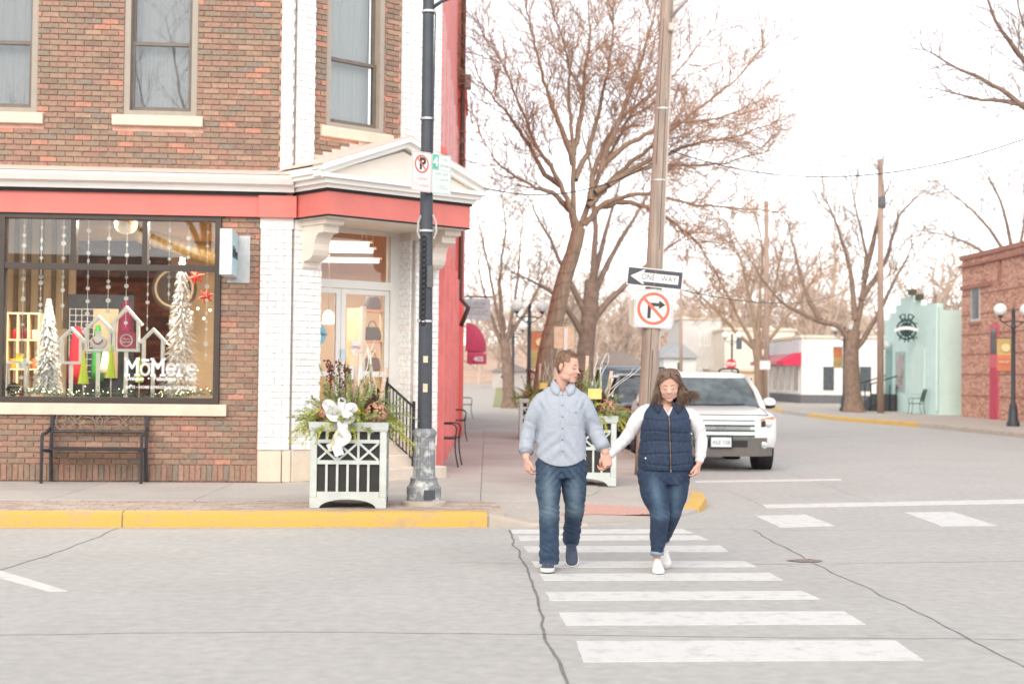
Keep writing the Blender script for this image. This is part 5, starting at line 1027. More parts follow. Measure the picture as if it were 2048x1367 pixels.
c = hitz(2026, 852, .14); street_lamp('twin globe street lamp with gold and orange banner by the red brick building', (c.x, c.y, .14), 0, (-.5, 2.7, .42, 1.0, M_bg, M_bo, 'VALLEY'))
c = at(1057, 800, 45); street_lamp('twin globe street lamp with orange banner left of the strung tree', (c.x, c.y, .15), 0, (.06, 2.75, .45, 1.1, M_bo, M_bg, '', 0))
c = at(1025, 800, 64); street_lamp('smaller twin globe street lamp farther along the left pavement', (c.x, c.y, .15), 0, None)
c = hitz(1688, 822, .14); street_lamp('twin globe street lamp beside the tree in front of the white building', (c.x, c.y, .14), 0, (-.48, 2.75, .4, .85, M_bo, M_bg, '', 0, False))
c = at(1463, 800, 84); street_lamp('distant twin globe street lamp above the far stop sign', (c.x, c.y, .0), 0, None, 3.7)
# ================================================================== buildings along the side street
def Sd(x, D, z=0): return Vector((x - .0176 * (D - 18), D, z))
# ---- grey building with hanging sign and awnings, beyond the red wall
gb = thing('grey_building', 'pale grey boarded building beyond the red wall on the left', 'building', tuple(Sd(-1.28, 33.7)), SK)
q = MB(); q.bx(-7, 0, .1, 13, 0, 6.4); q.build('wall', mat('grey_siding', ph(224, 222, 226, 1.15), .8, var=.04, scale=2, stretch=(1, 1, 12)), gb)
for k in range(20): q = MB(); q.bx(.0, .03, .1, 13, 1.0 + k * .26, 1.235 + k * .26); q.build('siding_board', MATS['grey_siding'], gb)
for z0, z1, c in ((.1, .5, (176, 70, 76)), (.5, .62, (240, 232, 228)), (.62, .9, (186, 78, 84))): q = MB(); q.bx(-.0, .035, .1, 6, z0, z1); q.build('base_band', mat('band_%d' % c[0], ph(*c), .7), gb)
q = MB(); q.tube([(.1, -.1, .2), (.1, -.1, 3.4), (.06, -.12, 3.6), (-.1, -.12, 3.7)], .06, 8); q.build('downspout', mat('pipe_brown', ph(110, 66, 62), .5), gb, True)
c = at(953, 618, 36.5); hs_ = thing('hanging_sign', 'pale grey custom framing board hanging over the left pavement', 'sign', tuple(c), 0)
q = MB(); q.bx(-.36, .36, -.02, .02, -.27, .27); q.build('board', mat('sign_pale', ph(232, 230, 232, 1.15), .6), hs_)
M_it = mat('sign_ink_grey', ph(160, 158, 162, 1.1), .7)
for t_, z, f_ in (('CUSTOM', .13, .46), ('FRAMING', .03, .46), ('PICTURE FRAMES', -.12, .5)): txt(hs_, t_, .11 if z > 0 else .07, M_it, 0, z, -.023, fit=f_)
q = MB(); q.box((0, -.022, -.05), (.6, .002, .012)); q.build('rule', M_it, hs_); q = MB(); q.tube([(-.62, 0, .32), (.4, 0, .32)], .02, 6); q.build('bracket', M_iron, hs_)
for x in (-.3, .3): q = MB(); q.tube([(x, 0, .27), (x, 0, .32)], .008, 5); q.build('hook', M_iron, hs_)
M_aw = mat('awning_red', ph(206, 72, 100, .95), .8, var=.06)
def dome(label, px0, px1, pt, pb, pv, D, text_=None):
    a = at(px0, pb, D); b_ = at(px1, pb, D); zt = at(px0, pt, D).z; zv = at(px0, pv, D).z; W_ = b_.x - a.x; t_ = thing('dome_awning', label, 'awning', (a.x, D, zv), 0, 'dark red awnings on the left pavement'); q = MB(); rings = []
    for i in range(9):
        th = PI / 2 * i / 8; r = math.cos(th); z = a.z - zv + (zt - a.z) * math.sin(th); rings.append([(W_ * r * math.sin(PI * j / 12) if True else 0, .0 - .9 * r * math.cos(PI * j / 12) + .9, z) for j in range(13)])
    n_ = 13; vs2 = [p for r in rings for p in r]; q.add(vs2, [(i * n_ + j, i * n_ + j + 1, (i + 1) * n_ + j + 1, (i + 1) * n_ + j) for i in range(8) for j in range(12)]); q.build('dome', M_aw, t_, True)
    q = MB(); q.add([(W_ * math.sin(PI * j / 12), .9 - .9 * math.cos(PI * j / 12), z) for z in (0, a.z - zv) for j in range(13)], [(j, j + 1, 14 + j, 13 + j) for j in range(12)]); q.build('valance', M_aw, t_)
    if text_: o_ = link('lettering', text_mesh('lettering', text_, .2, M_sw, .001, .006), t_); o_.location = (W_ * .62, -.06, (a.z - zv) * .5); o_.rotation_euler = (0, 0, .2)
dome('dark red dome awning over a doorway on the left pavement', 931, 971, 642, 696, 702, 38.5)
dome('lower red awning with white numerals 405 on the left pavement', 934, 972, 700, 708, 727, 42, '405')
# ---- red brick building at the right
BX = 17.4; rb = thing('brick_building', 'weathered red brick side wall of the building at the right edge', 'building', tuple(Sd(BX + .65, 55)), SK)   # local: x away from the street, -y towards the camera
RBc = [(ph(206, 150, 132, 1.25), 3), (ph(194, 134, 116, 1.25), 3), (ph(214, 166, 148, 1.25), 2)]
M_rb2 = mat('old_red_brick', ph(206, 162, 142, 1.0), .92, col2=ph(186, 136, 118, 1.0), scale=2.2, stretch=(1, .5, 3), bump=.6, bscale=14, fine=.1)
q = MB(); q.bx(0, 14, -26, 0, 0, 6.15); q.build('wall', M_rb2, rb)
M_rbd = mat('brick_course_dark', ph(170, 120, 106, 1.1), .92, var=.2, scale=6)
for k, z in enumerate((.95, 1.75, 2.5, 3.25, 4.0, 4.75)): q = MB(); q.bx(-.025, .0, -26, -.02, z, z + .045); q.build('recess_line', M_rbd, rb)  # recessed lines given as dark strips, their shade put in the colour
q = MB(); rng = random.Random(44)
for r in range(80):
    z = .15 + r * .075; y = -25.9 + (.11 if r % 2 else 0)
    while y < -.25:
        if rng.random() < .55: q.bx(-.006 - .01 * rng.random(), .0, y, y + .2, z, z + .06)
        y += .215
stuff(q.build('brick', brickmat('far_brick', [(ph(206, 160, 140, 1.0), 3), (ph(188, 138, 120, 1.0), 3), (ph(214, 174, 156, 1.0), 2), (ph(172, 122, 106, 1.0), 2)], True), rb))
q = MB(); q.bx(-.08, 14, -26, .1, 6.15, 6.32); q.bx(-.12, 14, -26, .12, 5.86, 5.95); q.build('parapet', M_rbd, rb)
for y0 in (-4.2, -8.4): q = MB(); q.bx(-.06, .0, y0, y0 + .2, 5.0, 5.85); q.build('corbel_strip', M_rbd, rb)
q = MB(); q.bx(-.1, .0, -3.4, -.05, 5.0, 5.16); q.build('string_course', M_rbd, rb)
def rbp(px, py): p = hitp(px, py, Sd(BX + .65, 55), (1, .0176, 0)); return (Vector((p.x, p.y)) - Vector((Sd(BX + .65, 55).x, 55))).dot(Vector((-.0176, 1))), p.z
y0, z1 = rbp(1943, 568); y1, z0 = rbp(1961, 642)
q = MB(); q.bx(-.03, .05, y1, y0, z0, z1); wn = q.build('window', mat('window_frame_pale', ph(214, 210, 206, 1.2), .6), rb); q = MB(); q.bx(-.045, .0, y1 + .12, y0 - .12, z0 + .12, z1 - .1); q.build('pane', mat('dull_glass', (.09, .1, .11), .12, var=.2), wn); q = MB(); q.bx(-.08, .0, y1 - .1, y0 + .1, z0 - .12, z0 - .003); q.build('sill', M_rbd, wn)
y0, z1 = rbp(1982, 648); y1, z0 = rbp(1998, 833); M_mag = mat('crimson_paint', ph(206, 60, 92, 1.2), .6)
q = MB(); q.bx(-.05, .05, y1, y0, .14, z1); dr = q.build('door', mat('rose_paint', ph(222, 104, 118, 1.2), .6), rb); q = MB(); q.bx(-.07, .0, y1 + .1, y0 - .1, .16, 2.0); q.build('leaf', M_mag, dr); q = MB(); q.bx(-.07, .0, y1 + .14, y0 - .14, 2.5, 3.4); q.build('pane', MATS['dull_glass'], dr)
# ---- mint building
MX = 17.0; mb_ = thing('mint_building', 'mint green single-storey shop front with stepped parapet', 'building', tuple(Sd(MX + .7, 57)), SK)
M_mint = mat('mint_paint', ph(204, 228, 224, .95), .8, var=.04, scale=1.5); M_mint2 = mat('mint_paint_side', ph(210, 232, 226, 1.0), .8, var=.04, scale=1.5)
q = MB(); q.bx(.2, 9, 0, 7.3, 0, 4.35); q.build('side_wall', M_mint2, mb_)
q = MB(); q.prism([(-.02, 0), (7.4, 0), (7.4, 4.2), (6.5, 4.2), (6.5, 4.5), (5.7, 4.5), (5.7, 4.8), (5.0, 4.8), (5.0, 5.08), (3.0, 5.08), (3.0, 4.85), (2.0, 4.85), (2.0, 4.62), (-.02, 4.62)], 0, .25, 'x'); q.build('street_wall', M_mint, mb_)
q = MB(); q.tube([(.0, -.1, .3), (.0, -.1, 4.5)], .05, 6); q.build('downspout', M_mint, mb_)
for k, (y0, y1) in enumerate(((2.95, 3.5), (2.0, 2.5))): q = MB(); q.bx(-.12, .1, y0, y1, 5.12 - .27 * k, 5.36 - .27 * k); q.build('floodlight', mat('flood_brown', (.08, .07, .03), .6), mb_)
q = MB(); q.bx(-.03, .05, 4.2, 5.6, 1.0, 2.75); wn = q.build('window', mat('mint_frame', ph(176, 206, 200, 1.25), .6), mb_); q = MB(); q.bx(-.045, 0, 4.35, 5.45, 1.12, 2.6); q.build('pane', mat('bright_glass', (.35, .36, .37), .08, var=.4, scale=2), wn)
q = MB(); q.bx(-.03, .05, 1.5, 3.2, .95, 2.8); q.build('blind_window', M_mint2, mb_); q = MB(); q.bx(-.06, .05, 6.2, 7.1, .8, 2.85); q.build('door', mat('mint_door', ph(150, 186, 182, 1.25), .6), mb_); q = MB(); q.ball((-.2, 6.4, 3.05), .2, 14, 10); q.build('globe_light', M_globe, mb_, True)
for k in range(5): q = MB(); q.bx(-.9 + .15 * k - .4, -.02, 5.4 - .0, 7.2, .14 + .15 * k, .14 + .15 * (k + 1) - .004); q.build('step', mat('step_charcoal', ph(92, 92, 98), .8), mb_)
q = MB()
for y in (5.3, 7.3):
    for k in range(5): q.tube([(-1.2 + k * .28, y, .14), (-1.2 + k * .28, y, 1.3)], .025, 5)
    q.tube([(-1.25, y, 1.3), (0, y, 1.7)], .03, 5)
stuff(q.build('railing', M_iron, mb_))
# round projecting emblem sign with scissors
c = at(1813, 658, 59.5); es = thing('emblem_sign', 'dark round emblem sign with crossed tools projecting from the mint building', 'sign', tuple(c), 0); M_em = mat('emblem_dark', (.02, .05, .045), .5)
ring_(0, -.02, .44, .36, 0).build('ring', M_em, es); ring_(0, -.02, .30, .0, .01).build('disc', mat('emblem_teal', (.04, .1, .09), .5), es)
for a in (-32, 32, -8, 8): q = MB(); q.box((0, -.02, .05), (.05, .03, 1.2), R=Matrix.Rotation(rad(a), 3, 'Y')); q.build('tool', M_em, es)
for x in (-.16, .16): ring_(x, .52, .12, .075, -.03, 16).build('handle', M_em, es)
q = MB(); q.add([(-.52 + 1.04 * i / 10, -.06, -.04 + .12 * (1 - (2 * i / 10 - 1) ** 2) + (.14 if j else 0) - .1) for j in range(2) for i in range(11)], [(i, i + 1, 12 + i, 11 + i) for i in range(10)]); q.build('ribbon', M_sw, es)
for z in (.25, -.35): q = MB(); q.tube([(.1, .03, z), (.62, .03, z)], .02, 5); q.build('bracket', M_iron, es)
q = MB(); q.tube([(.62, .03, .35), (.62, .03, -.5)], .025, 5); q.build('bracket_plate', M_iron, es)
c = hitz(1838, 828, .14); dup(ac, (c.x, c.y + .3, .14), rad(180), 'dark slatted armchair in front of the mint building')
# ---- white building with red awning
WD = 80.0; x0 = at(1603, 740, WD).x; x1 = at(1905, 740, WD).x; zt = at(1690, 676, WD).z
wb = thing('white_building', 'low white corner building with red awning and charcoal base', 'building', (x0, WD, 0)); M_wh = mat('white_render', ph(250, 246, 240, 1.3), .8, var=.03); M_ch = mat('charcoal_base', ph(110, 108, 112, 1.1), .8)
q = MB(); q.bx(0, x1 - x0, .0, 12, 0, zt); q.build('wall', M_wh, wb); q = MB(); q.bx(-.05, x1 - x0, -.06, 12, 0, .62); q.build('base', M_ch, wb); q = MB(); q.bx(-.1, x1 - x0, -.1, 12, zt, zt + .15); q.build('coping', M_stone, wb)
for (pa, pb, pt, pb2) in ((1646, 1668, 733, 780), (1719, 1742, 733, 782)):
    a, c = at(pa, pb2, WD), at(pb, pt, WD); q = MB(); q.bx(a.x - x0 - .06, c.x - x0 + .06, -.03, .05, a.z - .06, c.z + .06); wn = q.build('window', M_wp, wb); q = MB(); q.bx(a.x - x0, c.x - x0, -.045, .0, a.z, c.z); q.build('pane', MATS['dull_glass'], wn)
def wbp(px, py): p = hitp(px, py, (x0, WD, 0), (1, .0176, 0)); return p.y - WD, p.z
q = MB(); q.bx(-.08, -.0, .2, 11.5, 2.95, zt - .1); q.build('sign_band', mat('band_grey', ph(226, 224, 228, 1.25), .7), wb)
q = MB(); q.prism([(-.0, 3.0), (-.95, 2.5), (-.95, 2.32), (-.0, 2.32)], 2.2, 11.6, 'y'); q.build('awning', mat('awning_rose', ph(206, 130, 140, 1.2), .8), wb); q = MB(); q.prism([(-.0, 3.02), (-1.0, 2.5), (-1.0, 2.28), (-.0, 2.28)], .1, 2.19, 'y'); q.build('awning', mat('awning_crimson', ph(226, 56, 92, 1.2), .8), wb)
for k in range(5):
    y0 = .6 + k * 2.2; q = MB(); q.bx(-.03, .05, y0, y0 + 1.6, .7, 2.3); wn = q.build('window', M_wp, wb); q = MB(); q.bx(-.045, 0, y0 + .15, y0 + 1.45, .82, 2.2); q.build('pane', mat('store_glass', ph(190, 176, 164, 1.4), .15, var=.25, scale=2), wn)
# ---- farther buildings
def block(name, label, px0, px1, pt, D, col, roof=None, wins=(), dep=10):
    a, c = at(px0, pt, D), at(px1, pt, D); t_ = thing(name, label, 'building', (a.x, D, 0)); W_ = c.x - a.x; h = a.z
    q = MB(); q.bx(0, W_, 0, dep, -.1, h); q.build('wall', mat(name + '_' + str(px0), ph(*col, 1.3), .85, var=.05, scale=1), t_)
    if roof: q = MB(); rh = at(px0, pt - roof[0], D).z - h; q.prism([(-.3, h), (W_ + .3, h), (W_ / 2, h + rh)], -.3, dep, 'y'); q.build('roof', mat('roof_' + str(px0), ph(*roof[1], 1.2), .85), t_)
    else: q = MB(); q.bx(-.15, W_ + .15, -.15, dep, h, h + .2); q.build('coping', M_stone, t_)
    for (pa, pt2, pb, pb2) in wins:
        u, v = at(pa, pb2, D), at(pb, pt2, D); q = MB(); q.bx(u.x - a.x, v.x - a.x, -.03, .04, u.z, v.z); wn = q.build('window', M_wp, t_); q = MB(); q.bx(u.x - a.x + .08, v.x - a.x - .08, -.045, .0, u.z + .08, v.z - .08); q.build('pane', MATS['dull_glass'], wn)
    return t_
block('cream_building', 'cream two-storey building behind the bare trees and white building', 1450, 1590, 660, 112, (246, 232, 216), None, ((1470, 675, 1486, 700), (1500, 675, 1516, 700), (1550, 675, 1572, 687)))
block('grey_house', 'pale grey side of a house above the white car', 1362, 1442, 638, 118, (222, 216, 212), None, ((1398, 662, 1403, 692), (1408, 662, 1413, 692), (1416, 662, 1421, 692), (1398, 735, 1403, 748), (1410, 735, 1415, 748)))
block('white_house', 'small white house with grey gable roof right of the utility pole', 1328, 1392, 715, 104, (232, 232, 230), (32, (176, 178, 182)), ((1352, 722, 1366, 742),))
block('tan_shop', 'low tan shop front with dark doorway behind the far stop sign', 1448, 1540, 742, 98, (244, 208, 168), None, ((1470, 750, 1485, 790), (1498, 752, 1506, 792)))
block('far_house', 'pale distant house at the end of the left pavement', 985, 1060, 742, 150, (222, 212, 206), (18, (170, 160, 158)), ((1000, 748, 1008, 758),))
block('far_house', 'distant tan house behind the trees above the dark cars', 1180, 1300, 730, 160, (206, 184, 170), (30, (160, 148, 144)), ((1210, 738, 1222, 752), (1250, 738, 1262, 752)))
# ---- poles, small signs
def pole(label, px, pt, pb, D, r, z0=.1):
    a = at(px, pt, D); b_ = at(px, pb, D); t_ = thing('utility_pole', label, 'utility pole', (b_.x, D, z0)); q = MB(); q.tube([(0, 0, 0), (a.x - b_.x - .04 * (b_.z - a.z) * 0, 0, a.z - z0)], [r, r * .75], 12); q.build('shaft', mat('far_pole', ph(176, 150, 136, 1.2), .9, var=.15, scale=3, stretch=(3, 3, .3)), t_, True)
    return t_, a
t_, a = pole('thick bare utility pole in front of the mint building', 1761, 318, 835, 59, .15)
q = MB(); z = at(1760, 405, 59).z - .1; q.lathe([(.14, z - .25), (.17, z - .2), (.17, z + .2), (.14, z + .25)], 12); q.build('cable_clamp', mat('clamp_grey', (.12, .12, .13), .6), t_, True)
pole('slim distant utility pole rising behind the middle tree', 1533, 402, 800, 79, .17); pole('pale distant pole beside the grey house', 1362, 575, 770, 100, .13)
t_ = thing('stop_sign', 'small red stop sign down the street above the white car', 'sign', tuple(at(1462, 728, 82)), 0); q = MB(); q.prism([(.32 * math.cos(rad(22.5 + 45 * i)), .32 * math.sin(rad(22.5 + 45 * i))) for i in range(8)], -.002, .002); q.build('plate', mat('stop_red', ph(206, 50, 58, 1.2), .5), t_); txt(t_, 'STOP', .26, M_sw, 0, 0, -.006, fit=.5, bold=.01); q = MB(); z = at(1462, 728, 82).z; q.tube([(0, .04, -z), (0, .04, .3)], .035, 6); q.build('post', MATS['band_steel'], t_)
t_ = thing('street_sign', 'small white notice on a post in front of the white building', 'sign', tuple(at(1530, 730, 76)), 0); q = MB(); q.bx(-.28, .28, -.01, .01, -.22, .24); q.build('plate', mat('sign_pinkish', ph(240, 226, 226, 1.2), .6), t_); z = at(1530, 730, 76).z; q = MB(); q.tube([(.2, .03, -z + .1), (.2, .03, .2)], .03, 6); q.build('post', MATS['band_steel'], t_)
t_ = thing('street_sign', 'tan back of a square road sign between the tree trunks', 'sign', tuple(at(1128, 675, 30)), 0); q = MB(); q.prism(rrect(.42, .46, .03), -.002, .004); q.build('plate', mat('sign_tan', ph(236, 204, 172, 1.2), .6), t_); z = at(1128, 675, 30).z; q = MB(); q.bx(.0, .07, -.03, -.004, -z + .155, .2); q.build('post', M_wp, t_)
# ================================================================== trees
M_bark = mat('bark', ph(166, 142, 122, 1.25), .9, var=.25, scale=6, stretch=(4, 4, .5), bump=.9, bscale=20); M_bark2 = mat('dark_bark', ph(150, 126, 112, 1.25), .9, var=.22, scale=6, bump=.6, bscale=20); M_twig = mat('twig_bark', ph(186, 150, 124, 1.2), .85, var=.18, scale=1.2); M_twig2 = mat('grey_twig', ph(172, 148, 134, 1.2), .85, var=.15, scale=1.2)
def branch(q, p, d, L_, r0, r1, rng, seg, n, wob, lift):
    pts = [Vector(p)]; v = Vector(d).normalized()
    for i in range(seg): v = (v + Vector((rng.gauss(0, wob), rng.gauss(0, wob), rng.gauss(0, wob) + lift))).normalized(); pts.append(pts[-1] + v * (L_ / seg))
    q.tube(pts, [r0 + (r1 - r0) * i / seg for i in range(seg + 1)], n, False); return pts
def perp(t_, rng): r = Vector((rng.gauss(0, 1), rng.gauss(0, 1), rng.gauss(0, 1))); r = r - t_ * r.dot(t_); return r.normalized()
def twigs(q, path, rng, dens, L2, lv, r, lift, cap_n):
    """children along a path, recursively"""
    if lv <= 0: return
    tot = sum((b_ - a).length for a, b_ in zip(path, path[1:])); k = max(2, int(tot * dens))
    for i in range(k):
        t_ = (.18 + .82 * (i + rng.random()) / k) * (len(path) - 1); j = min(int(t_), len(path) - 2); p = path[j].lerp(path[j + 1], t_ - j); ax = (path[j + 1] - path[j]).normalized()
        d = ax * rng.uniform(.55, 1.0) + perp(ax, rng) * rng.uniform(.5, 1.0) + Vector((0, 0, .12)); LL = L2 * rng.uniform(.5, 1.2) * (1.15 - .5 * t_ / (len(path) - 1))
        pts = branch(q, p, d, LL, r, r * .45, rng, 4 if lv > 1 else 3, 4 if lv > 2 else 3, .14, lift)
        twigs(q, pts, rng, cap_n[lv], L2 * .5, lv - 1, r * .7, lift, cap_n)
def tree_px(label, D, trunk, tr, limbs, seed, bark, twig, dens=4.5, L2=1.3, lv=3, spread=1.6, grp='bare street trees', z0=.14, strung=False, cap_n={3: 5.5, 2: 8.0, 1: 0}, rl=.085, rmin=.008):
    rl = rl if strung else max(rl, .5 * tr[1]); tws = .0108 * max(1.0, D / 34)
    rng = random.Random(seed); base = at(*trunk[0], D); base.z = z0; t_ = thing('bare_tree', label, 'tree', tuple(base), 0, grp)
    T = [at(x, y, D) - base for x, y in trunk]; T[0] = Vector((0, 0, 0)); T = smooth_path(T, 5); n_ = len(T)
    q = MB(); q.tube(T, [tr[0] * (1 + .35 * max(0, 1 - 6 * i / n_)) + (tr[1] - tr[0]) * i / (n_ - 1) for i in range(n_)], 14, False); q.build('trunk', bark, t_, True)
    ql, qt = MB(), MB()
    for lm in limbs:
        dy = rng.uniform(-spread, spread); P = []; k = len(lm)
        for i, (x, y) in enumerate(lm): P.append(at(x, y, D + dy * i / (k - 1)) - base)
        P = smooth_path(P, 5); m_ = len(P); P = [p + Vector((rng.gauss(0, .015), rng.gauss(0, .015), rng.gauss(0, .015))) if 0 < i else p for i, p in enumerate(P)]
        ql.tube(P, [rl * (1 - i / (m_ - 1)) ** 1.25 + rmin for i in range(m_)], 8, False)
        twigs(qt, P[m_ // 6:], rng, dens, L2, lv, tws, .05, cap_n)
    lo = ql.build('limb', bark, t_, True); stuff(lo); stuff(qt.build('crown', twig, t_, fix=False))
    if strung:
        q = MB(); P = []; tot = 90
        for i in range(tot * 6): f_ = (i / (tot * 6)) * .8 + .004 * math.sin(i * .07); jj = f_ * (n_ - 1); k = int(jj); c = T[k].lerp(T[min(k + 1, n_ - 1)], jj - k); r = tr[0] * (1 + .35 * max(0, 1 - 6 * jj / n_)) + (tr[1] - tr[0]) * jj / (n_ - 1) + .008; a = i * .14 + .6 * math.sin(i * .021); P.append(c + Vector((math.cos(a) * r, math.sin(a) * r, .02 * math.sin(i * .31))))
        q.tube(P, .0038, 4, False); o_ = q.build('light_string', mat('green_wire', ph(60, 100, 60), .6), t_)
    return t_
main_limbs = [[(1156, 462), (1146, 400), (1147, 300), (1136, 190), (1138, 120), (1110, 40), (1095, -40)], [(1160, 462), (1180, 400), (1208, 330), (1250, 250), (1290, 150), (1330, 20)], [(1148, 455), (1138, 410), (1108, 340), (1072, 290), (1035, 200), (1005, 130), (960, 60)],
              [(1176, 412), (1215, 372), (1262, 325), (1320, 280), (1400, 215), (1480, 150), (1530, 90)], [(1168, 450), (1205, 412), (1240, 396), (1300, 388), (1380, 408), (1470, 415), (1570, 425)], [(1150, 360), (1180, 290), (1205, 190), (1225, 80), (1230, -50)], [(1147, 330), (1128, 270), (1100, 200), (1080, 130), (1058, 40), (1040, -30)],
              [(1208, 330), (1260, 285), (1340, 250), (1440, 235), (1530, 195)], [(1205, 412), (1260, 405), (1340, 440), (1400, 490), (1440, 560)], [(1200, 345), (1225, 270), (1270, 160), (1300, 60), (1330, -60)], [(1140, 420), (1105, 385), (1060, 370), (1000, 330), (950, 260)], [(1190, 385), (1250, 350), (1330, 330), (1430, 330), (1540, 300)],
              [(1147, 310), (1160, 240), (1168, 160), (1180, 60), (1170, -40)], [(1215, 372), (1280, 330), (1380, 290), (1480, 270), (1560, 240)], [(1120, 370), (1085, 340), (1040, 260), (990, 200), (955, 150)], [(1180, 400), (1195, 320), (1240, 240), (1340, 160), (1420, 60)]]
tree_px('big bare tree with light strings wound round its leaning trunk, behind the man', 32, [(1078, 820), (1092, 720), (1110, 640), (1128, 560), (1146, 505), (1158, 455)], (.225, .16), main_limbs, 11, M_bark, M_twig, strung=True, rl=.07, dens=8.0, L2=1.3, cap_n={3: 7.5, 2: 9, 1: 0})
tree_px('dark bare tree with forked trunk just right of the strung tree', 45, [(1172, 810), (1170, 720), (1178, 640), (1185, 560)], (.3, .24), [[(1185, 570), (1190, 460), (1180, 330), (1150, 230)], [(1178, 650), (1140, 560), (1090, 460), (1050, 380)], [(1182, 600), (1230, 500), (1290, 400), (1330, 330)], [(1185, 640), (1260, 560), (1330, 500), (1410, 450)], [(1186, 560), (1215, 450), (1250, 330)], [(1172, 680), (1120, 600), (1060, 560), (1010, 540)]], 21, M_bark2, M_twig2, dens=3.6, L2=1.6, lv=3, cap_n={3: 5, 2: 7, 1: 0})
tree_px('slender bare tree over the left pavement beyond the awnings', 60, [(1017, 800), (1015, 740), (1008, 680)], (.26, .2), [[(1010, 690), (990, 600), (970, 500), (955, 430)], [(1012, 690), (1030, 600), (1040, 500), (1045, 420)], [(1010, 700), (985, 640), (962, 560), (950, 480)], [(1012, 680), (1060, 610), (1090, 540), (1110, 470)], [(1008, 660), (1000, 560), (1010, 450), (1000, 380)]], 31, M_bark2, M_twig, dens=2.6, L2=1.9, lv=3, cap_n={3: 3.5, 2: 5, 1: 0})
tree_px('bare tree with long side limb beside the lamp at the white building', 60, [(1708, 826), (1704, 760), (1703, 700), (1708, 660)], (.36, .27), [[(1703, 690), (1680, 655), (1620, 635), (1560, 600), (1500, 520), (1450, 440)], [(1708, 670), (1725, 590), (1732, 510), (1712, 420), (1700, 340)], [(1708, 700), (1735, 665), (1775, 590), (1810, 520), (1850, 450)], [(1710, 640), (1700, 540), (1670, 440), (1640, 380)], [(1728, 560), (1750, 470), (1765, 400), (1790, 350)], [(1640, 640), (1610, 580), (1590, 500), (1570, 430)], [(1722, 600), (1770, 520), (1800, 430), (1850, 380)]], 41, M_bark2, M_twig2, dens=3, L2=1.9, lv=3, cap_n={3: 4, 2: 6, 1: 0}, rl=.12, rmin=.014)
tree_px('low spreading bare tree in front of the cream building', 86, [(1520, 800), (1518, 730), (1512, 690)], (.34, .26), [[(1512, 700), (1470, 660), (1420, 610), (1370, 560)], [(1514, 690), (1500, 600), (1480, 520), (1450, 450)], [(1518, 690), (1545, 600), (1560, 520), (1580, 450)], [(1518, 700), (1570, 640), (1620, 570), (1650, 520)], [(1515, 700), (1480, 640), (1440, 560), (1400, 500)], [(1515, 690), (1520, 590), (1525, 500), (1510, 420)]], 51, M_bark, M_twig, dens=2.6, L2=2.3, lv=3, cap_n={3: 3.4, 2: 5, 1: 0}, rl=.13, rmin=.02)
tree_px('bare tree whose branches reach in at the upper right corner', 30, [(2200, 800), (2190, 600), (2175, 420)], (.25, .2), [[(2175, 440), (2090, 260), (2000, 180), (1900, 130), (1840, 90)], [(2175, 430), (2110, 240), (2060, 100), (2030, -20)], [(2170, 440), (2080, 230), (1960, 200), (1870, 175)], [(2175, 420), (2070, 160), (1990, 40), (1960, -60)], [(2175, 420), (2130, 200), (2090, 60), (2080, -60)]], 61, M_bark2, M_twig2, dens=4.5, L2=1.0, lv=3, cap_n={3: 6, 2: 8, 1: 0})
tree_px('bare tree behind the mint building at the right', 75, [(2030, 790), (2035, 640), (2030, 520)], (.3, .24), [[(2030, 540), (1980, 460), (1920, 400), (1870, 360)], [(2032, 540), (2050, 420), (2040, 320)], [(2030, 560), (1960, 500), (1890, 470), (1830, 460)], [(2030, 520), (2000, 400), (1960, 330)], [(2030, 540), (2090, 440), (2120, 330)]], 71, M_bark2, M_twig2, dens=2, L2=2.2, lv=3, cap_n={3: 2.8, 2: 4, 1: 0}, rl=.11, rmin=.014)
# tree behind the photographer, mirrored in the upper panes
tree_px('bare tree across the street behind the photographer, mirrored in the panes', 32, [(-300, 800), (-290, 500), (-280, 400)], (.25, .2), [[(-280, 420), (-380, 200), (-450, 0), (-480, -150)], [(-280, 420), (-250, 200), (-200, 0), (-180, -160)], [(-280, 420), (-150, 280), (0, 150), (80, 0)], [(-280, 420), (-450, 330), (-600, 200), (-700, 60)], [(-280, 420), (-300, 150), (-320, -60), (-330, -200)]], 81, M_bark2, M_twig2, dens=2.5, L2=1.6, lv=2, cap_n={3: 4, 2: 5, 1: 0}).location = (-5.5, -9.0, 0)
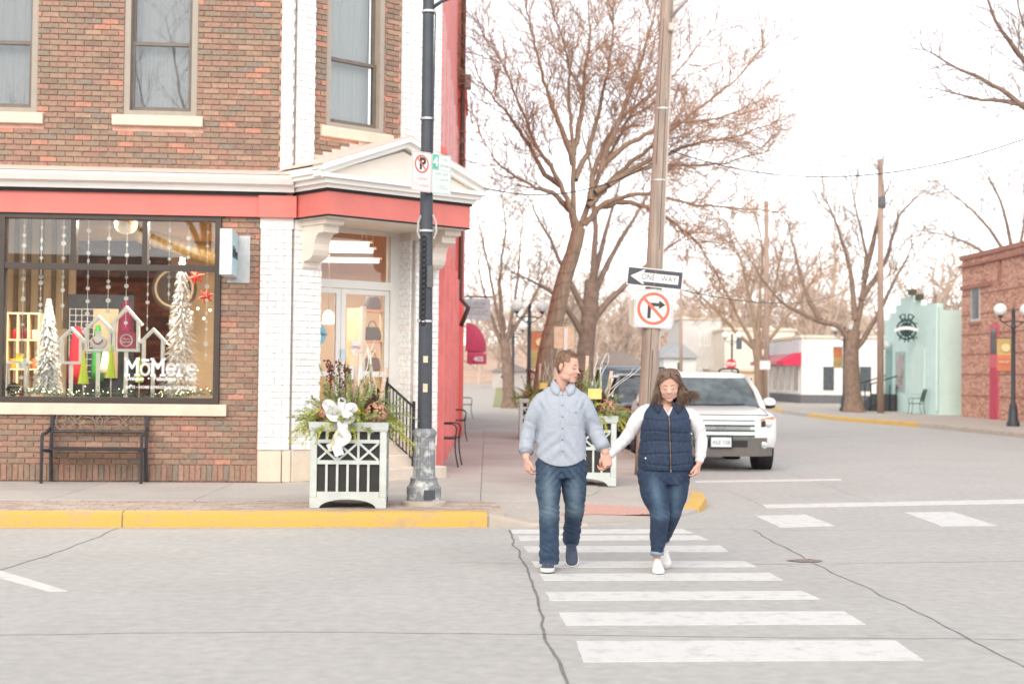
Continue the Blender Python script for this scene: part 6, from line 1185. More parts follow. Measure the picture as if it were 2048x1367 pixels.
# ---- wooded hills beyond the town
g = MB(); nx, ny = 60, 10
g.add([(-260 + 620 * i / nx, 210 + 40 * j, max(-1, (j / ny) ** .8 * (17 + 5 * mnoise.noise((i * .12, j * .2, 3)) + 3 * math.sin(i * .21)) - .5)) for j in range(ny + 1) for i in range(nx + 1)], [(j * (nx + 1) + i, j * (nx + 1) + i + 1, (j + 1) * (nx + 1) + i + 1, (j + 1) * (nx + 1) + i) for j in range(ny) for i in range(nx)])
struct(g.build('hill', mat('leaf_litter', ph(214, 180, 158, 1.25), .95, var=.2, scale=.2), None, True))
rng = random.Random(99); q = MB()
def simple_tree(q, p, h, rng, tw):
    tr = branch(q, p, (rng.gauss(0, .08), rng.gauss(0, .08), 1), h * .45, h * .022, h * .014, rng, 3, 5, .05, .05)
    for i in range(9):
        b_ = branch(q, tr[1 + i % 3], (rng.gauss(0, .6), rng.gauss(0, .6), .8), h * rng.uniform(.4, .6), h * .011, h * .003, rng, 4, 4, .12, .08)
        for k in range(tw):
            j = rng.randint(1, 3); t2 = branch(q, b_[j].lerp(b_[j + 1], rng.random()), (rng.gauss(0, .7), rng.gauss(0, .7), .6), h * rng.uniform(.12, .26), h * .0045, h * .0015, rng, 2, 3, .2, .08)
            for m_ in range(3): branch(q, t2[1], (rng.gauss(0, .8), rng.gauss(0, .8), .5), h * rng.uniform(.07, .13), h * .003, h * .001, rng, 1, 3, .2, .05)
for i in range(85):
    D = rng.uniform(120, 260) if i < 55 else rng.uniform(260, 420); px = rng.uniform(930, 1960) if i % 3 else rng.uniform(1100, 1700); p = at(px, 745, D)
    if D < 170 and 1300 < px < 1500: continue
    p.z = max(0, ((D - 210) / 400) ** .8 * 17 - 1) if D > 210 else 0; simple_tree(q, p, rng.uniform(11, 16), rng, 9)
stuff(tag(q.build('woods', mat('woods_bark', ph(206, 184, 168, 1.2), .9, var=.2, scale=.15), None, fix=False), 'far leafless wood on the hill beyond the town', 'woods'))
# ================================================================== parked cars
M_tyre = mat('tyre_rubber', (.02, .02, .021), .85); M_rim = mat('alloy_rim', (.5, .5, .5), .35, metal=.7); M_trim = mat('grey_plastic', ph(112, 106, 102, 1.2), .7, var=.08); M_blk = mat('black_plastic', (.012, .012, .013), .5); M_chr = mat('chrome', (.75, .76, .76), .15, metal=.9, var=.02)
M_cg = mat('car_glass', (.10, .125, .135), .03, var=.45, scale=3, spec=.9, coat=1.0); M_amb = mat('amber_lens', ph(240, 150, 84, 1.2), .2); M_lens = mat('lamp_lens', (.55, .57, .58), .08, metal=.3); M_seat = mat('car_interior', (.05, .05, .055), .8)
def car(label, loc, rz, paint, W=1.98, L=4.95, H=1.64, hood=.93, cowl=1.06, suv=True, detail=True, ycow=1.12, grp='cars parked along the kerb'):
    t_ = thing('parked_car', label, 'car', loc, rz, grp); hw = W / 2
    side = [(.10, .34), (.02, .46), (.0, .60), (.015, .76), (.05, hood - .07), (.12, hood - .01), (.26, hood + .035), (.6, hood + .085), (ycow, cowl)] + [(ycow + .5, cowl + .01), (L * .6, cowl + .02), (L - .25, cowl + .02), (L - .06, cowl - .1), (L, .8), (L - .02, .5), (L - .12, .32), (L * .6, .26), (.9, .26)]
    q = MB(); n_ = len(side); rings = []; st = [-1, -.985, -.95, -.88, -.78, -.6, -.4, -.2, 0, .2, .4, .6, .78, .88, .95, .985, 1]
    for u in st:
        au = abs(u); R = []
        for y, z in side:
            yy = y + (.30 * au ** 4 + .06 * au ** 2 if y < 1.0 else 0) * (1 - min(1, y) * .9) - (.25 * au ** 4 if y > L - .3 else 0)
            zz2 = z - (.07 * max(0, au - .72) / .28 if (.1 < y < ycow + .1 and z > hood - .08) else 0) + (.0 if z > .5 else .05 * au ** 6)
            edge = 1.0 if .35 < z < cowl - .04 else .97
            R.append((u * hw * (edge if au > .9 else 1), yy, zz2))
        rings.append(R)
    q.loft(rings); body = q.build('body', paint, t_, 'auto')
    # cabin: glass shell and painted roof
    def plan(wb, y0, y1, z, k=.35):
        P = []
        for i in range(5): u = -1 + 2 * i / 4; P.append((u * wb, y0 + k * .35 * abs(u) ** 2.5, z))
        for i in range(1, 6): P.append((wb, y0 + k * .35 + (y1 - y0 - k * .35) * i / 6, z))
        for i in range(5): u = 1 - 2 * i / 4; P.append((u * wb, y1 - .1 * abs(u) ** 3, z))
        for i in range(1, 6): P.append((-wb, y1 - .1 - (y1 - y0 - k * .35 - .1) * i / 6, z))
        return P
    yw = ycow + .62; zr = H - .10
    A = plan(hw * .93, ycow - .05, L - .18, cowl - .02); B = plan(hw * .76, yw, L - .42, zr); q = MB(); q.loft([A, B]); gl = q.build('windows', M_cg, t_, False)
    C = plan(hw * .765, yw - .02, L - .40, zr - .02); D_ = plan(hw * .75, yw + .05, L - .42, H - .045); E = plan(hw * .62, yw + .3, L - .55, H); q = MB(); q.loft([C, D_, E]); q.build('roof', paint, t_, True)
    for s_ in (-1, 1):
        i0 = 4 if s_ > 0 else 0; q = MB(); q.tube([Vector(A[i0]) + Vector((0, -.02, -.03)), Vector(A[i0]).lerp(Vector(B[i0]), .5) + Vector((s_ * .02, -.02, .02)), Vector(B[i0]) + Vector((0, 0, .01))], [.055, .045, .045], 8); q.build('pillar', paint, t_, True)
        for f_ in ((.42, .68) if suv else (.45,)):
            y = ycow + (L - ycow) * f_; q = MB(); q.tube([(s_ * hw * .93, y, cowl - .02), (s_ * hw * .765, y + .05, zr)], .045, 6); q.build('pillar', M_blk, t_)
        q = MB(); mx = s_ * (hw + .05); q.ball((mx + s_ * .06, ycow + .42, cowl + .06), (.12, .07, .085), 14, 10); q.tube([(s_ * (hw - .06), ycow + .42, cowl), (mx, ycow + .42, cowl + .04)], .03, 6); mr = q.build('mirror', paint, t_, True); q = MB(); q.ball((mx + s_ * .06, ycow + .43, cowl - .0), (.115, .066, .05), 12, 8); q.build('mirror_base', M_blk, mr, True)
        if suv: q = MB(); q.tube(smooth_path([(s_ * hw * .66, yw + .35, H - .02), (s_ * hw * .66, yw + .55, H + .06), (s_ * hw * .66, L - 1.0, H + .06), (s_ * hw * .66, L - .7, H - .02)], 4), .018, 6); q.build('roof_rail', M_blk, t_, True)
        for y in (.92, L - 1.05):
            q = MB(); X = s_ * (hw - .12); Mx = Matrix.Translation((X, y, .355)) @ Matrix.Rotation(PI / 2, 4, 'Y'); q.lathe([(.22, -.11), (.33, -.115), (.355, -.08), (.355, .08), (.33, .115), (.22, .11)], 28, M=Mx); wh = q.build('wheel', M_tyre, t_, 'auto'); q = MB(); q.lathe([(.03, s_ * .09), (.2, s_ * .1), (.235, s_ * .112), (.235, s_ * .06)], 20, M=Mx, cap=False)
            for k in range(5): a = 2 * PI * k / 5; q.box((.13 * math.cos(a), .13 * math.sin(a), s_ * .1), (.2, .06, .02), M=Mx, rz=a)
            q.build('rim', M_rim, wh); q = MB(); q.lathe([(.42, -.16), (.42, .10)], 24, M=Matrix.Translation((s_ * (hw - .11), y, .38)) @ Matrix.Rotation(PI / 2, 4, 'Y')); q.build('wheel_arch', M_blk, t_)
        # lamps
        xa, xb = s_ * hw * .70, s_ * hw * .955; q = MB(); zc0, zc1 = hood - .21, hood - .03
        def fy(u): au = abs(u); return .30 * au ** 4 + .06 * au ** 2
        P0 = [(xa, fy(xa / hw) + .0, zc0 + .02), (xb * .97, fy(xb / hw) + .02, zc0 + .03), (xb, fy(xb / hw) + .06, zc1), (xa, fy(xa / hw) + .06, zc1 - .03)]; q.add(P0 + [(x, y + .12, z) for x, y, z in P0], [(0, 1, 2, 3), (4, 5, 6, 7), (0, 1, 5, 4), (1, 2, 6, 5), (2, 3, 7, 6), (3, 0, 4, 7)]); 
        for i in range(len(q.v)): q.v[i] = (q.v[i][0], q.v[i][1] - .02, q.v[i][2])
        hl = q.build('headlight', M_blk, t_)
        q = MB(); q.add([(P0[3][0], P0[3][1] - .035, P0[3][2]), (P0[2][0], P0[2][1] - .03, P0[2][2]), (P0[2][0] * .99, P0[2][1] - .04, P0[2][2] - .08), (P0[3][0], P0[3][1] - .045, P0[3][2] - .07)], [(0, 1, 2, 3)]); q.build('indicator', M_amb, hl)
        q = MB(); xm2 = (xa + xb) / 2; q.ball((xm2, fy(xm2 / hw) - .01, zc0 + .065), (.062, .03, .055), 14, 10); q.build('lamp', M_lens, hl, True)
        q = MB(); xf = s_ * hw * .74; q.lathe([(.055, 0), (.06, -.02), (.04, -.03)], 16, M=Matrix.Translation((xf, fy(.74) - .0, .44)) @ Matrix.Rotation(PI / 2, 4, 'X') @ Matrix.Scale(-1, 4, (0, 0, 1)) if False else Matrix.Translation((xf, fy(.74) - .012, .44)) @ Matrix.Rotation(-PI / 2, 4, 'X')); q.build('fog_lamp', M_lens, t_, 'auto')
    for s_ in (-1, 1):
        q = MB(); q.tube([(s_ * hw * .86, .36, hood - .005), (s_ * hw * .87, .7, hood + .05), (s_ * hw * .88, ycow, cowl - .03)], .006, 4); q.build('shut_line', M_blk, t_)
    q = MB(); q.tube([(u * hw, .30 * abs(u) ** 4 + .06 * u * u + .13, hood + .001 - .03 * max(0, abs(u) - .7)) for u in [-.86 + 1.72 * i / 12 for i in range(13)]], .006, 4); q.build('shut_line', M_blk, t_)
    # front: grille, bumper, plate
    def strip(z0, z1, x1, out_, m, nm):
        q = MB(); k = 14; vs2 = []
        for z in (z0, z1):
            for i in range(k + 1): u = -x1 + 2 * x1 * i / k; vs2.append((u * hw, fy(u) - out_ + (0 if z < hood - .12 else .02), z))
        vs2 += [(x, y + .05, z) for x, y, z in vs2]; m_ = 2 * (k + 1); fs2 = [(i, i + 1, k + 2 + i, k + 1 + i) for i in range(k)] + [(i + k + 1, i + k + 2, m_ + k + 2 + i, m_ + k + 1 + i) for i in range(k)] + [(i, i + 1, m_ + i + 1, m_ + i) for i in range(k)]
        q.add(vs2, fs2); return q.build(nm, m, t_)
    def fy(u): au = abs(u); return .30 * au ** 4 + .06 * au ** 2
    gr_ = strip(hood - .36, hood - .08, .58, .006, mat('grille_shade', ph(70, 110, 104), .6), 'grille')  # dark green backing between the grille bars
    for k in range(3): strip(hood - .155 - k * .085, hood - .10 - k * .085, .575, .022, M_chr if k == 1 else paint, 'grille_bar')
    strip(.40, .56, .80, .02, M_trim, 'bumper_trim'); strip(.26, .405, .90, .035, M_trim, 'bumper_lower'); strip(.40, .52, .45, .028, M_blk, 'air_intake')
    if detail:
        q = MB(); q.lathe([(.001, -.03), (.13, -.03), (.145, -.02), (.145, .0)], 28, cap=False, M=Matrix.Translation((0, -.015, hood - .225)) @ Matrix.Rotation(-PI / 2, 4, 'X') @ Matrix.Scale(.42, 4, (0, 1, 0)) @ Matrix.Scale(-1, 4, (0, 0, 1))); em = q.build('emblem', M_chr, t_, True); me = text_mesh('lettering', 'Ford', .085, mat('emblem_blue', (.25, .3, .36), .4), .001, shear=.3); o_ = link('lettering', me, em); o_.location = (0, -.05, hood - .225)
        q = MB(); q.bx(-.19, .19, -.075, -.05, .40, .585); pl_ = q.build('plate_frame', M_blk, t_); q = MB(); q.bx(-.165, .165, -.08, -.0755, .415, .57); q.build('plate', mat('plate_pale', ph(226, 232, 236, 1.15), .5), pl_); o_ = link('lettering', text_mesh('lettering', 'ALE 128', .085, mat('plate_ink', ph(120, 130, 140), .6), .001), pl_); o_.location = (0, -.082, .485)
        q = MB(); q.tube([(-.55, ycow - .03, cowl + .01), (.1, ycow - .06, cowl + .02)], .012, 5); q.build('wiper', M_blk, t_); q = MB(); q.tube([(.05, ycow - .06, cowl + .01), (.6, ycow + .0, cowl + .03)], .012, 5); q.build('wiper', M_blk, t_)
    return t_
M_wcar = mat('white_car_paint', (.78, .78, .77), .3, var=.01, coat=.6); M_dcar = mat('dark_plum_paint', (.022, .018, .022), .25, var=.05, coat=.8); M_scar = mat('silver_blue_paint', ph(150, 164, 176, 1.2), .3, var=.03, coat=.5, metal=.3)
cw = hitz(1443, 944, 0); car('white sport utility car with amber headlights parked behind the woman', (3.43, 23.3, 0), SK, M_wcar)
car('dark plum car parked behind the white car, left of the utility pole', (3.12, 29.6, 0), SK, M_dcar, W=1.85, L=4.7, H=1.6, suv=False, detail=False)
car('silver blue sport utility car third in the parked row', (3.25, 36.2, 0), SK, M_scar, W=1.98, L=4.8, H=1.82, hood=1.0, cowl=1.15, detail=False)
# ================================================================== the couple
def remesh(mbs, vox, smooth_it=4, factor=.5):
    """closed pieces -> one continuous surface"""
    q = MB()
    for m_ in mbs: q.add(m_.v, m_.f)
    me = q.mesh('tmp', [], fix=True); o_ = bpy.data.objects.new('tmp', me); COL.objects.link(o_)
    md = o_.modifiers.new('r', 'REMESH'); md.mode = 'VOXEL'; md.voxel_size = vox; md.use_smooth_shade = True
    if smooth_it: ms = o_.modifiers.new('s', 'SMOOTH'); ms.factor = factor; ms.iterations = smooth_it
    dg = bpy.context.evaluated_depsgraph_get(); dg.update(); out_ = bpy.data.meshes.new_from_object(o_.evaluated_get(dg)); bpy.data.objects.remove(o_); bpy.data.meshes.remove(me)
    out_.polygons.foreach_set('use_smooth', [True] * len(out_.polygons)); return out_
def limb(pts, radii, n=18, k=5, flat=None):
    """tapered round limb with rounded ends"""
    q = MB(); P = smooth_path(pts, k); m_ = len(P) - 1; R = []
    for i in range(m_ + 1):
        t_ = i / m_ * (len(radii) - 1); j = min(int(t_), len(radii) - 2); f_ = t_ - j; f_ = f_ * f_ * (3 - 2 * f_); R.append(radii[j] + (radii[j + 1] - radii[j]) * f_)
    d0 = (P[0] - P[1]).normalized(); d1 = (P[-1] - P[-2]).normalized(); e = .5
    P = [P[0] + d0 * R[0] * e, P[0] + d0 * R[0] * e * .8] + P + [P[-1] + d1 * R[-1] * e * .8, P[-1] + d1 * R[-1] * e]; R = [R[0] * .25, R[0] * .7] + R + [R[-1] * .7, R[-1] * .25]
    q.tube(P, R, n, True, flat=flat); return q
def body_loft(rings, n=36, ex=2.4):
    """torso: rings of (cx, cy, z, rx, ry)"""
    q = MB(); P = smooth_path([Vector((r[0], r[1], r[2])) for r in rings], 5); S_ = smooth_path([Vector((r[3], r[4], 0)) for r in rings], 5); rr = []
    for p, s_ in zip(P, S_):
        R = []
        for i in range(n): a = 2 * PI * i / n; c, s2 = math.cos(a), math.sin(a); R.append((p.x + s_.x * math.copysign(abs(c) ** (2 / ex), c), p.y + s_.y * math.copysign(abs(s2) ** (2 / ex), s2), p.z))
        rr.append(R)
    q.loft(rr); return q
def fingers(wrist, d, side, nrm, sc=1.0, curl=(.5, .75, .55), spread=.05, thumb=.7, thumb_curl=.5):
    """palm and five fingers; d = along the hand, side = towards the thumb, nrm = out of the palm"""
    d, side, nrm = Vector(d).normalized(), Vector(side).normalized(), Vector(nrm).normalized(); w = Vector(wrist); out_ = []
    pl_ = MB(); rr = []
    for t_, hw_, th in ((-.015, .026, .020), (.02, .034, .019), (.055, .041, .017), (.085, .042, .0155), (.098, .038, .012)):
        c = w + d * (t_ * sc) + nrm * .004 * math.sin(t_ * 30); rr.append([c + side * (hw_ * sc * math.copysign(abs(math.cos(a)) ** .7, math.cos(a))) + nrm * (th * sc * math.sin(a)) for a in [2 * PI * i / 16 for i in range(16)]])
    pl_.loft(rr); out_.append(pl_)
    for k, (o_, ln) in enumerate(((.030, .92), (.010, 1.0), (-.010, .94), (-.030, .76))):
        p = w + d * (.085 - .004 * abs(k - 1)) * sc + side * o_ * sc; v = (d + side * (o_ / .03) * spread).normalized(); P = [p - v * .02 * sc, p]; a = 0
        for L_, cu in zip((.043, .028, .022), curl):
            a += cu * (1 + .07 * k); P.append(P[-1] + (v * math.cos(a) + nrm * math.sin(a)).normalized() * L_ * ln * sc)
        out_.append(limb(P, [.0098 * sc, .0095 * sc, .0088 * sc, .0078 * sc, .0066 * sc], 10, 3))
    p = w + d * .022 * sc + side * .026 * sc; v = (side * thumb + d * .8 + nrm * .35).normalized(); P = [p, p + v * .036 * sc]; v2 = (d + side * .12 + nrm * thumb_curl).normalized(); P.append(P[-1] + v2 * .032 * sc); P.append(P[-1] + (v2 + nrm * .25 - side * .15).normalized() * .026 * sc); out_.append(limb(P, [.0145 * sc, .0125 * sc, .0108 * sc, .0082 * sc], 10, 3)); return out_
def fbm(p, s_): return mnoise.noise(p * s_) + .5 * mnoise.noise(p * (s_ * 2.1)) + .25 * mnoise.noise(p * (s_ * 4.3))
def displace(me, fn_):
    co = [0.0] * (3 * len(me.vertices)); no = [0.0] * (3 * len(me.vertices)); me.vertices.foreach_get('co', co); me.vertex_normals.foreach_get('vector', no)
    for i in range(len(me.vertices)):
        p = Vector(co[3 * i:3 * i + 3]); n_ = Vector(no[3 * i:3 * i + 3]); h = fn_(p, n_)
        if h: co[3 * i] += n_.x * h; co[3 * i + 1] += n_.y * h; co[3 * i + 2] += n_.z * h
    me.vertices.foreach_set('co', co); me.update()
def cut(me, test):
    """delete the vertices for which test is true"""
    bm = bmesh.new(); bm.from_mesh(me); bmesh.ops.delete(bm, geom=[v for v in bm.verts if test(v.co)], context='VERTS'); bm.to_mesh(me); bm.free(); me.update()
def snapcut(me, g, sgn=1, tol=.012):
    """cut away g(p)<0, then move the raw edge in z onto the line g=0"""
    bm = bmesh.new(); bm.from_mesh(me); bmesh.ops.delete(bm, geom=[v for v in bm.verts if g(v.co) < 0], context='VERTS')
    for _ in range(2):
        for v in bm.verts:
            if v.is_boundary:
                h = g(v.co)
                if abs(h) < tol: v.co.z -= sgn * h
    bm.to_mesh(me); bm.free(); me.update()
def vcut(me, ax_, az, slope, ymax):
    """open a clean V with apex (ax_, az) in the front of a garment"""
    bm = bmesh.new(); bm.from_mesh(me)
    for sg in (-1, 1):
        fs2 = [f for f in bm.faces if f.calc_center_median().y < ymax and f.calc_center_median().z > az - .02]; ge_ = fs2 + list({e for f in fs2 for e in f.edges}) + list({v for f in fs2 for v in f.verts})
        bmesh.ops.bisect_plane(bm, geom=ge_, dist=1e-5, plane_co=(ax_, 0, az), plane_no=Vector((slope * sg, 0, -1)).normalized())
    kill = [f for f in bm.faces if (lambda c: c.y < ymax and c.z > az + slope * abs(c.x - ax_))(f.calc_center_median())]
    bmesh.ops.delete(bm, geom=kill, context='FACES'); bm.to_mesh(me); bm.free(); me.update()
def soften(me, test, it=8, f=.5):
    bm = bmesh.new(); bm.from_mesh(me); vs2 = [v for v in bm.verts if test(v.co)]
    for _ in range(it): bmesh.ops.smooth_vert(bm, verts=vs2, factor=f, use_axis_x=True, use_axis_y=True, use_axis_z=True)
    bm.to_mesh(me); bm.free(); me.update()
def put(name, me, m, par): me.materials.clear(); me.materials.append(m); me.name = name; return link(name, me, par)
M_skin = mat('skin', ph(242, 192, 172, 1.32), .62, var=.05, scale=9, spec=.25); M_lip = mat('lips', ph(196, 96, 92, 1.3), .45); M_teeth = mat('teeth', (.75, .72, .68), .3); M_lash = mat('lash', (.05, .03, .025), .7)
M_hair1 = mat('light_brown_hair', ph(140, 108, 86, 1.25), .5, var=.35, scale=40); M_hair2 = mat('chestnut_hair', ph(92, 72, 62, 1.25), .4, col2=ph(146, 116, 96, 1.2), scale=30, var=.3)
def head(c, yaw, pitch, roll=0.0, s=1.0, round_=1.0):
    """c = centre of the skull; returns closed pieces and a frame: local -y is the face"""
    R = Matrix.Rotation(yaw, 3, 'Z') @ Matrix.Rotation(pitch, 3, 'X') @ Matrix.Rotation(roll, 3, 'Y'); c = Vector(c); W = lambda x, y, z: c + R @ (Vector((x, y, z)) * s); out_ = []
    def el(x, y, z, a, b_, d): q = MB(); q.ball(W(x, y, z), (a * s, b_ * s, d * s), 20, 14, R=R); out_.append(q)
    el(0, .016, .035, .078 * round_, .100, .088); el(0, -.020, -.015, .068 * round_, .076, .088); el(0, -.032, -.062, .054 * round_, .058, .052); el(0, -.066, -.096, .030, .024, .022)      # skull, face, jaw, chin
    for s_ in (-1, 1):
        el(s_ * .034 * round_, -.044, -.032, .032, .040, .036); el(s_ * .025, -.066, .018, .029, .021, .020); el(s_ * .040 * round_, -.022, -.070, .024, .045, .032)         # cheek, brow, jaw corner, eyelid
        q = MB(); q.ball(W(s_ * .077 * round_, .012, -.005), (.010 * s, .019 * s, .032 * s), 12, 10, R=R @ Matrix.Rotation(s_ * .3, 3, 'Z')); out_.append(q)
    q = MB(); q.loft([[W(x * hw_, y, z) for x in (-1, -.5, 0, .5, 1)] + [W(x * hw_, y + .03, z) for x in (1, 0, -1)] for y, z, hw_ in ((-.082, .022, .007), (-.094, .004, .009), (-.108, -.016, .013), (-.113, -.024, .015), (-.106, -.033, .016), (-.088, -.036, .014))]); 
    out_.append(q); el(0, -.108, -.024, .0125, .011, .010); el(0, -.082, -.058, .024, .014, .010); el(0, -.080, -.072, .022, .013, .009)
    return out_, W, R
from mathutils.bvhtree import BVHTree
def bvh_of(me): return BVHTree.FromPolygons([v.co.copy() for v in me.vertices], [tuple(p.vertices) for p in me.polygons])
def front(bv, x, z, lift=.003):
    h = bv.ray_cast(Vector((x, -1.0, z)), Vector((0, 1, 0))); return Vector((x, (h[0].y if h[0] else -.1) - lift, z))
def patch(bv, rows, lift=.003):
    """rows of (x,z) points laid on the cloth"""
    q = MB(); n_ = len(rows[0]); vs2 = [front(bv, x, z, lift) for r in rows for x, z in r]; q.add(vs2, [(i * n_ + j, i * n_ + j + 1, (i + 1) * n_ + j + 1, (i + 1) * n_ + j) for i in range(len(rows) - 1) for j in range(n_ - 1)]); return q
def shoe(par, heel, f, u, L_, m_up, m_sole, m_lace, sc=1.0):
    f = Vector(f).normalized(); s_ = f.cross(Vector(u)).normalized(); u = s_.cross(f).normalized(); h0 = Vector(heel); k = L_ / .29
    def ringp(t_, hw_, h): return [h0 + f * (t_ * k) + s_ * (hw_ * sc * math.cos(a)) + u * (.022 + (h - .022) * max(0, math.sin(a)) ** .75 if math.sin(a) > 0 else .018) for a in [2 * PI * i / 20 for i in range(20)]]
    q = MB(); q.loft([ringp(t_, w_, h) for t_, w_, h in ((.004, .018, .07), (.015, .03, .088), (.05, .036, .098), (.09, .038, .10), (.125, .041, .09), (.16, .045, .074), (.20, .049, .058), (.24, .047, .05), (.268, .038, .044), (.284, .02, .036))]); o_ = q.build('shoe', m_up, par, True)
    out_ = [(t_, w_) for t_, w_ in ((0, .012), (.008, .026), (.03, .036), (.08, .038), (.13, .040), (.18, .047), (.22, .051), (.255, .046), (.28, .03), (.292, .01))]; P = [(t_, w_) for t_, w_ in out_] + [(t_, -w_) for t_, w_ in reversed(out_)]
    q = MB(); n_ = len(P); vs2 = [h0 + f * (t_ * k) + s_ * w_ * sc * e + u * z for e, z in ((.95, 0), (1.03, .006), (1.05, .026), (.98, .03)) for t_, w_ in P]; q.add(vs2, [(i * n_ + j, i * n_ + (j + 1) % n_, (i + 1) * n_ + (j + 1) % n_, (i + 1) * n_ + j) for i in range(3) for j in range(n_)] + [tuple(range(n_ - 1, -1, -1)), tuple(3 * n_ + j for j in range(n_))]); q.build('sole', m_sole, o_, 'auto')
    q = MB()
    for i in range(5): t_ = .115 + i * .018; h = .098 - i * .009; q.tube([h0 + f * (t_ * k) + s_ * (x * sc) + u * (h - abs(x) * .35 + .002) for x in (-.024, -.012, 0, .012, .024)], .0028, 5)
    stuff(q.build('lace', m_lace, o_))
def denim(name, base, fade):
    m = mat(name, base, .85, var=.16, scale=16, stretch=(1, 1, .5), bump=.25, bscale=240, fine=.14); nt = m.node_tree; b = nt.nodes['Principled BSDF']; l = b.inputs['Base Color'].links[0]; src = l.from_socket
    at_ = N(nt, 'ShaderNodeAttribute', attribute_name='wash'); mx = N(nt, 'ShaderNodeMix', data_type='RGBA'); nt.links.new(at_.outputs['Fac'], mx.inputs['Factor']); nt.links.new(src, mx.inputs['A']); mx.inputs['B'].default_value = tuple(fade) + (1,); nt.links.new(mx.outputs['Result'], b.inputs['Base Color']); return m
def wash(me, fn_):
    a = me.attributes.new('wash', 'FLOAT', 'POINT'); a.data.foreach_set('value', [max(0, min(1, fn_(v.co))) for v in me.vertices])
def gauss(x, s_): return math.exp(-(x / s_) ** 2)
def face(par, W, R, s, lipm, smile, browm, teeth=False, gape=.0):
    bv = bvh_of(par.data); fw = R @ Vector((0, 1, 0))
    def on(x, z, lift=.0):
        h = bv.ray_cast(W(x, -.2, z), fw); p = h[0] if h[0] else W(x, -.08, z); return p - fw * lift
    for k in (-1, 1):
        q = MB(); P = smooth_path([on(k * .013, .022, .0004), on(k * .030, .030, .0004), on(k * .048, .023, .0004)], 4); q.tube(P, [.0022, .0032, .0038, .0038, .0036, .0034, .0028, .002, .001], 6); q.build('eyebrow', browm, par, True)
        q = MB(); P = smooth_path([on(k * .018, .002, .0006), on(k * .031, -.0035, .0006), on(k * .044, .002, .0006)], 4); q.tube(P, [.0008, .0014, .0019, .0021, .0021, .0021, .0019, .0014, .0008], 5); q.build('eyelash', M_lash, par, True)
    z0 = -.060; n_ = 17; X = [-.029 + .058 * i / (n_ - 1) for i in range(n_)]; sh = [1 - (x / .029) ** 2 for x in X]
    up = [on(x, z0 + smile * (1 - v), .0008) for x, v in zip(X, sh)]; lo = [on(x, z0 + smile * (1 - v) - (.006 + gape) * v, .0008) for x, v in zip(X, sh)]
    rr = [.0007 + .0017 * v for v in sh]
    q = MB(); q.tube(up, rr, 6); q.build('lip', lipm, par, True); q = MB(); q.tube(lo, [r * 1.2 for r in rr], 6); q.build('lip', lipm, par, True)
    if teeth: q = MB(); q.add([p - fw * .0006 for p in up] + [u.lerp(l, .8) - fw * .0006 for u, l in zip(up, lo)], [(i, i + 1, n_ + i + 1, n_ + i) for i in range(n_ - 1)]); q.build('teeth', M_teeth, par)
M_brow1 = mat('brow_brown', ph(150, 112, 88, 1.2), .7); M_brow2 = mat('brow_dark', ph(134, 98, 82, 1.2), .7)
# ------------------------------------------------------------------ man
man = thing('person', 'man in a light blue button shirt and dark jeans walking, looking at the woman', 'person', (.402, 11.33, 0), 0, 'couple on the crosswalk')
hp, W, R = head((.040, -.025, 1.618), rad(56), rad(10), 0, 1.03)
pcs = hp + [limb([(-.01, .03, 1.40), (.005, .02, 1.48), (.022, .0, 1.56)], [.066, .058, .058], 20)]
pcs += [body_loft([(0, 0, .90, .16, .10), (0, 0, 1.1, .155, .10), (0, 0, 1.3, .145, .085), (0, .005, 1.37, .10, .065), (0, .01, 1.42, .07, .05)])]
ML = [(-.16, .0, 1.375), (-.202, .005, 1.26), (-.248, .03, 1.12), (-.272, .0, 1.0), (-.278, -.04, .888)]; MRt = [(.16, .0, 1.375), (.205, .015, 1.26), (.252, .045, 1.135), (.302, .0, 1.03), (.352, -.03, .935)]
pcs += [limb([(-.12, .0, 1.33)] + ML[1:], [.035, .04, .04, .038, .028], 16), limb([(.12, .0, 1.33)] + MRt[1:], [.035, .04, .04, .038, .028], 16)]
pcs += fingers(ML[-1], (.10, -.10, -1), (.45, -.85, .05), (.88, .45, .05), 1.0, (.55, .8, .6), .04, .75, .35)
pcs += fingers(MRt[-1], (.16, -.05, -1), (-.95, -.15, -.1), (-.1, .95, .1), 1.0, (.65, .95, .7), .03, .6, .5)
MLg = [[(-.098, .0, .86), (-.100, -.035, .66), (-.094, -.06, .49), (-.090, -.02, .28), (-.087, .02, .09)], [(.098, .01, .86), (.106, .03, .66), (.112, .045, .50), (.106, .19, .36), (.10, .335, .215)]]
for l_ in MLg: pcs.append(limb(l_, [.085, .075, .055, .05, .038], 16))
pcs += [limb([(-.088, .05, .045), (-.1, -.14, .04)], [.03, .03]), limb([(.10, .34, .2), (.10, .26, .06)], [.03, .03])]
bm_ = remesh(pcs, .0042, 2, .45); soften(bm_, lambda p: p.z > 1.44, 11, .5); bo = put('body', bm_, M_skin, man); face(bo, W, R, 1.03, mat('pale_lips', ph(222, 150, 136, 1.25), .5), .007, M_brow1)
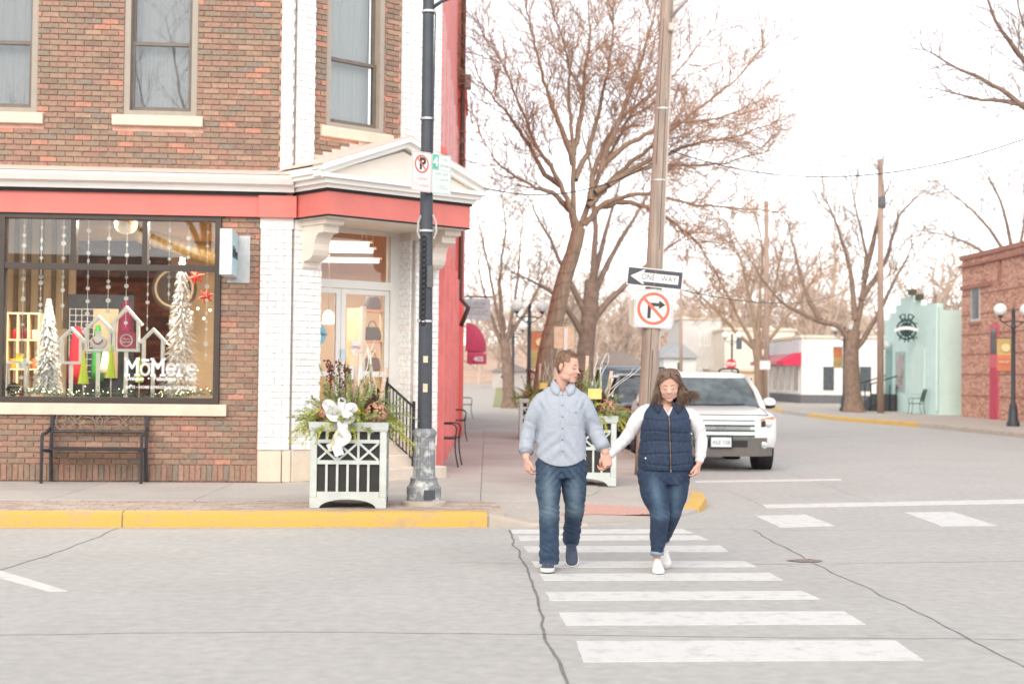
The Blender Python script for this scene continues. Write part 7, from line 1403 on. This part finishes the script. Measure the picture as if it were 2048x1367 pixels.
# hair
def hair_cap(par, c, R, s, m, cutf, tufts, seed, grow_=.009, tl=.016):
    q = MB(); Wl = lambda x, y, z: Vector(c) + R @ (Vector((x, y, z)) * s); q.ball(Wl(0, .014, .037), ((.075 + grow_) * s, (.094 + grow_) * s, (.085 + grow_) * s), 28, 20, R=R); q.ball(Wl(0, .0, .0), ((.070 + grow_) * s, (.080 + grow_) * s, (.085 + grow_) * s), 28, 20, R=R)
    me = remesh([q], .0045, 3); Ri = R.transposed(); cut(me, lambda p: cutf((Ri @ (p - Vector(c))) / s)); displace(me, lambda p, n_: .0035 * fbm(Ri @ (p - Vector(c)), 70)); o_ = put('hair', me, m, par)
    rng = random.Random(seed); q = MB(); V = me.vertices; nn = [0.0] * (3 * len(V)); me.vertex_normals.foreach_get('vector', nn)
    for i in range(tufts):
        k = rng.randrange(len(V)); p = V[k].co; n_ = Vector(nn[3 * k:3 * k + 3]); pl_ = Ri @ (p - Vector(c)); fl = R @ Vector((0, -.6 if pl_.z > .07 * s else .1, -.8 if pl_.z < .09 * s else .1)); d = (n_ * .35 + fl + Vector((rng.gauss(0, .3), rng.gauss(0, .3), rng.gauss(0, .3)))).normalized() * tl * rng.uniform(.6, 1.2); e1_ = d.cross(n_).normalized() * .0016; q.add([p - e1_, p + e1_, p + d], [(0, 1, 2)])
    stuff(q.build('hair_strands', m, o_, fix=False)); return o_
hair_cap(man, (.040, -.025, 1.618), R, 1.03, M_hair1, lambda p: (p.y < -.052 and p.z < .082) or (p.y < -.015 and p.z < .045) or (p.y < .004 and p.z < .0) or (p.y < .035 and p.z < .0 and p.z > -.05 and abs(p.x) > .06) or p.z < -.062 or (p.y < .03 and p.z < -.03), 2200, 3, .0055, .010)
# jeans
M_j1 = denim('mans_denim', ph(56, 78, 104, 1.25), ph(120, 142, 156, 1.25)); M_j2 = denim('womans_denim', ph(46, 64, 92, 1.3), ph(92, 118, 142, 1.25))
jp = [body_loft([(0, .0, .98, .178, .118), (0, .0, .92, .184, .124), (0, .005, .85, .19, .13), (0, .008, .79, .185, .128), (0, .005, .74, .15, .11)]), limb(MLg[0][:-1] + [(-.086, .02, .065)], [.108, .102, .083, .078, .080], 22), limb(MLg[1][:-1] + [(.10, .345, .20)], [.108, .10, .080, .072, .070], 22)]
jm = remesh(jp, .0065, 4); _kn = [Vector(MLg[0][2]), Vector(MLg[1][2])]
def jfold(p, n_, kn, an):
    h = .0045 * fbm(Vector((p.x * 1.2, p.y, p.z * 2.2)), 9)
    for i, k in enumerate(kn):
        if abs(p.x - k.x) < .1: h += .0022 * math.sin((p.z - k.z) * 120 + p.x * 60 + 4 * mnoise.noise(p * 10)) * gauss(p.z - k.z, .07) + .0034 * math.sin((p.z - an[i]) * 105 + p.x * 70 + 4 * mnoise.noise(p * 10)) * gauss(p.z - an[i], .09)
    h += .005 * math.sin((p.z - .8) * 90 + abs(p.x) * 110) * gauss(p.z - .77, .09) * (1 if p.y < .02 else .4); return h
displace(jm, lambda p, n_: jfold(p, n_, _kn, (.13, .27))); cut(jm, lambda p: (p.x < .01 and p.z < .05) or False)
wash(jm, lambda p: (.75 * gauss(p.x + .1, .045) * gauss(p.z - .62, .18) + .6 * gauss(p.x - .11, .045) * gauss(p.z - .62, .16)) * (1 if p.y < .0 + .03 else .2) + .35 * gauss(p.z - .47, .05) * (p.y < .05) + .12 * fbm(p, 30)); put('jeans', jm, M_j1, man)
# shirt
sp = [body_loft([(0, .0, .80, .205, .138), (0, .0, .90, .205, .142), (0, .0, 1.0, .198, .142), (0, -.005, 1.12, .185, .14), (0, -.005, 1.24, .186, .138), (0, .0, 1.33, .186, .128), (0, .005, 1.395, .172, .112), (0, .012, 1.442, .135, .092), (.002, .015, 1.462, .095, .078)]),
      limb([(-.105, .0, 1.375), (-.155, .0, 1.345)] + ML[1:3] + [(-.274, -.0, 1.0), (-.279, -.03, .95)], [.060, .072, .072, .066, .060, .056], 22), limb([(.105, .0, 1.375), (.155, .0, 1.345)] + MRt[1:3] + [(.308, .0, 1.03), (.330, -.018, .985)], [.060, .072, .072, .066, .060, .056], 22)]
sm_ = remesh(sp, .0062, 5); soften(sm_, lambda p: p.z > 1.22, 10)
def sfold(p, n_):
    h = .0035 * fbm(Vector((p.x, p.y, p.z * .7)), 8) + .0018 * fbm(p, 24)
    h += .006 * math.sin((p.z * .75 + abs(p.x) * .8) * 62 + 3 * mnoise.noise(p * 5)) * gauss(p.z - .98, .12) * (abs(p.x) < .21)
    if abs(p.x) > .19: h += .0042 * math.sin(p.z * 70 + p.y * 60 - abs(p.x) * 50 + 5 * mnoise.noise(p * 9)) * gauss(p.z - 1.1, .1)
    h += .0045 * math.sin((abs(p.x) * 1.0 - p.z * .55) * 95 + 2 * mnoise.noise(p * 6)) * gauss(p.z - 1.31, .07) * gauss(abs(p.x) - .16, .05); return h
displace(sm_, sfold); sbv = bvh_of(sm_)
snapcut(sm_, lambda p: p.z - (.835 + .075 * min(1, abs(p.x) / .2) ** 2.2) if abs(p.x) < .24 and p.z < 1.0 else 1)
vcut(sm_, .004, 1.405, 1.3, -.02)
M_sh = mat('chambray', ph(192, 200, 214, 1.36), .85, var=.05, scale=30, bump=.2, bscale=260, fine=.07); so_ = put('shirt', sm_, M_sh, man)
md = so_.modifiers.new('thick', 'SOLIDIFY'); md.thickness = .004
# placket, pocket, buttons, collar, cuffs
q = patch(sbv, [[(.0 + .012 * (1.40 - z) + dx, z) for dx in (-.016, -.008, .0, .008, .016)] for z in [1.405 - .0195 * i for i in range(30)]], .0035); q.build('placket', M_sh, so_, True)
M_bt = mat('button_grey', ph(120, 120, 132), .4)
for z in (1.395, 1.315, 1.225, 1.135, 1.045, .955): p = front(sbv, .0 + .012 * (1.40 - z), z, .005); q = MB(); q.lathe([(.0055, 0), (.006, .002), (.004, .003)], 12, M=Matrix.Translation(p) @ Matrix.Rotation(PI / 2, 4, 'X')); q.build('button', M_bt, so_)
q = patch(sbv, [[(.055 + .105 * i / 8, z + (-.012 * (1 - abs(i - 4) / 4) if k == 3 else 0)) for i in range(9)] for k, z in enumerate((1.292, 1.283, 1.274, 1.262))], .0055); q.build('pocket_flap', M_sh, so_, True); q = patch(sbv, [[(.058 + .10 * i / 8, 1.275 - .016 * k) for i in range(9)] for k in range(8)], .003); q.build('pocket', M_sh, so_, True); p = front(sbv, .107, 1.262, .008); q = MB(); q.lathe([(.005, 0), (.0055, .002), (.004, .003)], 12, M=Matrix.Translation(p) @ Matrix.Rotation(PI / 2, 4, 'X')); q.build('button', M_bt, so_)
def collar(par, c, m, r0, r1, z0, z1, tip, gap, th=.004, ry=1.0, tipdrop=.045, tipy=-.02, bv=None):
    q = MB(); n_ = 30; A, B, Cc = [], [], []
    for i in range(n_ + 1):
        a = rad(-90 + gap) + (2 * PI - 2 * rad(gap)) * i / n_; fr = max(0, -math.sin(a)) ** 3; ca, sa = math.cos(a), math.sin(a)
        A.append(Vector((c[0] + r0 * ca, c[1] + r0 * ry * sa, z0 - .05 * fr - .02 * max(0, -sa)))); B.append(Vector((c[0] + (r0 + .008) * ca, c[1] + (r0 + .008) * ry * sa, z0 + .006 - .05 * fr - .02 * max(0, -sa)))); Cc.append(Vector((c[0] + (r1 + tip * fr) * ca * (1 + .25 * fr), c[1] + r1 * ry * sa + tipy * fr, z1 - tipdrop * fr - .02 * max(0, -sa))))
    if bv:
        for p in Cc:
            if p.y < c[1] - .02: p.y = min(p.y, front(bv, p.x, p.z, .007).y)
    rings = [A, B, [b.lerp(cc, .5) + Vector((0, -.008 if b.y < c[1] else 0, .006)) for b, cc in zip(B, Cc)], Cc]; vs2 = [p for r in rings for p in r]; k = n_ + 1; q.add(vs2, [(i * k + j, i * k + j + 1, (i + 1) * k + j + 1, (i + 1) * k + j) for i in range(3) for j in range(n_)]); o_ = q.build('collar', m, par, True); md = o_.modifiers.new('t', 'SOLIDIFY'); md.thickness = th; md.offset = 0; return o_
collar(so_, (.006, .012), M_sh, .067, .104, 1.512, 1.446, .035, 13, .005, 1.0, .04, -.03, sbv)
for P in (((-.276, .0, .99), (-.279, -.032, .938)), ((.311, .0, 1.025), (.335, -.022, .972))):
    a, b_ = Vector(P[0]), Vector(P[1]); q = MB(); q.tube([a, a.lerp(b_, .1), a.lerp(b_, .95), b_, b_ - (b_ - a).normalized() * .01], [.055, .0605, .060, .057, .04], 24, False); cf = q.build('cuff', M_sh, so_, True); displace(cf.data, lambda p, n_: .003 * fbm(p, 30))
M_nv = mat('navy_canvas', ph(74, 84, 106, 1.2), .7, var=.12, scale=30); M_ws = mat('white_rubber', (.75, .73, .7), .5, var=.03)
shoe(man, (-.082, .075, .004), (-.10, -1, .045), (0, .045, 1), .295, M_nv, M_ws, MATS['mans_denim'], 1.08)
shoe(man, (.098, .40, .205), (.02, -.62, -.70), (0, -.70, .62), .285, M_nv, M_ws, MATS['mans_denim'], 1.08)
# ------------------------------------------------------------------ woman
wo = thing('person', 'woman in a navy quilted vest with white sleeves and skinny jeans, laughing downwards', 'person', (1.219, 11.33, 0), 0, 'couple on the crosswalk')
WC = (.028, -.045, 1.478); hp, W, R = head(WC, rad(-4), rad(18), rad(-3), .98, 1.08)
pcs = hp + [limb([(.01, .04, 1.26), (.015, .02, 1.34), (.025, -.01, 1.43)], [.066, .056, .056], 20), body_loft([(.01, 0, .80, .15, .11), (.01, 0, 1.0, .16, .12), (.01, 0, 1.2, .15, .11), (.01, .0, 1.28, .11, .075), (.01, .01, 1.325, .07, .05)])]
WL = [(-.155, .01, 1.285), (-.225, .01, 1.18), (-.285, .03, 1.075), (-.37, .02, .985), (-.452, .01, .905)]; WR = [(.175, .01, 1.285), (.245, .015, 1.19), (.292, .03, 1.07), (.290, -.02, .965), (.272, -.06, .868)]
pcs += [limb([(-.11, .01, 1.25)] + WL[1:], [.035, .04, .04, .036, .026], 16), limb([(.13, .01, 1.25)] + WR[1:], [.035, .04, .04, .036, .026], 16)]
pcs += fingers((-.452, .012, .903), (-.32, -.05, -.95), (.62, -.75, -.1), (-.7, -.68, .1), .88, (.55, .8, .6), .03, .6, .5)
pcs += fingers(WR[-1], (-.22, -.10, -1), (-.55, -.83, .1), (-.85, .5, .1), .9, (.6, .85, .6), .03, .7, .4)
WLg = [[(-.095, .0, .80), (-.078, -.05, .63), (-.038, -.075, .475), (-.040, -.02, .31), (-.046, .015, .13)], [(.098, .02, .80), (.092, .03, .63), (.072, .05, .47), (.052, .2, .33), (.036, .33, .205)]]
for l_ in WLg: pcs.append(limb(l_, [.095, .085, .058, .05, .032], 16))
pcs += [limb([(-.046, .03, .13), (-.047, .03, .05), (-.05, -.12, .04)], [.031, .03, .026]), limb([(.036, .34, .2), (.034, .36, .11), (.032, .25, .05)], [.03, .028, .025])]
bm_ = remesh(pcs, .0042, 2, .45); soften(bm_, lambda p: p.z > 1.31, 11, .5); bo = put('body', bm_, M_skin, wo); face(bo, W, R, .98, M_lip, .012, M_brow2, True, .007)
jp = [body_loft([(.01, .0, .90, .185, .135), (.01, .005, .84, .198, .15), (.008, .012, .77, .20, .155), (.0, .012, .70, .165, .13)]), limb(WLg[0][:-1] + [(-.045, .012, .155)], [.122, .110, .080, .070, .050], 22), limb(WLg[1][:-1] + [(.037, .325, .225)], [.122, .106, .077, .064, .048], 22)]
jm = remesh(jp, .0062, 4); _kn2 = [Vector(WLg[0][2]), Vector(WLg[1][2])]
displace(jm, lambda p, n_: .55 * jfold(p, n_, _kn2, (.2, .26))); wash(jm, lambda p: (.8 * gauss(p.x + .07 - .15 * (.62 - p.z), .04) * gauss(p.z - .62, .15) + .6 * gauss(p.x - .09, .04) * gauss(p.z - .6, .15)) * (1 if p.y < .02 else .2) + .4 * gauss(p.z - .46, .035) * (p.y < .06) + .12 * fbm(p, 30)); put('jeans', jm, M_j2, wo)
for c, d, r in (((-.0455, .013, .155), (.0, -.0, -1), .054), ((.0365, .328, .222), (0, .15, -1), .052)):
    c = Vector(c); d = Vector(d).normalized(); q = MB(); q.tube([c - d * .012, c - d * .008, c + d * .02, c + d * .024, c + d * .012], [r * .92, r, r * .98, r * .93, r * .7], 22, False); q.build('cuff', mat('denim_inside', ph(150, 172, 196, 1.25), .85, var=.08, scale=40), wo, True)
# white top
M_top = mat('white_jersey', ph(250, 246, 250, 1.32), .8, var=.02, scale=20, bump=.15, bscale=200)
tp = [body_loft([(.01, .0, .86, .175, .13), (.01, 0, 1.0, .17, .13), (.01, -.01, 1.18, .172, .135), (.01, .0, 1.28, .155, .10), (.012, .01, 1.325, .11, .078), (.014, .012, 1.345, .075, .062)]), limb([(-.11, .01, 1.285), (-.165, .01, 1.245)] + WL[1:4] + [(-.445, .012, .912)], [.058, .070, .064, .052, .044, .033], 22), limb([(.13, .01, 1.285), (.185, .01, 1.245)] + WR[1:4] + [(.275, -.055, .885)], [.058, .072, .066, .054, .046, .036], 22)]
tm = remesh(tp, .006, 4); displace(tm, lambda p, n_: .003 * fbm(p, 9) + (.003 * math.sin((p.z * .8 - abs(p.x) * .9) * 90 + 4 * mnoise.noise(p * 9)) * gauss(p.z - 1.06, .09) + .0025 * math.sin(p.z * 120 + p.y * 60 + 4 * mnoise.noise(p * 10)) * gauss(p.z - .92, .05)) * (abs(p.x - .01) > .19)); vcut(tm, .016, 1.262, 1.6, -.01); put('top', tm, M_top, wo)
# vest
vr = [(.012, .0, .805, .212, .158), (.012, -.004, .86, .222, .17), (.012, -.006, .95, .214, .17), (.012, -.008, 1.05, .203, .165), (.012, -.018, 1.16, .198, .172), (.012, -.012, 1.23, .190, .155), (.014, .0, 1.29, .172, .118), (.015, .008, 1.335, .125, .088), (.016, .012, 1.36, .085, .072)]
vm = remesh([body_loft(vr, 40, 2.3)], .006, 3); seams = (.862, .945, 1.035, 1.115, 1.215)
def quilt(p, n_):
    h = .0035 * fbm(p, 14)
    for z in seams: h -= .0075 * gauss(p.z - z - .010 * math.sin(p.x * 9 + z * 20) - .008 * mnoise.noise(p * 9), .0065)
    h += .003 * math.sin(p.x * 160 + 4 * mnoise.noise(p * 10)) * sum(gauss(p.z - z, .025) for z in seams); return h
displace(vm, quilt); vbv = bvh_of(vm); snapcut(vm, lambda p: p.z - .812); vcut(vm, .018, 1.235, 1.95, .0)
M_vest = mat('navy_quilt', ph(46, 64, 92, 1.35), .75, var=.14, scale=24, bump=.25, bscale=220, fine=.08); vo = put('vest', vm, M_vest, wo); md = vo.modifiers.new('t', 'SOLIDIFY'); md.thickness = .012
co_ = collar(vo, (.016, .01), mat('navy_collar', ph(48, 52, 74, 1.3), .85, var=.1, scale=30), .082, .125, 1.372, 1.325, .05, 22, .008, 1.0, .06, -.035, vbv)
zp = lambda z: .018 + .018 * (1.235 - z) / .4
q = patch(vbv, [[(zp(z) + dx, z) for dx in (-.011, -.0055, 0, .0055, .011)] for z in [1.235 - .0125 * i for i in range(34)]], .004); q.build('zip_tape', mat('zip_tape', ph(36, 46, 66, 1.2), .8), vo, True); q = MB(); q.tube([front(vbv, zp(z), z, .007) for z in [1.238 - .0125 * i for i in range(35)]], .0042, 6); q.build('zip', mat('zip_brass', ph(150, 130, 104), .4, metal=.6), vo, True)
q = MB(); p = front(vbv, zp(.815), .815, .01); q.ball(p, (.005, .003, .012), 8, 6); q.build('zip_pull', M_chr, vo)
for k, x in ((0, -.165), (1, .185)):
    q = patch(vbv, [[(x + dx + (.02 if k else -.02) * (.95 - z) / .1, z) for dx in (-.005, 0, .005)] for z in [.975 - .012 * i for i in range(11)]], .003); q.build('pocket_welt', M_vest, vo, True)
    if not k: p = front(vbv, -.158, .905, .007); q = MB(); q.lathe([(.006, 0), (.007, .003), (.004, .004)], 12, M=Matrix.Translation(p) @ Matrix.Rotation(PI / 2, 4, 'X')); q.build('snap', M_chr, vo)
M_wsh = mat('white_leather', (.78, .75, .72), .5, var=.04, scale=12)
shoe(wo, (-.044, .065, .004), (-.03, -1, .03), (0, .03, 1), .255, M_wsh, M_ws, M_wsh, .95); shoe(wo, (.034, .385, .115), (.03, -.85, -.40), (0, -.40, .85), .25, M_wsh, M_ws, M_wsh, .95)
# her hair: cap and long strands blown to the right
ho = hair_cap(wo, WC, R, .98, M_hair2, lambda p: (p.y < -.012 and p.z < .125 - .4 * abs(p.x)) or (p.y < .015 and p.z < .06) or (p.y < .02 and p.z < -.02) or p.z < -.07, 0, 8, .012, .02)
rng = random.Random(17); q = MB(); Cw = Vector(WC)
for i in range(1100):
    sd_ = 1 if rng.random() < .56 else -1; th = rng.random(); y0 = rng.uniform(-.058, .095); ly = rng.random()
    r0 = Cw + R @ (Vector((.012 + sd_ * .006 * rng.random(), y0, .128 - 2.2 * (y0 - .016) ** 2)) * .98); o2 = rng.uniform(-.012, .03) * (1 if sd_ > 0 else .8)
    m1 = Cw + R @ Vector((.006 + sd_ * (.060 + o2 * .3), y0 * .85 + .010, .098)); m2 = Cw + R @ Vector((.004 + sd_ * (.088 + o2 * .5), y0 * .6 + .022, .025)); yb = -.03 + .1 * ly
    m3 = Cw + Vector((sd_ * (.080 + o2 + (.050 if sd_ > 0 else .012) * th), yb, -.05 + (.012 * th if sd_ > 0 else 0)))
    if sd_ > 0: e = Cw + Vector(((.05 + .22 * th ** 1.15), yb - .02, -.18 + .085 * th + rng.gauss(0, .022))); m4 = m3.lerp(e, .5) + Vector((.0, 0, .010 * th))
    else: e = Cw + Vector((-.06 - .085 * th ** 1.3, yb - .02, -.168 + .03 * th + rng.gauss(0, .02))); m4 = m3.lerp(e, .5) + Vector((.004, 0, .004))
    P = smooth_path([r0, m1, m2, m3, m4, e], 3); n_ = len(P); rr = rng.uniform(.0018, .0036); q.tube(P, [rr * (1 - .9 * (k / (n_ - 1)) ** 1.5) for k in range(n_)], 4, False)
for i in range(300):
    sd_ = 1 if rng.random() < .5 else -1; t = rng.random(); yb = -.02 + .05 * rng.random()
    P = smooth_path([Cw + R @ Vector((.014 + sd_ * .003, -.05 - .03 * t, .126 - .024 * t)), Cw + R @ Vector((.008 + sd_ * (.040 + .004 * t), -.050 - .028 * t, .112 - .034 * t)), Cw + R @ Vector((sd_ * .074, -.034 - .018 * t, .070 - .030 * t)), Cw + R @ Vector((sd_ * .090, -.004, .005)), Cw + Vector((sd_ * (.086 + .01 * t), yb, -.07)), Cw + Vector((sd_ * (.085 + .05 * rng.random()), yb - .01, -.15 + rng.gauss(0, .02)))], 3)
    n_ = len(P); rr = rng.uniform(.002, .0034); q.tube(P, [rr * (1 - .9 * (k / (n_ - 1)) ** 1.5) for k in range(n_)], 4, False)
for i in range(320):
    x0 = rng.uniform(-.085, .09); y0 = .085 - 3 * x0 * x0; r0 = Cw + R @ Vector((x0 * .8, y0 + .01, .05)); m1 = Cw + Vector((x0, y0 + .045, -.03)); e = Cw + Vector((x0 * 1.35 + .03 + rng.gauss(0, .01), y0 * .6 + .03, -.165 + rng.gauss(0, .015)))
    P = smooth_path([r0, m1, m1.lerp(e, .5), e], 4); n_ = len(P); rr = rng.uniform(.003, .005); q.tube(P, [rr * (1 - .85 * (k / (n_ - 1)) ** 2) for k in range(n_)], 4, False)
stuff(q.build('long_hair', M_hair2, ho, True, fix=False))
